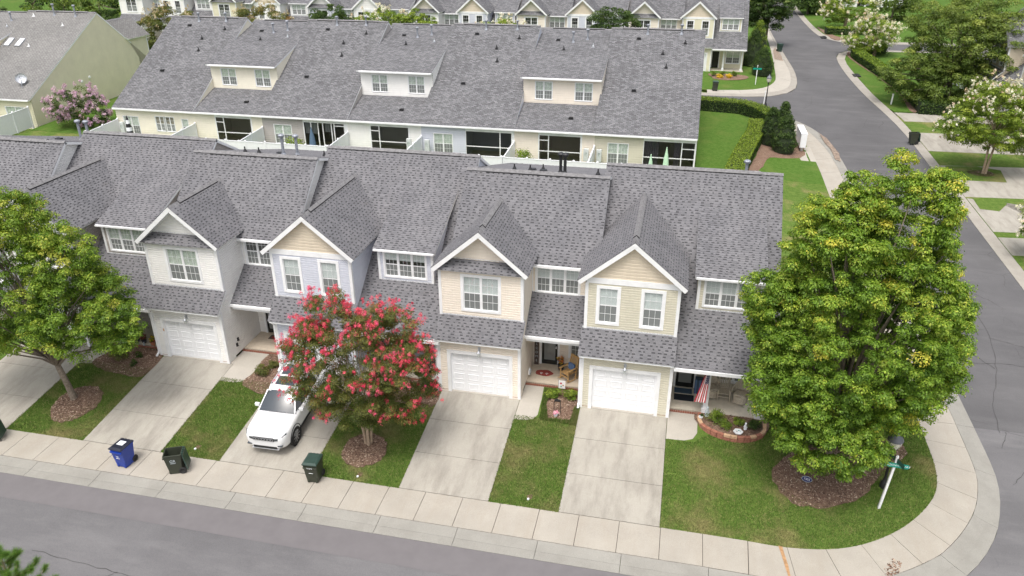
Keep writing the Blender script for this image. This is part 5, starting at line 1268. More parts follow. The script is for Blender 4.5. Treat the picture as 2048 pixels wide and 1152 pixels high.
def hedge(path, w, h, label, seed, pal=DARKG, top=LIME, leaf=.11, dens=900):
    pts = resample(path, .35); x0, y0 = pts[0]; z0 = G(x0, y0); e = empty('hedge', (x0, y0, z0), 0, (1, 1, 1), label, 'hedge'); R = np.random.default_rng(seed); m = MB(); W2 = w/2-.10
    ring_ = []
    for i, (x, y) in enumerate(pts):
        a, b_ = pts[max(0, i-1)], pts[min(len(pts)-1, i+1)]; d = Vector((b_[0]-a[0], b_[1]-a[1], 0)).normalized(); s = Vector((-d.y, d.x, 0)); z = G(x, y)-z0; c = Vector((x-x0, y-y0, z))
        ring_.append([c-s*W2-Vector((0, 0, .1)), c-s*W2+Vector((0, 0, h-.1)), c+s*W2+Vector((0, 0, h-.1)), c+s*W2-Vector((0, 0, .1))])
    for a, b_ in zip(ring_, ring_[1:]):
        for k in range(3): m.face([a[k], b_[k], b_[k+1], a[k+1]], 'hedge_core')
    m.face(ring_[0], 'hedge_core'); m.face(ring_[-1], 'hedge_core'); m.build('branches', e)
    L = sum(math.hypot(b_[0]-a[0], b_[1]-a[1]) for a, b_ in zip(pts, pts[1:])); n = int(L*dens); i = R.integers(0, len(pts)-1, n); f = R.random(n); A = np.array(pts)
    c = A[i]*(1-f[:, None])+A[i+1]*f[:, None]; d = A[i+1]-A[i]; d /= np.linalg.norm(d, axis=1, keepdims=True)+1e-9; s = np.stack([-d[:, 1], d[:, 0]], 1)
    u = R.random(n); side = u < .55; sg = np.where(R.random(n) < .5, -1, 1); o = np.where(side, sg*w/2*R.uniform(.88, 1.04, n), R.uniform(-w/2, w/2, n)); zz = np.where(side, R.uniform(0, h, n), h*R.uniform(.93, 1.06, n))
    gz = np.array([G(x, y) for x, y in c])-z0; P = np.stack([c[:, 0]+s[:, 0]*o-x0, c[:, 1]+s[:, 1]*o-y0, gz+zz], 1)
    Nn = np.where(side[:, None], np.stack([s[:, 0]*sg, s[:, 1]*sg, np.full(n, .3)], 1), np.array([0, 0, 1.0]))+R.normal(size=(n, 3))*.5
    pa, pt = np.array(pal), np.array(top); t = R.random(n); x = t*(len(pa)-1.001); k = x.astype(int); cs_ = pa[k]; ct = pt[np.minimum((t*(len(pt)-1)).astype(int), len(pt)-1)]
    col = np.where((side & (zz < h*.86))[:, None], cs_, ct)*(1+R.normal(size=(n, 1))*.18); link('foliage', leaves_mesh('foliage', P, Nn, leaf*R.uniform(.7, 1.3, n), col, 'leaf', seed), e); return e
hedge([(-3, 80.2), (0, 79.6), (2.5, 79.0), (6.1, 78.4), (8.0, 76.6), (8.7, 74.6)], 1.5, 1.15, 'long clipped hedge along the entry road north of the back lawn', 81)
hedge([(4.4, 57.5), (5.0, 61.0), (5.9, 65.5), (6.9, 70.0), (7.1, 73.0)], 1.5, .95, 'yellow green topped hedge between the back lawn and the mulch', 82, top=LIME[1:])
hedge(catmull([(26.5, 115.2), (24.2, 114.9), (22.7, 113.2), (22.3, 110.5), (22.9, 104), (23.6, 97), (24.0, 90), (24.0, 84.5)], 4), 1.5, 1.0, 'curved clipped hedge along the east side of the street', 83, leaf=.16, dens=500)
hedge([(20.9, 130.2), (24.5, 130.4), (30, 131)], 1.6, 1.0, 'short clipped hedge at the far junction', 84, leaf=.2, dens=400)
hedge([(23.2, 83.2), (26, 83.0), (27, 83.6)], 2.6, 1.1, 'dark shrub mass beside the upper east driveway', 85, top=DARKG, leaf=.16, dens=700)
blob('shrub', 'rounded clipped shrub beside the path left of the white house', 'shrub', -26.1, 27.7, .55, .62, BRONZE, 2600, .05, 101)
blob('shrub', 'small thin shrub in the mulch left of the white house', 'shrub', -25.25, 28.0, .24, .40, DARKG, 700, .045, 102)
blob('shrub', 'second thin shrub, nearer the driveway than its neighbour', 'shrub', -25.05, 27.35, .22, .35, DARKG, 600, .045, 103)
blob('shrub', 'olive green shrub on the mulch right of the white house path', 'shrub', -18.45, 27.85, .42, .5, BRONZE, 1800, .05, 104)
blob('shrub', 'lower olive shrub behind the front one beside the entry path', 'shrub', -18.2, 28.5, .34, .42, BRONZE, 1100, .05, 105)
blob('shrub', 'small shrub close to the blue grey garage corner', 'shrub', -18.0, 29.25, .36, .45, BRONZE, 1300, .05, 106)
blob('shrub', 'dark rounded shrub under the pink tree beside the cream garage', 'shrub', -10.1, 28.15, .56, .75, DARKG, 2800, .045, 107)
blob('shrub', 'leafy bright green shrub in the bed left of the khaki garage', 'shrub', -4.4, 28.85, .42, .5, LIME, 1600, .06, 108)
blob('shrub', 'clipped green ball shrub next to the khaki garage downspout', 'shrub', -3.65, 28.85, .38, .5, LIME, 1900, .045, 109)
blob('shrub', 'spreading green shrub in the block edged flower bed', 'shrub', 2.85, 28.35, .48, .5, LIME[:3], 2300, .05, 110, z=.1)
blob('shrub', 'low green shrub in the middle of the block edged bed', 'shrub', 3.2, 28.0, .3, .35, LIME[:3], 1000, .05, 112, z=.1)
blob('shrub', 'small yellow green shrub at the back of the block edged bed', 'shrub', 3.75, 28.35, .28, .36, LIME, 1000, .05, 111, z=.1)
blob('shrub', 'dark leaved rose bush at the right end of the block edged bed', 'shrub', 4.4, 28.2, .36, .5, DARKG, 1300, .05, 113, z=.1)
for i, (x, y, r, pal, lb) in enumerate([(3.6, 95.2, .4, LIME[:3], 'green ball shrub left of three in front of the far porch'), (4.6, 95.6, .4, LIME[:3], 'green ball shrub, middle of three before the far porch'), (6.0, 95.5, .4, LIME[:3], 'green ball shrub, right of three before the far porch')]):
    blob('shrub', lb, 'shrub', x, y, r, .6, pal, 500, .12, 120+i)
for i, (x, y, lb) in enumerate([(4.3, 94.3, 'mound of yellow flowers on the left before the far porch'), (5.35, 94.4, 'mound of yellow flowers on the right before the far porch')]):
    blob('flower_mound', lb, 'flowers', x, y, .4, .45, [(.55, .38, .03), (.75, .52, .04), (.8, .6, .06)], 500, .12, 130+i)
blob('shrub', 'bright green bush top inside the fence before the white sunroom', 'shrub', -31.3, 57.6, 1.0, 1.6, LIME, 1500, .12, 140, n=30)
blob('climbing_plant', 'ferny green plant against the cream rear wall', 'plant', -11.9, 58.8, .9, 1.2, LIME, 900, .14, 141, flat=1.2)
blob('shrub', 'dark low shrubs under the white flowering tree at the junction', 'shrub', 25.0, 113.5, 1.8, .8, DARKG, 1200, .16, 142, n=30)
# pine at the near kerb
def pine(x, y, label):
    z = G(x, y); e = empty('pine_tree', (x, y, z), 0, (1, 1, 1), label, 'tree'); R = np.random.default_rng(5); m = MB(); tips = []
    m.tube([(0, 0, -.1), (.02, 0, 1.2), (0, .02, 2.2), (.02, 0, 3.25)], [.09, .07, .045, .015], 'bark_pale', 8); tips.append(((0, 0, 3.2), (0, 0, 1)))
    for k in range(22):
        zz = 3.05-k*.12; a = k*2.4; L = .28+(3.2-zz)*.42; p = Vector((math.cos(a)*L, math.sin(a)*L, zz+L*.35)); m.tube([(0, 0, zz), tuple(p*.5+Vector((0, 0, zz*.5))), tuple(p)], [.02, .014, .007], 'bark_pale', 5)
        for t in (.45, .75, 1.0): q = Vector((0, 0, zz)).lerp(p, t); tips.append((tuple(q), tuple((p-Vector((0, 0, zz))).normalized()+Vector((0, 0, .5)))))
    m.build('trunk', e); V = []; C = []
    for p, d in tips:
        d = np.array(d)/np.linalg.norm(d)
        for k in range(420):
            v = d*R.uniform(.2, 1.1)+R.normal(size=3)*.5; v /= np.linalg.norm(v); b0 = np.array(p)-d*R.uniform(0, .2); s = np.cross(v, R.normal(size=3)); s /= np.linalg.norm(s); L = R.uniform(.12, .22)
            V.append([b0-s*.0035, b0+s*.0035, b0+v*L+s*.001, b0+v*L-s*.001]); C.append(np.array([.12, .22, .05])*R.uniform(.5, 1.7)+np.array([.1, .1, 0])*(R.random() < .2))
    V = np.array(V); n = len(V); me = bpy.data.meshes.new('needles'); me.vertices.add(n*4); me.vertices.foreach_set('co', V.ravel()); me.loops.add(n*4); me.loops.foreach_set('vertex_index', np.arange(n*4)); me.polygons.add(n); me.polygons.foreach_set('loop_start', np.arange(0, n*4, 4)); me.update(calc_edges=True)
    ca = me.color_attributes.new('col', 'FLOAT_COLOR', 'POINT'); c4 = np.ones((n, 4, 4)); c4[:, :, :3] = np.array(C)[:, None, :]; ca.data.foreach_set('color', c4.ravel()); me.materials.append(MATS['leaf']); link('needles', me, e)
pine(-19.1, 13.6, 'young pine top at the bottom left corner')
# ------------------------------------------------------------------ things
plain('car_white', (.84, .85, .86), .18, var=.01, spec=.6)
m_, nt_, b_n = newmat('car_glass'); b_n.inputs['Base Color'].default_value = (.045, .055, .065, 1); b_n.inputs['Roughness'].default_value = .04; b_n.inputs['Specular IOR Level'].default_value = 1.0
plain('rubber', (.018, .018, .018), .8); plain('bin_green', (.030, .060, .048), .42, var=.12); plain('bin_dark', (.036, .042, .028), .5, var=.15)
plain('bin_blue', (.010, .045, .32), .35, var=.08); plain('bin_lid', (.018, .02, .035), .35); plain('label_white', (.82, .84, .86), .5); plain('alloy', (.35, .36, .38), .3, metal=.8)
plain('sign_green', (.0, .30, .22), .4, var=.05); plain('sign_dark', (.02, .10, .07), .4); plain('wood_oak', (.50, .31, .13), .6, var=.2, scale=10); plain('wicker', (.50, .44, .35), .85, var=.3, scale=30)
plain('blue_cloth', (.10, .17, .32), .9); plain('red_rug', (.28, .05, .04), .95, var=.25); plain('navy_mat', (.012, .017, .026), .95); plain('blue_mat', (.05, .09, .14), .95)
plain('flag_red', (.50, .012, .035), .8); plain('flag_white', (.84, .82, .80), .8); plain('flag_blue', (.015, .02, .10), .8); plain('terracotta', (.42, .16, .09), .85); plain('pot_dark', (.03, .03, .04), .5)
plain('stone_grey', (.45, .50, .52), .8); plain('brown_sign', (.085, .06, .05), .8); plain('green_cloth', (.48, .70, .48), .8); plain('blue_canvas', (.09, .15, .22), .8); plain('vinyl', (.84, .85, .88), .4, var=.03)
plain('block_red', (.36, .15, .10), .9, var=.3, scale=12); plain('block_tan', (.55, .36, .22), .9, var=.25, scale=12); plain('plastic_box', (.60, .63, .62), .5); plain('lens', (.75, .72, .62), .2); plain('teal', (.05, .35, .32), .6)

def text(s, size, mat, parent, M4, extrude=.003, name='lettering', align='CENTER'):
    cu = bpy.data.curves.new('text', 'FONT'); cu.body = s; cu.size = size; cu.extrude = extrude; cu.align_x = align; cu.align_y = 'CENTER'
    t = bpy.data.objects.new('t', cu); COL.objects.link(t); bpy.context.view_layer.update()
    me = bpy.data.meshes.new_from_object(t.evaluated_get(bpy.context.evaluated_depsgraph_get())); bpy.data.objects.remove(t); bpy.data.curves.remove(cu)
    me.name = name; me.materials.clear(); me.materials.append(MATS[mat]); o = link(name, me, parent); o.matrix_basis = M4; return o
def face_front(x, y, z, rz=0):   # text plane facing -y, upright
    return Matrix.Translation((x, y, z)) @ Matrix.Rotation(rz, 4, 'Z') @ Matrix.Rotation(math.pi/2, 4, 'X')

def suv(x, y, z, pitch):
    e = empty('parked_suv', (x, y, z), 0, (1, 1, 1), 'white parked car under the edge of the pink flowering tree', 'car'); e.rotation_euler = (pitch, 0, math.radians(1.5)); e.scale = (1, 1, 1.05)
    ST = [(.0, .50, .62, .56, .42, .66, .95, .99), (.03, .66, .78, .70, .38, .66, .99, 1.04), (.20, .84, .91, .82, .32, .66, 1.03, 1.09), (.45, .93, .965, .88, .30, .66, 1.06, 1.12), (.9, .945, .97, .885, .28, .70, 1.08, 1.145), (1.40, .95, .975, .89, .28, .7, 1.11, 1.17), (2.2, .95, .975, .90, .28, .72, 1.12, 1.14), (3.0, .95, .975, .90, .28, .72, 1.13, 1.13), (3.9, .95, .975, .90, .30, .74, 1.15, 1.15), (4.5, .93, .95, .87, .34, .76, 1.15, 1.15), (4.78, .84, .87, .80, .42, .76, 1.05, 1.06), (4.82, .70, .74, .70, .48, .76, .98, 1.0)]
    v = []; f = []
    for (yy, ws, wm, wb, zs, zm, zb, zc) in ST:
        row = [(ws*.9, zs), (ws, zs+.06), (wm, zm), (wm-.008, zb-.14), (wb, zb), (wb*.55, zc-.012), (0, zc)]
        row = row+[(-a, b) for a, b in reversed(row[:-1])]; v += [(a, yy, b) for a, b in row]
    k = 13
    for i in range(len(ST)-1):
        for j in range(k-1): f.append((i*k+j, i*k+j+1, (i+1)*k+j+1, (i+1)*k+j))
        f.append((i*k+k-1, i*k, (i+1)*k, (i+1)*k+k-1))
    f.append(tuple(reversed(range(k)))); f.append(tuple((len(ST)-1)*k+j for j in range(k)))
    me = bpy.data.meshes.new('body'); me.from_pydata(v, [], f); me.materials.append(MATS['car_white']); me.polygons.foreach_set('use_smooth', [True]*len(me.polygons)); bd = link('body', me, e)
    md = bd.modifiers.new('s', 'SUBSURF'); md.levels = 2; md.render_levels = 2
    # cabin: dark glass shell, then the white roof and pillars on top
    def ringc(yb, zb, wb, yt, zt, wt): return (yb, zb, wb, yt, zt, wt)
    B0 = [(-.80, 1.38, 1.13), (.80, 1.38, 1.13), (.86, 2.0, 1.12), (.87, 3.9, 1.14), (.80, 4.62, 1.12), (-.80, 4.62, 1.12), (-.87, 3.9, 1.14), (-.86, 2.0, 1.12)]
    T0 = [(-.60, 2.12, 1.655), (.60, 2.12, 1.655), (.66, 2.5, 1.69), (.66, 3.9, 1.68), (.60, 4.38, 1.62), (-.60, 4.38, 1.62), (-.66, 3.9, 1.68), (-.66, 2.5, 1.69)]
    def sidewin(i, j, name, mat='car_glass'):
        a, b_, c, d = Vector(B0[i]), Vector(B0[j]), Vector(T0[j]), Vector(T0[i]); n, r = (10, 5) if name == 'windshield' else (1, 1)
        ctr = Vector((0, 3, 1.3)); nn = (b_-a).cross(d-a).normalized(); nn = nn if nn.dot(a-ctr) > 0 else -nn; V_ = []; F_ = []
        for w_ in range(r+1):
            for q in range(n+1):
                u, t = q/n, w_/r; V_.append(a.lerp(b_, u).lerp(d.lerp(c, u), t)+nn*((.13*4*u*(1-u)*(1-.4*t)+.03*4*t*(1-t)) if n > 1 else 0))
        for w_ in range(r):
            for q in range(n): k0 = w_*(n+1)+q; F_.append((k0, k0+1, k0+n+2, k0+n+1))
        me = bpy.data.meshes.new(name); me.from_pydata(V_, [], F_); me.materials.append(MATS[mat]); me.polygons.foreach_set('use_smooth', [True]*len(F_)); return link(name, me, e)
    sidewin(0, 1, 'windshield'); sidewin(1, 2, 'side_window'); sidewin(2, 3, 'side_window'); sidewin(3, 4, 'side_window'); sidewin(4, 5, 'rear_window'); sidewin(5, 6, 'side_window'); sidewin(6, 7, 'side_window'); sidewin(7, 0, 'side_window')
    rf = []; ff = []
    RW = [(2.06, .60, 1.635, 1.665), (2.5, .665, 1.675, 1.73), (3.2, .675, 1.685, 1.745), (3.9, .665, 1.675, 1.735), (4.42, .61, 1.62, 1.67), (4.55, .55, 1.60, 1.63)]
    for yy, w, ze, zc in RW: rf += [(-w-.03, yy, ze-.04), (-w, yy, ze+.03), (-w*.5, yy, zc), (w*.5, yy, zc), (w, yy, ze+.03), (w+.03, yy, ze-.04)]
    for i in range(len(RW)-1):
        for j in range(5): ff.append((i*6+j, i*6+j+1, i*6+7+j, i*6+6+j))
    me = bpy.data.meshes.new('roof'); me.from_pydata(rf, [], ff); me.materials.append(MATS['car_white']); me.polygons.foreach_set('use_smooth', [True]*len(me.polygons)); link('roof', me, e)
    m = MB()
    for s in (-1, 1):
        m.bar((s*.82, 1.42, 1.12), (s*.625, 2.12, 1.66), .06, .05, 'car_white'); m.bar((s*.875, 2.75, 1.12), (s*.675, 2.8, 1.67), .09, .03, 'rubber'); m.bar((s*.875, 3.75, 1.13), (s*.675, 3.72, 1.66), .14, .04, 'car_white'); m.bar((s*.81, 4.6, 1.12), (s*.60, 4.4, 1.63), .13, .06, 'car_white')
    m.build('pillar', e)
    for s in (-1, 1):
        m = MB(); m.bar((s*.60, 2.45, 1.76), (s*.60, 4.1, 1.76), .045, .035, 'steel'); 
        for yy in (2.5, 3.3, 4.05): m.box((s*.60-.02, yy-.05, 1.70), (s*.60+.02, yy+.05, 1.76), 'rubber')
        m.build('roof_rail', e)
        m = MB(); m.box((s*1.02-.10, 1.62, 1.10), (s*1.02+.10, 1.74, 1.24), 'car_white'); m.box((s*.90-.04, 1.66, 1.10), (s*.92+.04, 1.70, 1.14), 'rubber'); m.build('mirror', e, mods=[('BEVEL', dict(width=.03, segments=2))])
        # headlamps follow the nose
        m = MB(); P0 = [Vector(q) for q in ((s*.47, -.02, .83), (s*.62, .0, .84), (s*.80, .13, .87), (s*.90, .33, .90))]
        for a, b_ in zip(P0, P0[1:]): m.hexa([a, b_, b_+Vector((-s*.03, .09, 0)), a+Vector((-s*.03, .09, 0)), a+Vector((0, .01, .105)), b_+Vector((0, .01, .10)), b_+Vector((-s*.03, .09, .10)), a+Vector((-s*.03, .09, .105))], 'car_glass')
        m.build('headlight', e)
        m = MB(); m.box((s*.68-.10, -.01, .53), (s*.68+.10, .12, .575), 'car_glass'); m.build('fog_light', e)
        for yy in (.93, 3.86):
            w = empty('wheel', (s*.83, yy, .385), 0, (1, 1.06, 1.06)); w.parent = e
            m = MB(); m.lathe([(.0, .0), (.42, .0), (.435, .10), (.455, .145), (.43, .150), (.40, .10)], (0, 0, 0), 'rubber', 28, 'X'); o = m.build('wheel_arch', w); o.scale = (s, 1, 1); o.location = (0, 0, .03)
            m = MB(); m.lathe([(.26, -.10), (.36, -.08), (.383, .0), (.383, .10), (.36, .155), (.27, .165), (.26, .13)], (0, 0, 0), 'rubber', 28, 'X'); o = m.build('tyre', w, True); o.scale = (s, 1, 1)
            m = MB(); m.lathe([(.27, .155), (.25, .16), (.24, .11), (.0, .10)], (0, 0, 0), 'rubber', 24, 'X'); 
            for q in range(10):
                a = q*6.283/10; m.bar((.150, 0, 0), (.155, math.cos(a)*.25, math.sin(a)*.25), .032, .02, 'alloy', up=(1, 0, 0))
            m.cone((.12, 0, 0), (.165, 0, 0), .05, .045, 'alloy', 12); o = m.build('rim', w); o.scale = (s, 1, 1)
    g = MB(); g.box((-.46, -.025, .80), (.46, .10, .955), 'rubber'); gr = g.build('grille', e)
    for q in range(7):
        m = MB(); xx = -.39+q*.13; m.box((xx-.052, -.04, .82), (xx-.040, .0, .94), 'steel'); m.box((xx+.040, -.04, .82), (xx+.052, .0, .94), 'steel'); m.box((xx-.040, -.04, .82), (xx+.040, .0, .828), 'steel'); m.box((xx-.040, -.04, .932), (xx+.040, .0, .94), 'steel'); m.build('grille_slot', gr)
    m = MB(); m.box((-.52, -.005, .40), (.52, .09, .50), 'rubber'); m.box((-.60, -.02, .355), (.60, .09, .385), 'steel'); m.build('bumper_trim', e)
    m = MB(); m.hexa([Vector((-.43, 2.42, 1.738)), Vector((.43, 2.42, 1.738)), Vector((.45, 2.95, 1.755)), Vector((-.45, 2.95, 1.755)), Vector((-.43, 2.42, 1.75)), Vector((.43, 2.42, 1.75)), Vector((.45, 2.95, 1.768)), Vector((-.45, 2.95, 1.768))], 'car_glass'); m.build('sunroof', e)
    m = MB(); m.hexa([Vector((-.45, 3.1, 1.752)), Vector((.45, 3.1, 1.752)), Vector((.45, 3.8, 1.748)), Vector((-.45, 3.8, 1.748)), Vector((-.45, 3.1, 1.763)), Vector((.45, 3.1, 1.763)), Vector((.45, 3.8, 1.758)), Vector((-.45, 3.8, 1.758))], 'car_glass'); m.build('sunroof', e)
    for a, b_ in (((-.1, 1.36, 1.20), (.48, 1.50, 1.275)), ((-.62, 1.38, 1.17), (-.05, 1.50, 1.28))):
        m = MB(); m.bar(a, b_, .02, .02, 'rubber'); m.build('wiper', e)
    for s in (-1, 1):
        m = MB(); m.box((s*.968-.006, 2.28, 1.0), (s*.968+.01, 2.5, 1.03), 'steel'); m.build('door_handle', e); m = MB(); m.bar((s*.955, 1.42, .42), (s*.955, 3.35, .42), .05, .10, 'rubber'); m.build('sill', e)
ys = 22.98; suv(-15.62, ys, G(-15.6, ys)+.03, math.atan(.1186))

# ---- wheeled bins
def wheelie_bin(x, y, rz, body, lid, label, is_open=False, detail=True, group='wheeled bins put out along the kerb', emblem=None, logo=None):
    e = empty('wheeled_bin', (x, y, G(x, y)+.015), rz, (1, 1, 1), label, 'bin', group); m = MB(); H_ = .97
    lo = [(-.22, -.24), (.22, -.24), (.24, .22), (-.24, .22)]; hi = [(-.29, -.36), (.29, -.36), (.29, .33), (-.29, .33)]; Z = [(0.03, 0), (.74, .8), (.86, .93), (H_, 1)]
    R_ = []
    for z, t in Z:
        t2 = z/H_; g_ = 1.0 if z < .8 else 1.04
        R_.append([Vector((a[0]+(b_[0]-a[0])*t2, a[1]+(b_[1]-a[1])*t2, z)) for a, b_ in zip(lo, hi)])
    if not is_open: pass
    for a, b_ in zip(R_, R_[1:]):
        for i in range(4): j = (i+1) % 4; m.face([a[i], a[j], b_[j], b_[i]], body)
    m.face(list(reversed(R_[0])), body)
    inn = [Vector((p.x*.93, p.y*.93, p.z)) for p in R_[-1]]; ib = [Vector((a[0]*.92, a[1]*.92, .08)) for a in lo]
    for i in range(4):
        j = (i+1) % 4; m.face([R_[-1][i], R_[-1][j], inn[j], inn[i]], body); m.face([inn[i], inn[j], ib[j], ib[i]], 'bin_dark' if body != 'bin_blue' else body)
    m.face(ib, 'dark_inside')
    # rim, front ledge, recessed lower front
    for i in range(4):
        j = (i+1) % 4; a, b_ = R_[-1][i], R_[-1][j]; m.bar(a+Vector((0, 0, -.02)), b_+Vector((0, 0, -.02)), .035, .045, body)
    m.box((-.285, -.40, .80), (.285, -.33, .86), body); m.box((-.21, -.275, .02), (-.13, -.235, .42), body); m.box((.13, -.275, .02), (.21, -.235, .42), body)
    m.build('body', e, mods=[('BEVEL', dict(width=.012, segments=2, limit_method='ANGLE'))])
    m = MB(); m.bar((-.26, .40, .93), (.26, .40, .93), .035, .035, body); m.bar((-.24, .33, .93), (-.24, .40, .93), .03, .03, body); m.bar((.24, .33, .93), (.24, .40, .93), .03, .03, body)
    for xx in (-.2, -.07, .07, .2): m.cone((xx-.03, .36, .985), (xx+.03, .36, .985), .028, .028, lid, 8)
    m.build('handle', e)
    for s in (-1, 1):
        m = MB(); m.lathe([(.0, -.035), (.13, -.035), (.15, -.015), (.15, .015), (.13, .035), (.09, .035), (.085, .015), (.0, .02)], (0, 0, 0), 'rubber', 18, 'X'); w = m.build('wheel', e, True); w.location = (s*.245, .27, .15); w.scale = (s, 1, 1)
    m = MB(); P = [(-.31, -.40), (.31, -.40), (.30, .36), (-.30, .36)]; Q = [(-.24, -.30), (.24, -.30), (.23, .28), (-.23, .28)]
    b0 = [Vector((a, b_, .0)) for a, b_ in P]; b1 = [Vector((a, b_, .035)) for a, b_ in P]; t1 = [Vector((a, b_, .075)) for a, b_ in Q]
    for A_, B_ in ((b0, b1), (b1, t1)):
        for i in range(4): j = (i+1) % 4; m.face([A_[i], A_[j], B_[j], B_[i]], lid)
    m.face(t1, lid); m.face(list(reversed(b0)), lid)
    L = m.build('lid', e, mods=[('BEVEL', dict(width=.012, segments=2, limit_method='ANGLE'))])
    if is_open: L.matrix_basis = Matrix.Translation((0, .40, .95)) @ Matrix.Rotation(math.radians(-248 if is_open is True else is_open), 4, 'X') @ Matrix.Translation((0, -.36, 0))
    else: L.location = (0, 0, H_)
    if detail:
        if logo == 'label':
            m = MB(); m.box((-.15, -.10, .076), (.15, .16, .080), 'label_white'); m.build('sticker', L); m = MB(); m.box((-.2, -.27, .066), (.2, -.20, .074), 'stone_grey'); m.build('sticker', L)
            text('NJC', .075, 'label_white', e, Matrix.Translation((0, -.345, .62)) @ Matrix.Rotation(math.pi/2-.11, 4, 'X')); m = MB(); m.box((-.09, -.330, .50), (.09, -.318, .515), 'label_white'); m.build('marking', e)
        if logo == 'side':
            M = Matrix.Translation((.275, -.02, .66)) @ Matrix.Rotation(math.pi/2, 4, 'Z') @ Matrix.Rotation(math.pi/2-.07, 4, 'X'); M = Matrix.Translation((-.265, 0, .66)) @ Matrix.Rotation(-math.pi/2, 4, 'Z') @ Matrix.Rotation(math.pi/2-.06, 4, 'X')
            text('GR', .17, 'stone_grey', e, Matrix.Translation((-.290, -.03, .68)) @ Matrix.Rotation(-math.pi/2, 4, 'Z') @ Matrix.Rotation(math.pi/2-.07, 4, 'X')); 
            text('GR', .17, 'stone_grey', e, Matrix.Translation((.290, -.03, .68)) @ Matrix.Rotation(math.pi/2, 4, 'Z') @ Matrix.Rotation(math.pi/2-.07, 4, 'X')); m = MB(); m.box((.265, -.13, .555), (.282, .07, .572), 'stone_grey'); m.build('marking', e)
        if logo == 'front':
            text('WASTE', .07, 'label_white', e, Matrix.Translation((0, -.403, .83)) @ Matrix.Rotation(math.pi/2, 4, 'X')); m = MB(); m.box((-.09, -.325, .52), (.09, -.30, .54), 'label_white'); m.box((-.10, -.318, .40), (.10, -.295, .60), 'bin_dark'); m.build('marking', e)
    return e
wheelie_bin(-21.2, 21.35, math.radians(-4), 'bin_blue', 'bin_lid', 'blue bin with a black lid and a white sticker on top', logo='label')
wheelie_bin(-18.85, 21.42, math.radians(-66), 'bin_dark', 'bin_green', 'open dark green bin with its lid hanging down, next to the blue bin', is_open=-262, logo='side')
wheelie_bin(-13.05, 22.12, math.radians(4), 'bin_dark', 'bin_green', 'closed green bin beside the lawn in front of the white car', logo='front')
wheelie_bin(-28.0, 21.55, math.radians(-66), 'bin_dark', 'bin_green', 'open bin cut by the left edge of the picture', is_open=-262, logo=None)
wheelie_bin(3.63, 87.5, math.radians(5), 'bin_dark', 'bin_green', 'green bin on the pavement near the far lamp post', detail=False, group='bins out along the side street')
wheelie_bin(12.7, 113.8, math.radians(20), 'bin_green', 'bin_green', 'green bin at the kerb below the dark round tree', detail=False, group='bins out along the side street')
wheelie_bin(20.35, 72.0, math.radians(-80), 'bin_dark', 'bin_green', 'open green bin at the east kerb by the driveways', is_open=-262, detail=False, group='bins out along the side street')
wheelie_bin(11.75, 131, 0, 'bin_blue', 'bin_blue', 'blue bin half hidden behind the round tree', detail=False, group='bins out along the side street')

# ---- street signs, lamps
def street_sign(x, y, ztop, base_off, words, label, rzs=(0, math.radians(118))):
    z = G(x, y); e = empty('street_sign', (x, y, z), 0, (1, 1, 1), label, 'sign'); H_ = ztop-z; dx, dy = base_off
    m = MB(); m.bar((0, 0, -.1), (dx, dy, H_), .085, .085, 'trim', up=(0, 1, 0)); m.lathe([(.06, 0), (.04, .05), (0, .08)], (dx, dy, H_), 'trim', 4); m.build('post', e)
    for k, (w, rz_) in enumerate(zip(words, rzs)):
        zz = H_-.34+k*.20; cx, cy = dx*zz/H_, dy*zz/H_
        m = MB(); L = .47; R_ = Matrix.Rotation(rz_, 3, 'Z'); pts = [(-L, -.06), (-L+.03, -.095), (L-.03, -.095), (L, -.06), (L, .06), (L-.03, .095), (-L+.03, .095), (-L, .06)]
        for s in (-1, 1): m.face([R_ @ Vector((a, s*.006-.0, b_)) + Vector((cx, cy-.06 if k == 0 else cy, zz)) for a, b_ in pts], 'sign_green' if k == 0 else 'sign_dark')
        bl = m.build('blade', e)
        off = R_ @ Vector((0, -.009, 0))
        if w: text(w, .125, 'label_white', bl, Matrix.Translation((cx+off.x, (cy-.06 if k == 0 else cy)+off.y, zz)) @ Matrix.Rotation(rz_, 4, 'Z') @ Matrix.Rotation(math.pi/2, 4, 'X'), .002)
    return e
street_sign(8.86, 24.92, 1.95, (.17, .0), ('EVENDOWN WAY', 'COURT'), 'white post with crossed green street name blades on the corner lawn', (math.radians(-3), math.radians(112)))
street_sign(8.21, 92.1, 4.25, (.0, 0), ('', ''), 'small green street sign beyond the entry road', (0, math.radians(90)))
def lamp(x, y, h, label, r=.24):
    z = G(x, y); e = empty('street_lamp', (x, y, z), 0, (1, 1, 1), label, 'street lamp', 'lantern topped street lamps'); m = MB(); B = 'black_metal'
    m.lathe([(.14, -.1), (.14, .25), (.08, .35), (.055, .5), (.045, h-.35), (.07, h-.33), (.05, h-.28), (.12, h-.22), (.15, h-.18)], (0, 0, 0), B, 12); m.build('post', e, True)
    m = MB(); m.lathe([(r*.62, h-.20), (r*.9, h), (r, h+.16), (r, h+.18)], (0, 0, 0), 'lens', 16); m.build('globe', e, True)
    m = MB()
    for k in range(4): a = k*1.5708+.5; m.tube([(math.cos(a)*r*.66, math.sin(a)*r*.66, h-.2), (math.cos(a)*r*1.0, math.sin(a)*r*1.0, h+.17)], .012, B, 4)
    m.lathe([(r*1.05, h+.15), (r*1.08, h+.18), (r*.86, h+.30), (r*.35, h+.42), (.04, h+.46), (.03, h+.56), (0, h+.6)], (0, 0, 0), 'stone_lamp', 16); m.build('cap', e, True)
    return e
plain('stone_lamp', (.16, .165, .19), .45)
lamp(9.25, 26.15, 2.15, 'low street lamp half under the big maple behind the sign', .27)
lamp(8.57, 82.0, 2.65, 'thin black street lamp standing behind the long hedge')
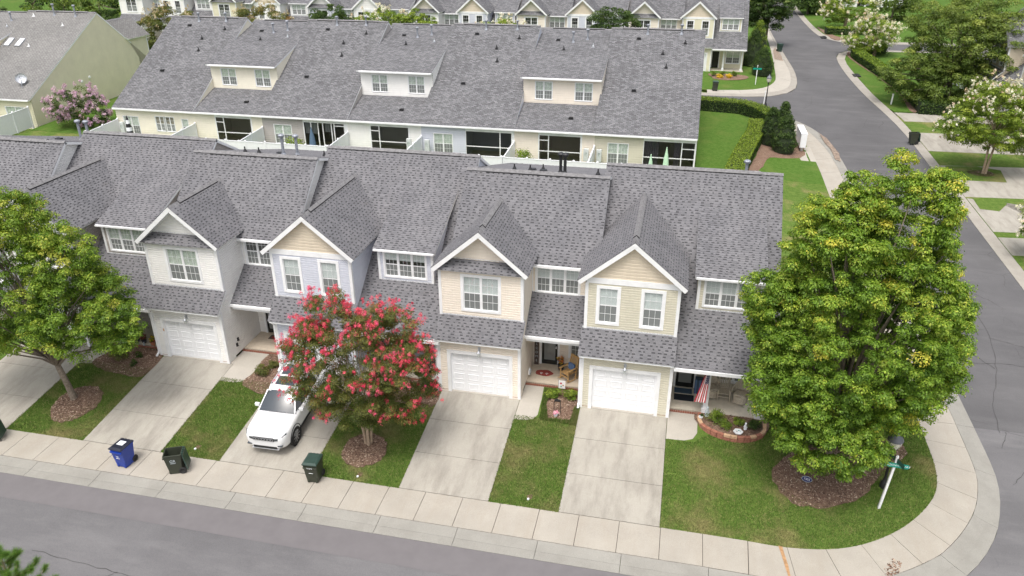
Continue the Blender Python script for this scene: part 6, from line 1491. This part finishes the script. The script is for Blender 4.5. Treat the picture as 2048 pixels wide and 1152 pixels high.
def slim_post(x, y, h, label, r=.04):
    z = G(x, y); m = MB(); m.bar((0, 0, -.1), (.03, 0, h), r*2, r*2, 'trim', up=(0, 1, 0)); m.bar((-.01, 0, h), (.05, 0, h+.12), r*2.4, r*2.4, 'trim', up=(0, 1, 0)); o = m.build('marker_post'); o.location = (x, y, z); tag(o, label, 'post')
slim_post(21.3, 85.6, 1.0, 'short white marker post on the east grass verge', .06); slim_post(8.35, 81.7, 1.5, 'thin white post just left of the far lamp')
# storm drains in the east kerb
for x, y, lb in ((20.15, 99.5, 'dark storm drain opening in the kerb opposite the curved hedge'), (20.05, 126.8, 'storm drain opening in the kerb at the far junction'), (19.5, 151, 'storm drain opening at the top of the street')):
    m = MB(); m.box((-.25, -.8, -.02), (.35, .8, .06), 'dark_inside'); m.box((.1, -.9, .02), (.5, .9, .10), 'rubber'); o = m.build('storm_drain'); o.location = (x, y, G(x, y)); tag(o, lb, 'drain')
# ---- mailboxes
e = empty('cluster_mailbox', (10.62, 67.8, G(10.6, 68.5)), 0, (1, 1, 1), 'row of white cluster mailboxes beside the pavement', 'mailboxes')
for k in range(4):
    m = MB(); y = k*.80; m.box((-.24, y, .38), (.24, y+.77, 1.52), 'vinyl'); m.box((-.27, y-.01, 1.52), (.27, y+.78, 1.58), 'vinyl'); m.box((-.1, y+.25, -.1), (.1, y+.5, .38), 'steel'); cb = m.build('cabinet', e)
    for a in range(3):
        for c in range(4): d = MB(); d.box((.24, y+.03+a*.24, .42+c*.27), (.252, y+.03+a*.24+.22, .42+c*.27+.24), 'trim'); d.build('box_door', cb)
# ---- white vinyl fences behind the back row
def fence(p0, p1, h, label, n=None):
    L = math.hypot(p1[0]-p0[0], p1[1]-p0[1]); n = n or max(1, round(L/1.85)); z0 = G(*p0); e = empty('vinyl_fence', (p0[0], p0[1], z0), 0, (1, 1, 1), label, 'fence', 'white privacy fences between the rows')
    P = [(p0[0]+(p1[0]-p0[0])*k/n, p0[1]+(p1[1]-p0[1])*k/n) for k in range(n+1)]
    for k, (x, y) in enumerate(P):
        z = G(x, y)-z0; m = MB(); q = Vector((x-p0[0], y-p0[1], 0)); m.box((q.x-.065, q.y-.065, z-.1), (q.x+.065, q.y+.065, z+h+.08), 'vinyl'); m.lathe([(.11, 0), (.0, .09)], (q.x, q.y, z+h+.08), 'vinyl', 4); m.build('post', e)
        if k < n:
            x2, y2 = P[k+1]; z2 = G(x2, y2)-z0; a = Vector((x-p0[0], y-p0[1], z)); b_ = Vector((x2-p0[0], y2-p0[1], z2)); m = MB()
            s = (b_-a); s.z = 0; s.normalize(); t = Vector((-s.y, s.x, 0))*.025; up = Vector((0, 0, 1))
            m.hexa([a-t+up*.05, b_-t+up*.05, b_+t+up*.05, a+t+up*.05, a-t+up*h, b_-t+up*h, b_+t+up*h, a+t+up*h], 'vinyl'); m.build('panel', e)
            m = MB(); m.bar(a+up*h, b_+up*h, .09, .07, 'vinyl'); m.build('rail', e)
for x, lb in ((-50.1, 'white fence wing at the left end of the back row by the lilac tree'), (-42.2, 'white fence between the brown curtained windows and the next screened porch'), (-35.6, 'white fence left of the taupe rear wall'), (-27.6, 'white fence wing right of the glazed sunroom'), (-21.0, 'white fence wing left of the blue grey rear wall'), (-13.0, 'white fence wing right of the wide dark screened porch'), (-6.4, 'white fence wing left of the khaki rear wall')):
    fence((x, 60.15), (x, 56.15), 1.5, lb)
fence((-50.1, 56.0), (-42.3, 56.0), 1.6, 'low white back fence behind the leftmost back garden'); fence((-42.1, 56.0), (-27.7, 56.0), 1.6, 'white back fence closing the gardens behind the silver flues'); fence((-27.5, 56.0), (-13.1, 56.0), 1.6, 'white back fence behind the middle gardens'); fence((-12.9, 56.0), (1.6, 56.0), 1.6, 'white back fence behind the two right gardens')
fence((-60.2, 60.9), (-60.2, 55.2), 1.9, 'white fence wing at the corner of the khaki end house'); fence((-60.4, 55.2), (-68, 55.2), 1.9, 'white fence at the far left behind the flue pipes')
# ---- garden umbrellas
def umbrella(x, y, h, mats, label, w=.14):
    z = G(x, y)+.02; e = empty('garden_umbrella', (x, y, z), 0, (1, 1, 1), label, 'umbrella'); m = MB(); m.cone((0, 0, 0), (0, 0, h), .022, .022, 'steel', 8); m.lathe([(.24, 0), (.22, .06), (.04, .1)], (0, 0, 0), 'stone_grey', 12); m.build('pole', e)
    m = MB(); n = len(mats) if len(mats) > 1 else 1; z0, z1 = h*.38, h*.97
    for k in range(n):
        a, b_ = z0+(z1-z0)*k/n, z0+(z1-z0)*(k+1)/n; r = lambda zz: w*(1-(zz-z0)/(z1-z0))**.6+.03
        m.lathe([(r(a), a), (r((a+b_)/2), (a+b_)/2), (r(b_), b_)], (0, 0, 0), mats[k], 9)
    m.build('canopy', e, True); m = MB(); m.lathe([(.03, 0), (.05, .05), (0, .10)], (0, 0, h*.96), mats[-1], 8); m.build('finial', e)
umbrella(-.62, 57.6, 2.6, ['green_cloth'], 'taller pale green folded umbrella by the mauve curtained porch', .22); umbrella(-1.75, 57.2, 2.1, ['green_cloth'], 'shorter pale green folded umbrella left of the taller one', .18)
umbrella(-23.75-5.9, 57.6, 2.6, ['blue_canvas'], 'dark blue folded umbrella in front of the glazed sunroom', .26)
umbrella(-47.0, 57.6, 2.7, ['black_metal', 'label_white', 'black_metal', 'label_white', 'black_metal'], 'black and white striped folded umbrella by the left back garden', .26)
def box_thing(name, a, b_, mat, loc, label, cat, rz=0, bev=.01):
    m = MB(); m.box(a, b_, mat); o = m.build(name, mods=[('BEVEL', dict(width=bev, segments=2))]); o.location = loc; o.rotation_euler = (0, 0, rz); return tag(o, label, cat)
def meter(x, lb, zz=1.55):
    e = empty('meter_box', (x, 59.99, zz+.25), 0, (1, 1, 1), lb, 'meter box', 'meter boxes on the rear walls'); m = MB(); m.box((-.2, -.22, 0), (.2, 0, 1.0), 'plastic_box'); m.build('case', e, mods=[('BEVEL', dict(width=.02, segments=2))]); m = MB(); m.cone((0, -.22, .65), (0, -.31, .65), .10, .09, 'glass', 12); m.build('dial', e)
    m = MB(); m.tube([(.1, -.06, 0), (.1, -.06, -.5)], .03, 'stone_grey', 6); m.build('conduit', e)
meter(-19.9-.5, 'grey meter box on the blue grey rear wall'); meter(-5.95, 'grey meter box on the khaki rear wall'); meter(-7.0, 'grey meter box on the cream wall right of the screened porch'); meter(-22.0, 'pale meter box on the white rear wall by the fence'); meter(-49.9+.4, 'pale meter box on the yellow rear wall at the left end')
# ---- near porches
ez = .10
def rocking_chair(x, y, rz, mat='wood_oak', label='', cushion=None):
    e = empty('rocking_chair', (x, y, ez), rz, (1, 1, 1), label, 'chair'); T = mat
    for s in (-1, 1):
        m = MB(); m.tube([(s*.27, -.42+.9*t, .05+.18*(2*t-1)**2*.6) for t in [k/8 for k in range(9)]], .02, T, 6); m.build('rocker', e)
        m = MB(); m.bar((s*.26, -.25, .06), (s*.26, -.25, .62), .045, .045, T, up=(0, 1, 0)); m.build('leg', e); m = MB(); m.bar((s*.25, .22, .05), (s*.24, .42, 1.12), .045, .045, T, up=(0, 1, 0)); m.build('leg', e)
        m = MB(); m.box((s*.27-.05, -.33, .62), (s*.27+.05, .30, .65), T); m.build('armrest', e)
    for k in range(7): m = MB(); m.box((-.24, -.26+k*.072, .40), (.24, -.26+k*.072+.058, .425), T); m.build('seat_slat', e)
    for k in range(6): m = MB(); xx = -.19+k*.076; m.bar((xx, .25, .46), (xx, .41, 1.05), .045, .016, T, up=(0, 1, 0)); m.build('back_slat', e)
    m = MB(); m.bar((-.25, .42, 1.10), (.25, .42, 1.10), .04, .12, T); m.bar((-.25, .25, .45), (.25, .25, .45), .04, .06, T); m.bar((-.25, -.25, .25), (.25, -.25, .25), .03, .03, T); m.build('rail', e)
    return e
rc = rocking_chair(-3.95, 30.35, math.radians(-38), label='natural wood rocking chair with a blue cushion on the cream porch')
m = MB(); m.box((-.2, .16, .44), (.2, .27, .80), 'blue_cloth'); o = m.build('cushion', mods=[('BEVEL', dict(width=.04, segments=3))]); o.location = (-3.95, 30.35, ez); o.rotation_euler = (0, 0, math.radians(-38)); tag(o, 'blue cushion leaning in the wooden rocking chair', 'cushion')
def flowerpot(x, y, z, r, h, pot, pal, label, fl=None, leafn=260, hh=.3, plant=DARKG):
    e = empty('potted_plant', (x, y, z), 0, (1, 1, 1), label, 'potted plant'); m = MB(); m.lathe([(0, 0), (r*.65, 0), (r*.95, h*.9), (r, h*.9), (r, h), (r*.85, h), (r*.8, h*.85), (0, h*.85)], (0, 0, 0), pot, 14); m.build('pot', e)
    cl = lobes_clumps([(0, 0, h+hh*.45, r*1.1, r*1.1, hh*.5)], 10, r*.5, int(abs(x)*100), .2, .8); P, Nn, sz, c = cloud(cl, leafn//10, .05, plant, 3, .2, .6, .3); link('foliage', leaves_mesh('foliage', P, Nn, sz, c, 'leaf', 2), e)
    if fl: P, Nn, sz, c = cloud(cl+np.array([0, 0, hh*.15, 0, 0, 0, 0]), 16, .055, fl, 4, .15, .8, .6); link('blossom', leaves_mesh('blossom', P, Nn, sz, c, 'petal', 6, .9), e)
    return e
PINK = [(.75, .20, .40), (.85, .50, .60), (.9, .75, .78)]; MAG = [(.55, .05, .35), (.70, .10, .45)]; REDF = [(.6, .06, .03), (.75, .25, .05)]; YEL = [(.6, .45, .05), (.75, .6, .1)]
flowerpot(-4.42, 31.1, ez, .17, .30, 'pot_dark', None, 'tall dark pot with red and yellow flowers beside the rocking chair', REDF+YEL, hh=.4)
# oval rug, welcome board, hose, garden flag, shepherd hook
m = MB(); R_ = [(.43*math.cos(k*.3142)*(1+.06*math.cos(k*1.571)), .27*math.sin(k*.3142)*(1+.06*math.cos(k*1.571)), .004) for k in range(20)]; m.face(R_, 'red_rug'); m.face([(x, y, 0) for x, y, z in R_], 'red_rug')
for i in range(20): j = (i+1) % 20; m.face([R_[i], R_[j], (R_[j][0], R_[j][1], -.002), (R_[i][0], R_[i][1], -.002)], 'red_rug')
for sx_ in (-.13, .13):
    for k in range(4): a = .5+k*.72; m.lathe([(.022, .006), (0, .0065)], (sx_+math.cos(a)*.06, -.07+math.sin(a)*.07, 0), 'flag_white', 6)
    m.lathe([(.035, .006), (0, .0065)], (sx_, -.10, 0), 'flag_white', 8)
o = m.build('doormat'); o.location = (-5.15, 30.65, ez+.004); tag(o, 'dark red scalloped mat with pale paw prints on the cream porch', 'doormat')
e = empty('welcome_board', (-5.66, 31.36, ez), 0, (1, 1, 1), 'tall dark board with a vertical WELCOME leaning by the front door', 'sign'); m = MB(); m.box((-.11, -.03, 0), (.11, 0, 1.75), 'brown_sign'); m.build('board', e); e.rotation_euler = (-.04, 0, 0)
for k, ch in enumerate('WELCOME'): text(ch, .17, 'stone_grey', e, face_front(0, -.034, 1.58-k*.225))
e = empty('hose_reel', (-5.80, 30.1, ez+.35), 0, (1, 1, 1), 'small pale hose hanger on the cream side wall of the porch', 'hose reel'); m = MB(); m.box((0, -.12, -.12), (.06, .12, .14), 'trim'); m.build('bracket', e); m = MB(); m.tube([(.08, .13*math.cos(k*.5), .13*math.sin(k*.5)) for k in range(14)], .016, 'stone_grey', 5); m.build('hose', e)
e = empty('garden_flag', (-4.1, 29.42, 0), 0, (1, 1, 1), 'small white garden flag with a flower print before the cream porch', 'flag'); m = MB(); m.tube([(-.17, 0, 0), (-.17, 0, .62), (.16, 0, .62)], .008, 'black_metal', 5); m.build('stand', e)
m = MB(); m.box((-.16, -.004, .16), (.15, .004, .60), 'flag_white'); pn = m.build('cloth', e)
for (a, b_, r, mt) in ((-.05, .44, .05, 'flag_red'), (.05, .34, .045, 'block_tan'), (-.04, .28, .035, 'sign_green')):
    m = MB(); m.lathe([(r, 0), (0, .001)], (0, 0, 0), mt, 8); o = m.build('print', pn); o.matrix_basis = Matrix.Translation((a, -.006, b_)) @ Matrix.Rotation(math.pi/2, 4, 'X')
e = empty('shepherd_hook', (-4.05, 27.75, G(-4, 27.75)), 0, (1, 1, 1), 'black arched plant hanger standing on the square mulch bed', 'plant hanger'); m = MB(); m.tube([(-.14, 0, 0), (-.14, 0, .62), (-.10, 0, .72), (0, 0, .76), (.10, 0, .72), (.14, 0, .62), (.14, 0, 0)], .014, 'black_metal', 6); m.build('frame', e); m = MB(); m.box((-.13, -.06, .66), (.13, .06, .70), 'black_metal'); m.build('shelf', e)
flowerpot(-4.08, 27.52, G(-4, 27.5)+.03, .10, .12, 'label_white', None, 'little white pot with a pink flower at the foot of the black hanger', PINK, 60, .12)
# khaki porch
for (x, y, w, d, mt, lb) in ((1.42, 29.95, .88, .50, 'navy_mat', 'dark navy doormat nearest the step of the khaki porch'), (1.38, 30.5, .80, .42, 'blue_mat', 'blue grey doormat right in front of the khaki house door')):
    m = MB(); m.box((-w/2, -d/2, 0), (w/2, d/2, .012), mt); o = m.build('doormat'); o.location = (x, y, ez+.002); tag(o, lb, 'doormat')
e = empty('wooden_planter', (2.05, 30.55, ez), 0, (1, 1, 1), 'slate blue wooden box standing right of the khaki house door', 'planter'); m = MB()
for k in range(4): m = MB(); m.box((-.18+k*.09, -.18, 0), (-.18+k*.09+.08, -.16, .75), 'blue_mat' if k % 2 else 'blue_cloth'); m.build('board', e)
m = MB(); m.box((-.18, -.158, 0), (.18, .18, .72), 'blue_mat'); m.build('case', e)
def wicker(x, y, rz, label):
    e = empty('wicker_chair', (x, y, ez), rz, (1, 1, 1), label, 'chair', 'wicker chairs on the khaki porch'); m = MB()
    n = 11; prev = None
    for k in range(n+1):
        a = math.pi*(k/n)*1.25-math.pi*.125; hgt = .62+.42*max(0, math.sin(a))**1.5; x0, y0 = math.cos(a)*.34, math.sin(a)*.30; q = (Vector((x0, y0, .10)), Vector((x0*1.08, y0*1.08, hgt)))
        if prev: m.face([prev[0], q[0], q[1], prev[1]], 'wicker'); m.bar(prev[1], q[1], .05, .05, 'wicker')
        prev = q
    m.build('backrest', e); m = MB(); m.lathe([(0, .44), (.30, .44), (.33, .40), (.32, .12), (.34, .10)], (0, -.02, 0), 'wicker', 14); m.build('seat', e); m = MB(); m.box((-.26, -.26, .42), (.26, .22, .52), 'wicker'); m.build('cushion', e, mods=[('BEVEL', dict(width=.04, segments=2))])
    for sx_ in (-.24, .24):
        for sy in (-.22, .2): m = MB(); m.cone((sx_, sy, 0), (sx_, sy, .12), .022, .025, 'wicker', 6); m.build('leg', e)
wicker(2.62, 30.35, math.radians(25), 'left wicker armchair on the khaki porch, partly behind the flag'); wicker(3.88, 30.1, math.radians(-20), 'right wicker armchair on the khaki porch, nearer the maple')
rocking_chair(3.15, 30.25, 0, 'wicker', 'pale painted ladder backed seat between the two wicker chairs')
e = empty('house_flag', (2.32, 29.0, 2.30), 0, (1, 1, 1), 'stars and stripes flag hanging from the porch column', 'flag'); m = MB(); m.tube([(0, .0, -.35), (-.02, -.30, .12)], .014, 'label_white', 6); m.build('pole', e)
fl_ = empty('cloth', (-.02, -.30, .08)); fl_.parent = e
nst, W_, H_ = 9, .56, 1.55   # hanging: stripes run downwards
def flagx(t, s): return (-.05+(t-.5)*W_*(.30+.55*s)-.20*s, -.04*math.sin(t*14)*(1-.2*s)-.03, -.02-H_*s)
for k in range(nst):
    m = MB(); mt = 'flag_red' if k % 2 == 0 else 'flag_white'; t0, t1 = k/nst, (k+1)/nst
    for q in range(8):
        s0, s1 = q/8, (q+1)/8
        if k >= 4 and s1 <= .41: continue
        m.face([flagx(t0, s0), flagx(t1, s0), flagx(t1, s1), flagx(t0, s1)], mt)
    m.build('stripe', fl_)
m = MB()
for k in range(4, 9):
    for q in range(3):
        s0, s1 = q/8, (q+1)/8; m.face([tuple(a+b_ for a, b_ in zip(flagx(t, s), (0, -.002, 0))) for t, s in ((k/nst, s0), ((k+1)/nst, s0), ((k+1)/nst, s1), (k/nst, s1))], 'flag_blue')
m.build('canton', fl_); m = MB()
for k in range(6):
    for q in range(6): p = Vector(flagx((4.4+k*.78)/nst, .03+q*.062)); m.face([p+Vector(d) for d in ((-.011, -.012, 0), (0, -.012, .014), (.011, -.012, 0), (0, -.012, -.014))], 'flag_white')
m.build('stars', fl_, kind='stuff')
# block edged bed in two courses
e = empty('flower_bed_wall', (3.5, 28.5, -.12), 0, (1, 1, 1), 'curved low wall of red and tan blocks round the flower bed', 'retaining wall'); arc = catmull([(2.12, 28.85), (2.12, 28.2), (2.5, 27.72), (3.1, 27.46), (3.75, 27.40), (4.35, 27.58), (4.78, 27.98), (4.85, 28.6)], 8); R = random.Random(4)
for c in range(3):
    pts = resample(arc, .27); sh = (c % 2)*.5
    for k in range(len(pts)-1):
        a, b_ = Vector((*pts[k], 0)), Vector((*pts[k+1], 0)); d = (b_-a); o0 = a+d*(.03+sh*.0); o1 = b_-d*.03; s = Vector((-d.y, d.x, 0)).normalized()*.075; z0 = c*.10; mt = 'block_tan' if (R.random() < .35 and c == 2) else 'block_red'
        m = MB(); P = [o0-s*.9, o1-s*.9, o1+s, o0+s]; base = Vector((3.5, 28.5, 0)); m.hexa([p-base+Vector((0, 0, z0)) for p in P]+[p-base+Vector((0, 0, z0+.09+R.uniform(0, .006))) for p in P], mt); m.build('block', e)
box_thing('stepping_stone', (-.01, -.01, 0), (.01, .01, .01), 'label_white', (3.72, 27.9, .02), 'white hexagonal stepping stone in the block edged bed', 'stepping stone')
m = MB(); m.lathe([(.21, 0), (.21, .04), (.18, .05), (0, .05)], (0, 0, 0), 'label_white', 6); o = m.build('stone_plate'); o.location = (3.72, 27.82, .11); bpy.data.objects.remove(bpy.data.objects['stepping_stone']); o.name = 'stepping_stone'; tag(o, 'white hexagonal stepping stone in the block edged bed', 'stepping stone')
m = MB(); m.lathe([(.04, .052), (0, .053)], (.02, .03, 0), 'teal', 5); m.lathe([(.03, .052), (0, .053)], (-.06, -.04, 0), 'brown_sign', 5); m.lathe([(.025, .052), (0, .053)], (.08, -.05, 0), 'sign_green', 5); m.build('inlay', o)
def figurine(x, y, z, s, mat, label):
    m = MB(); m.lathe([(0, 0), (.09, 0), (.10, .03), (.07, .06), (.085, .16), (.075, .26), (.04, .31), (.055, .36), (.05, .42), (0, .45)], (0, 0, 0), mat, 12); m.bar((-.09, -.02, .20), (-.03, -.08, .13), .035, .035, mat); m.bar((.09, -.02, .20), (.03, -.08, .13), .035, .035, mat); o = m.build('garden_statue', smooth=True); o.location = (x, y, z); o.scale = (s, s, s); tag(o, label, 'statue')
figurine(2.42, 28.72, .10, 1.15, 'stone_grey', 'grey stone garden figure by the porch column'); figurine(4.02, 28.08, .10, .8, 'label_white', 'small white garden figure in the block edged bed')
flowerpot(2.16, 28.45, .10, .10, .14, 'label_white', None, 'small white pot at the left end of the block edged bed', None, 90, .12)
# blue grey house porch
flowerpot(-10.5, 29.35, ez, .13, .22, 'pot_dark', None, 'pot with a ball of pale pink flowers left of the cream garage', PINK, 160, .34)
e = empty('plant_stand', (-10.72, 30.1, ez), 0, (1, 1, 1), 'black wire plant stand on the porch behind the pink tree', 'plant stand'); m = MB()
for a in range(4): m.tube([(math.cos(a*1.571)*.16, math.sin(a*1.571)*.16, 0), (math.cos(a*1.571)*.13, math.sin(a*1.571)*.13, .62)], .012, 'black_metal', 5)
m.build('legs', e, kind='stuff'); m = MB(); m.lathe([(.17, .62), (.17, .64), (0, .64)], (0, 0, 0), 'black_metal', 12); m.build('top', e)
flowerpot(-10.72, 30.1, ez+.645, .14, .15, 'blue_cloth', None, 'blue bowl of magenta flowers on the black plant stand', MAG, 90, .16)
flowerpot(-11.1, 29.3, ez, .16, .28, 'pot_dark', None, 'dark pot at the porch edge behind the pink flowering tree', None, 160, .3)
flowerpot(-10.6, 29.5, 1.5, .15, .14, 'terracotta', None, 'hanging basket of orange flowers under the porch eave', REDF, 160, .22)
m = MB(); m.tube([(0, 0, 0), (0, 0, .9)], .006, 'black_metal', 4); o = m.build('basket_chain', bpy.data.objects.get('potted_plant.006') or None); o.location = (0, 0, .15)
def metal_chair(x, y, rz, label):
    e = empty('metal_chair', (x, y, ez), rz, (1, 1, 1), label, 'chair', 'dark metal chairs on the near porches'); B = 'black_metal'
    for s in (-.2, .2):
        m = MB(); m.bar((s, -.2, 0), (s, -.2, .43), .03, .03, B, up=(0, 1, 0)); m.build('leg', e); m = MB(); m.bar((s, .2, 0), (s, .24, .92), .03, .03, B, up=(0, 1, 0)); m.build('leg', e)
    m = MB(); m.box((-.22, -.22, .42), (.22, .22, .45), B); m.build('seat', e)
    for k in range(4): m = MB(); m.bar((-.2, .22, .52+k*.11), (.2, .22, .52+k*.11), .02, .05, B); m.build('back_slat', e)
metal_chair(-10.15, 30.35, math.radians(15), 'dark metal chair against the cream garage wall on the shaded porch'); metal_chair(-24.95, 30.3, math.radians(-20), 'dark metal chair on the porch left of the white house')
# pots along the edge of the taupe house porch
for k, (x, y, r, pal, fl2, pot, lb) in enumerate([(-26.6, 29.12, .14, LIME, REDF, 'terracotta', 'pot with red flowers at the left end of the pot row'), (-26.2, 29.2, .17, DARKG, None, 'pot_dark', 'dark pot with a leafy green plant, second in the pot row'), (-25.75, 29.15, .14, BRONZE, [(.20, .05, .06), (.3, .1, .08)], 'pot_dark', 'pot with dark wine coloured leaves in the pot row'), (-25.2, 29.1, .16, LIME, YEL, 'terracotta', 'pot with orange and green leaves at the right end of the row')]):
    flowerpot(x, y, ez, r, .20, pot, None, lb, fl2, 200, .28, pal)
m = MB(); m.lathe([(0, 0), (.10, 0), (.12, .08), (.13, .09), (0, .06)], (0, 0, 0), 'teal', 12); o = m.build('teal_dish'); o.location = (-26.5, 28.95, ez); tag(o, 'small teal dish on the brick edge by the pot row', 'dish')
for k, x in enumerate((-26.05, -25.6, -25.0)): figurine(x, 28.93, ez, .42, ('label_white', 'stone_grey', 'terracotta')[k], ('tiny white figure on the brick edge, left of three', 'tiny grey figure on the brick edge, middle of three', 'tiny brown figure on the brick edge, right of three')[k])
m = MB(); m.box((-.38, -.2, 0), (.38, .2, .012), 'brown_sign'); m.box((-.25, -.12, .012), (.1, .1, .014), 'red_rug'); o = m.build('doormat'); o.location = (-19.35, 31.05, ez+.002); tag(o, 'brown and red doormat on the white house porch', 'doormat')
# garage wall number tag, meter covers, plaque
for x, y, lb in ((-18.83, 22.75, 'round white cap in the lawn behind the open green bin'), (-4.32, 22.71, 'water meter cover in the worn grass between two driveways'), (-11.36, 22.57, 'small white cap in the lawn below the pink flowering tree')):
    e = empty('meter_cover', (x, y, G(x, y)+.02), 0, (1, 1, 1), lb, 'meter cover', 'utility covers in the front lawns'); m = MB(); m.box((-.10, .02, -.01), (.10, .26, .012), 'mulch'); m.build('cover', e); m = MB(); m.lathe([(.045, .0), (.045, .05), (0, .055)], (-.03, -.03, 0), 'label_white', 12); m.build('cap', e)
e = empty('house_number_plaque', (6.23, 25.4, G(6.2, 25.4)+.03), math.radians(-12), (1, 1, 1), 'small dark oval house number plaque standing in the mulch', 'plaque'); m = MB(); m.lathe([(0, -.01), (1, -.01), (1, .012), (0, .012)], (0, 0, 0), 'stone_grey', 20, 'Y'); o = m.build('rim', e); o.scale = (.20, 1, .115); o.location = (0, 0, .27)
m = MB(); m.lathe([(1, -.016), (0, -.016)], (0, 0, 0), 'flag_blue', 20, 'Y'); o = m.build('plate', e); o.scale = (.185, 1, .10); o.location = (0, 0, .27); text('7303', .115, 'label_white', e, face_front(0, -.02, .27)); m = MB(); m.box((-.02, 0, 0), (.02, .015, .2), 'black_metal'); m.build('stake', e)
e.rotation_euler = (-.45, 0, math.radians(-12))
box_thing('number_tag', (-.035, -.02, -.07), (.035, 0, .07), 'block_tan', (-23.87+.12, 28.35, 1.55), 'small tan tag on the white garage door frame', 'tag', bev=.004)
for i, (y, z) in enumerate(((29.2, .62), (29.35, .85))):
    m = MB(); m.box((0, -.05, -.09), (.06, .05, .09), 'black_metal'); m.cone((.06, 0, -.02), (.12, 0, -.05), .018, .018, 'black_metal', 6); o = m.build('wall_outlet'); o.location = (-24.25+3.785, y, z); tag(o, ('lower dark outlet box low on the white side wall', 'upper dark outlet box on the white side wall')[i], 'outlet')
for y, z, lb in ((68.2, 4.4, 'left of two pale vents on the khaki end wall'), (69.4, 4.6, 'right of two pale vents on the khaki end wall')):
    m = MB(); m.cone((0, 0, 0), (.12, 0, 0), .12, .10, 'trim', 10); m.box((.0, -.14, -.14), (.03, .14, .14), 'trim'); o = m.build('wall_vent'); o.location = (-59.98, y, z); tag(o, lb, 'vent')
# worn corner patch at the new kerb joint
e = empty('parked_car', (28.5, 69.0, G(28, 69)), math.pi/2, (1, 1, 1), 'white car nose showing at the right edge behind the white flowering tree', 'car')
for nm in ('body', 'roof', 'windshield'):
    s_ = [c for c in bpy.data.objects['parked_suv'].children if c.name.split('.')[0] == nm]
    for c in s_: q = c.copy(); COL.objects.link(q); q.parent = e
for c in bpy.data.objects['parked_suv'].children:
    if c.name.split('.')[0] in ('wheel', 'side_window', 'rear_window', 'pillar', 'grille', 'headlight'): copy_tree(c, e)
e.rotation_euler = (0, 0, -math.pi/2)
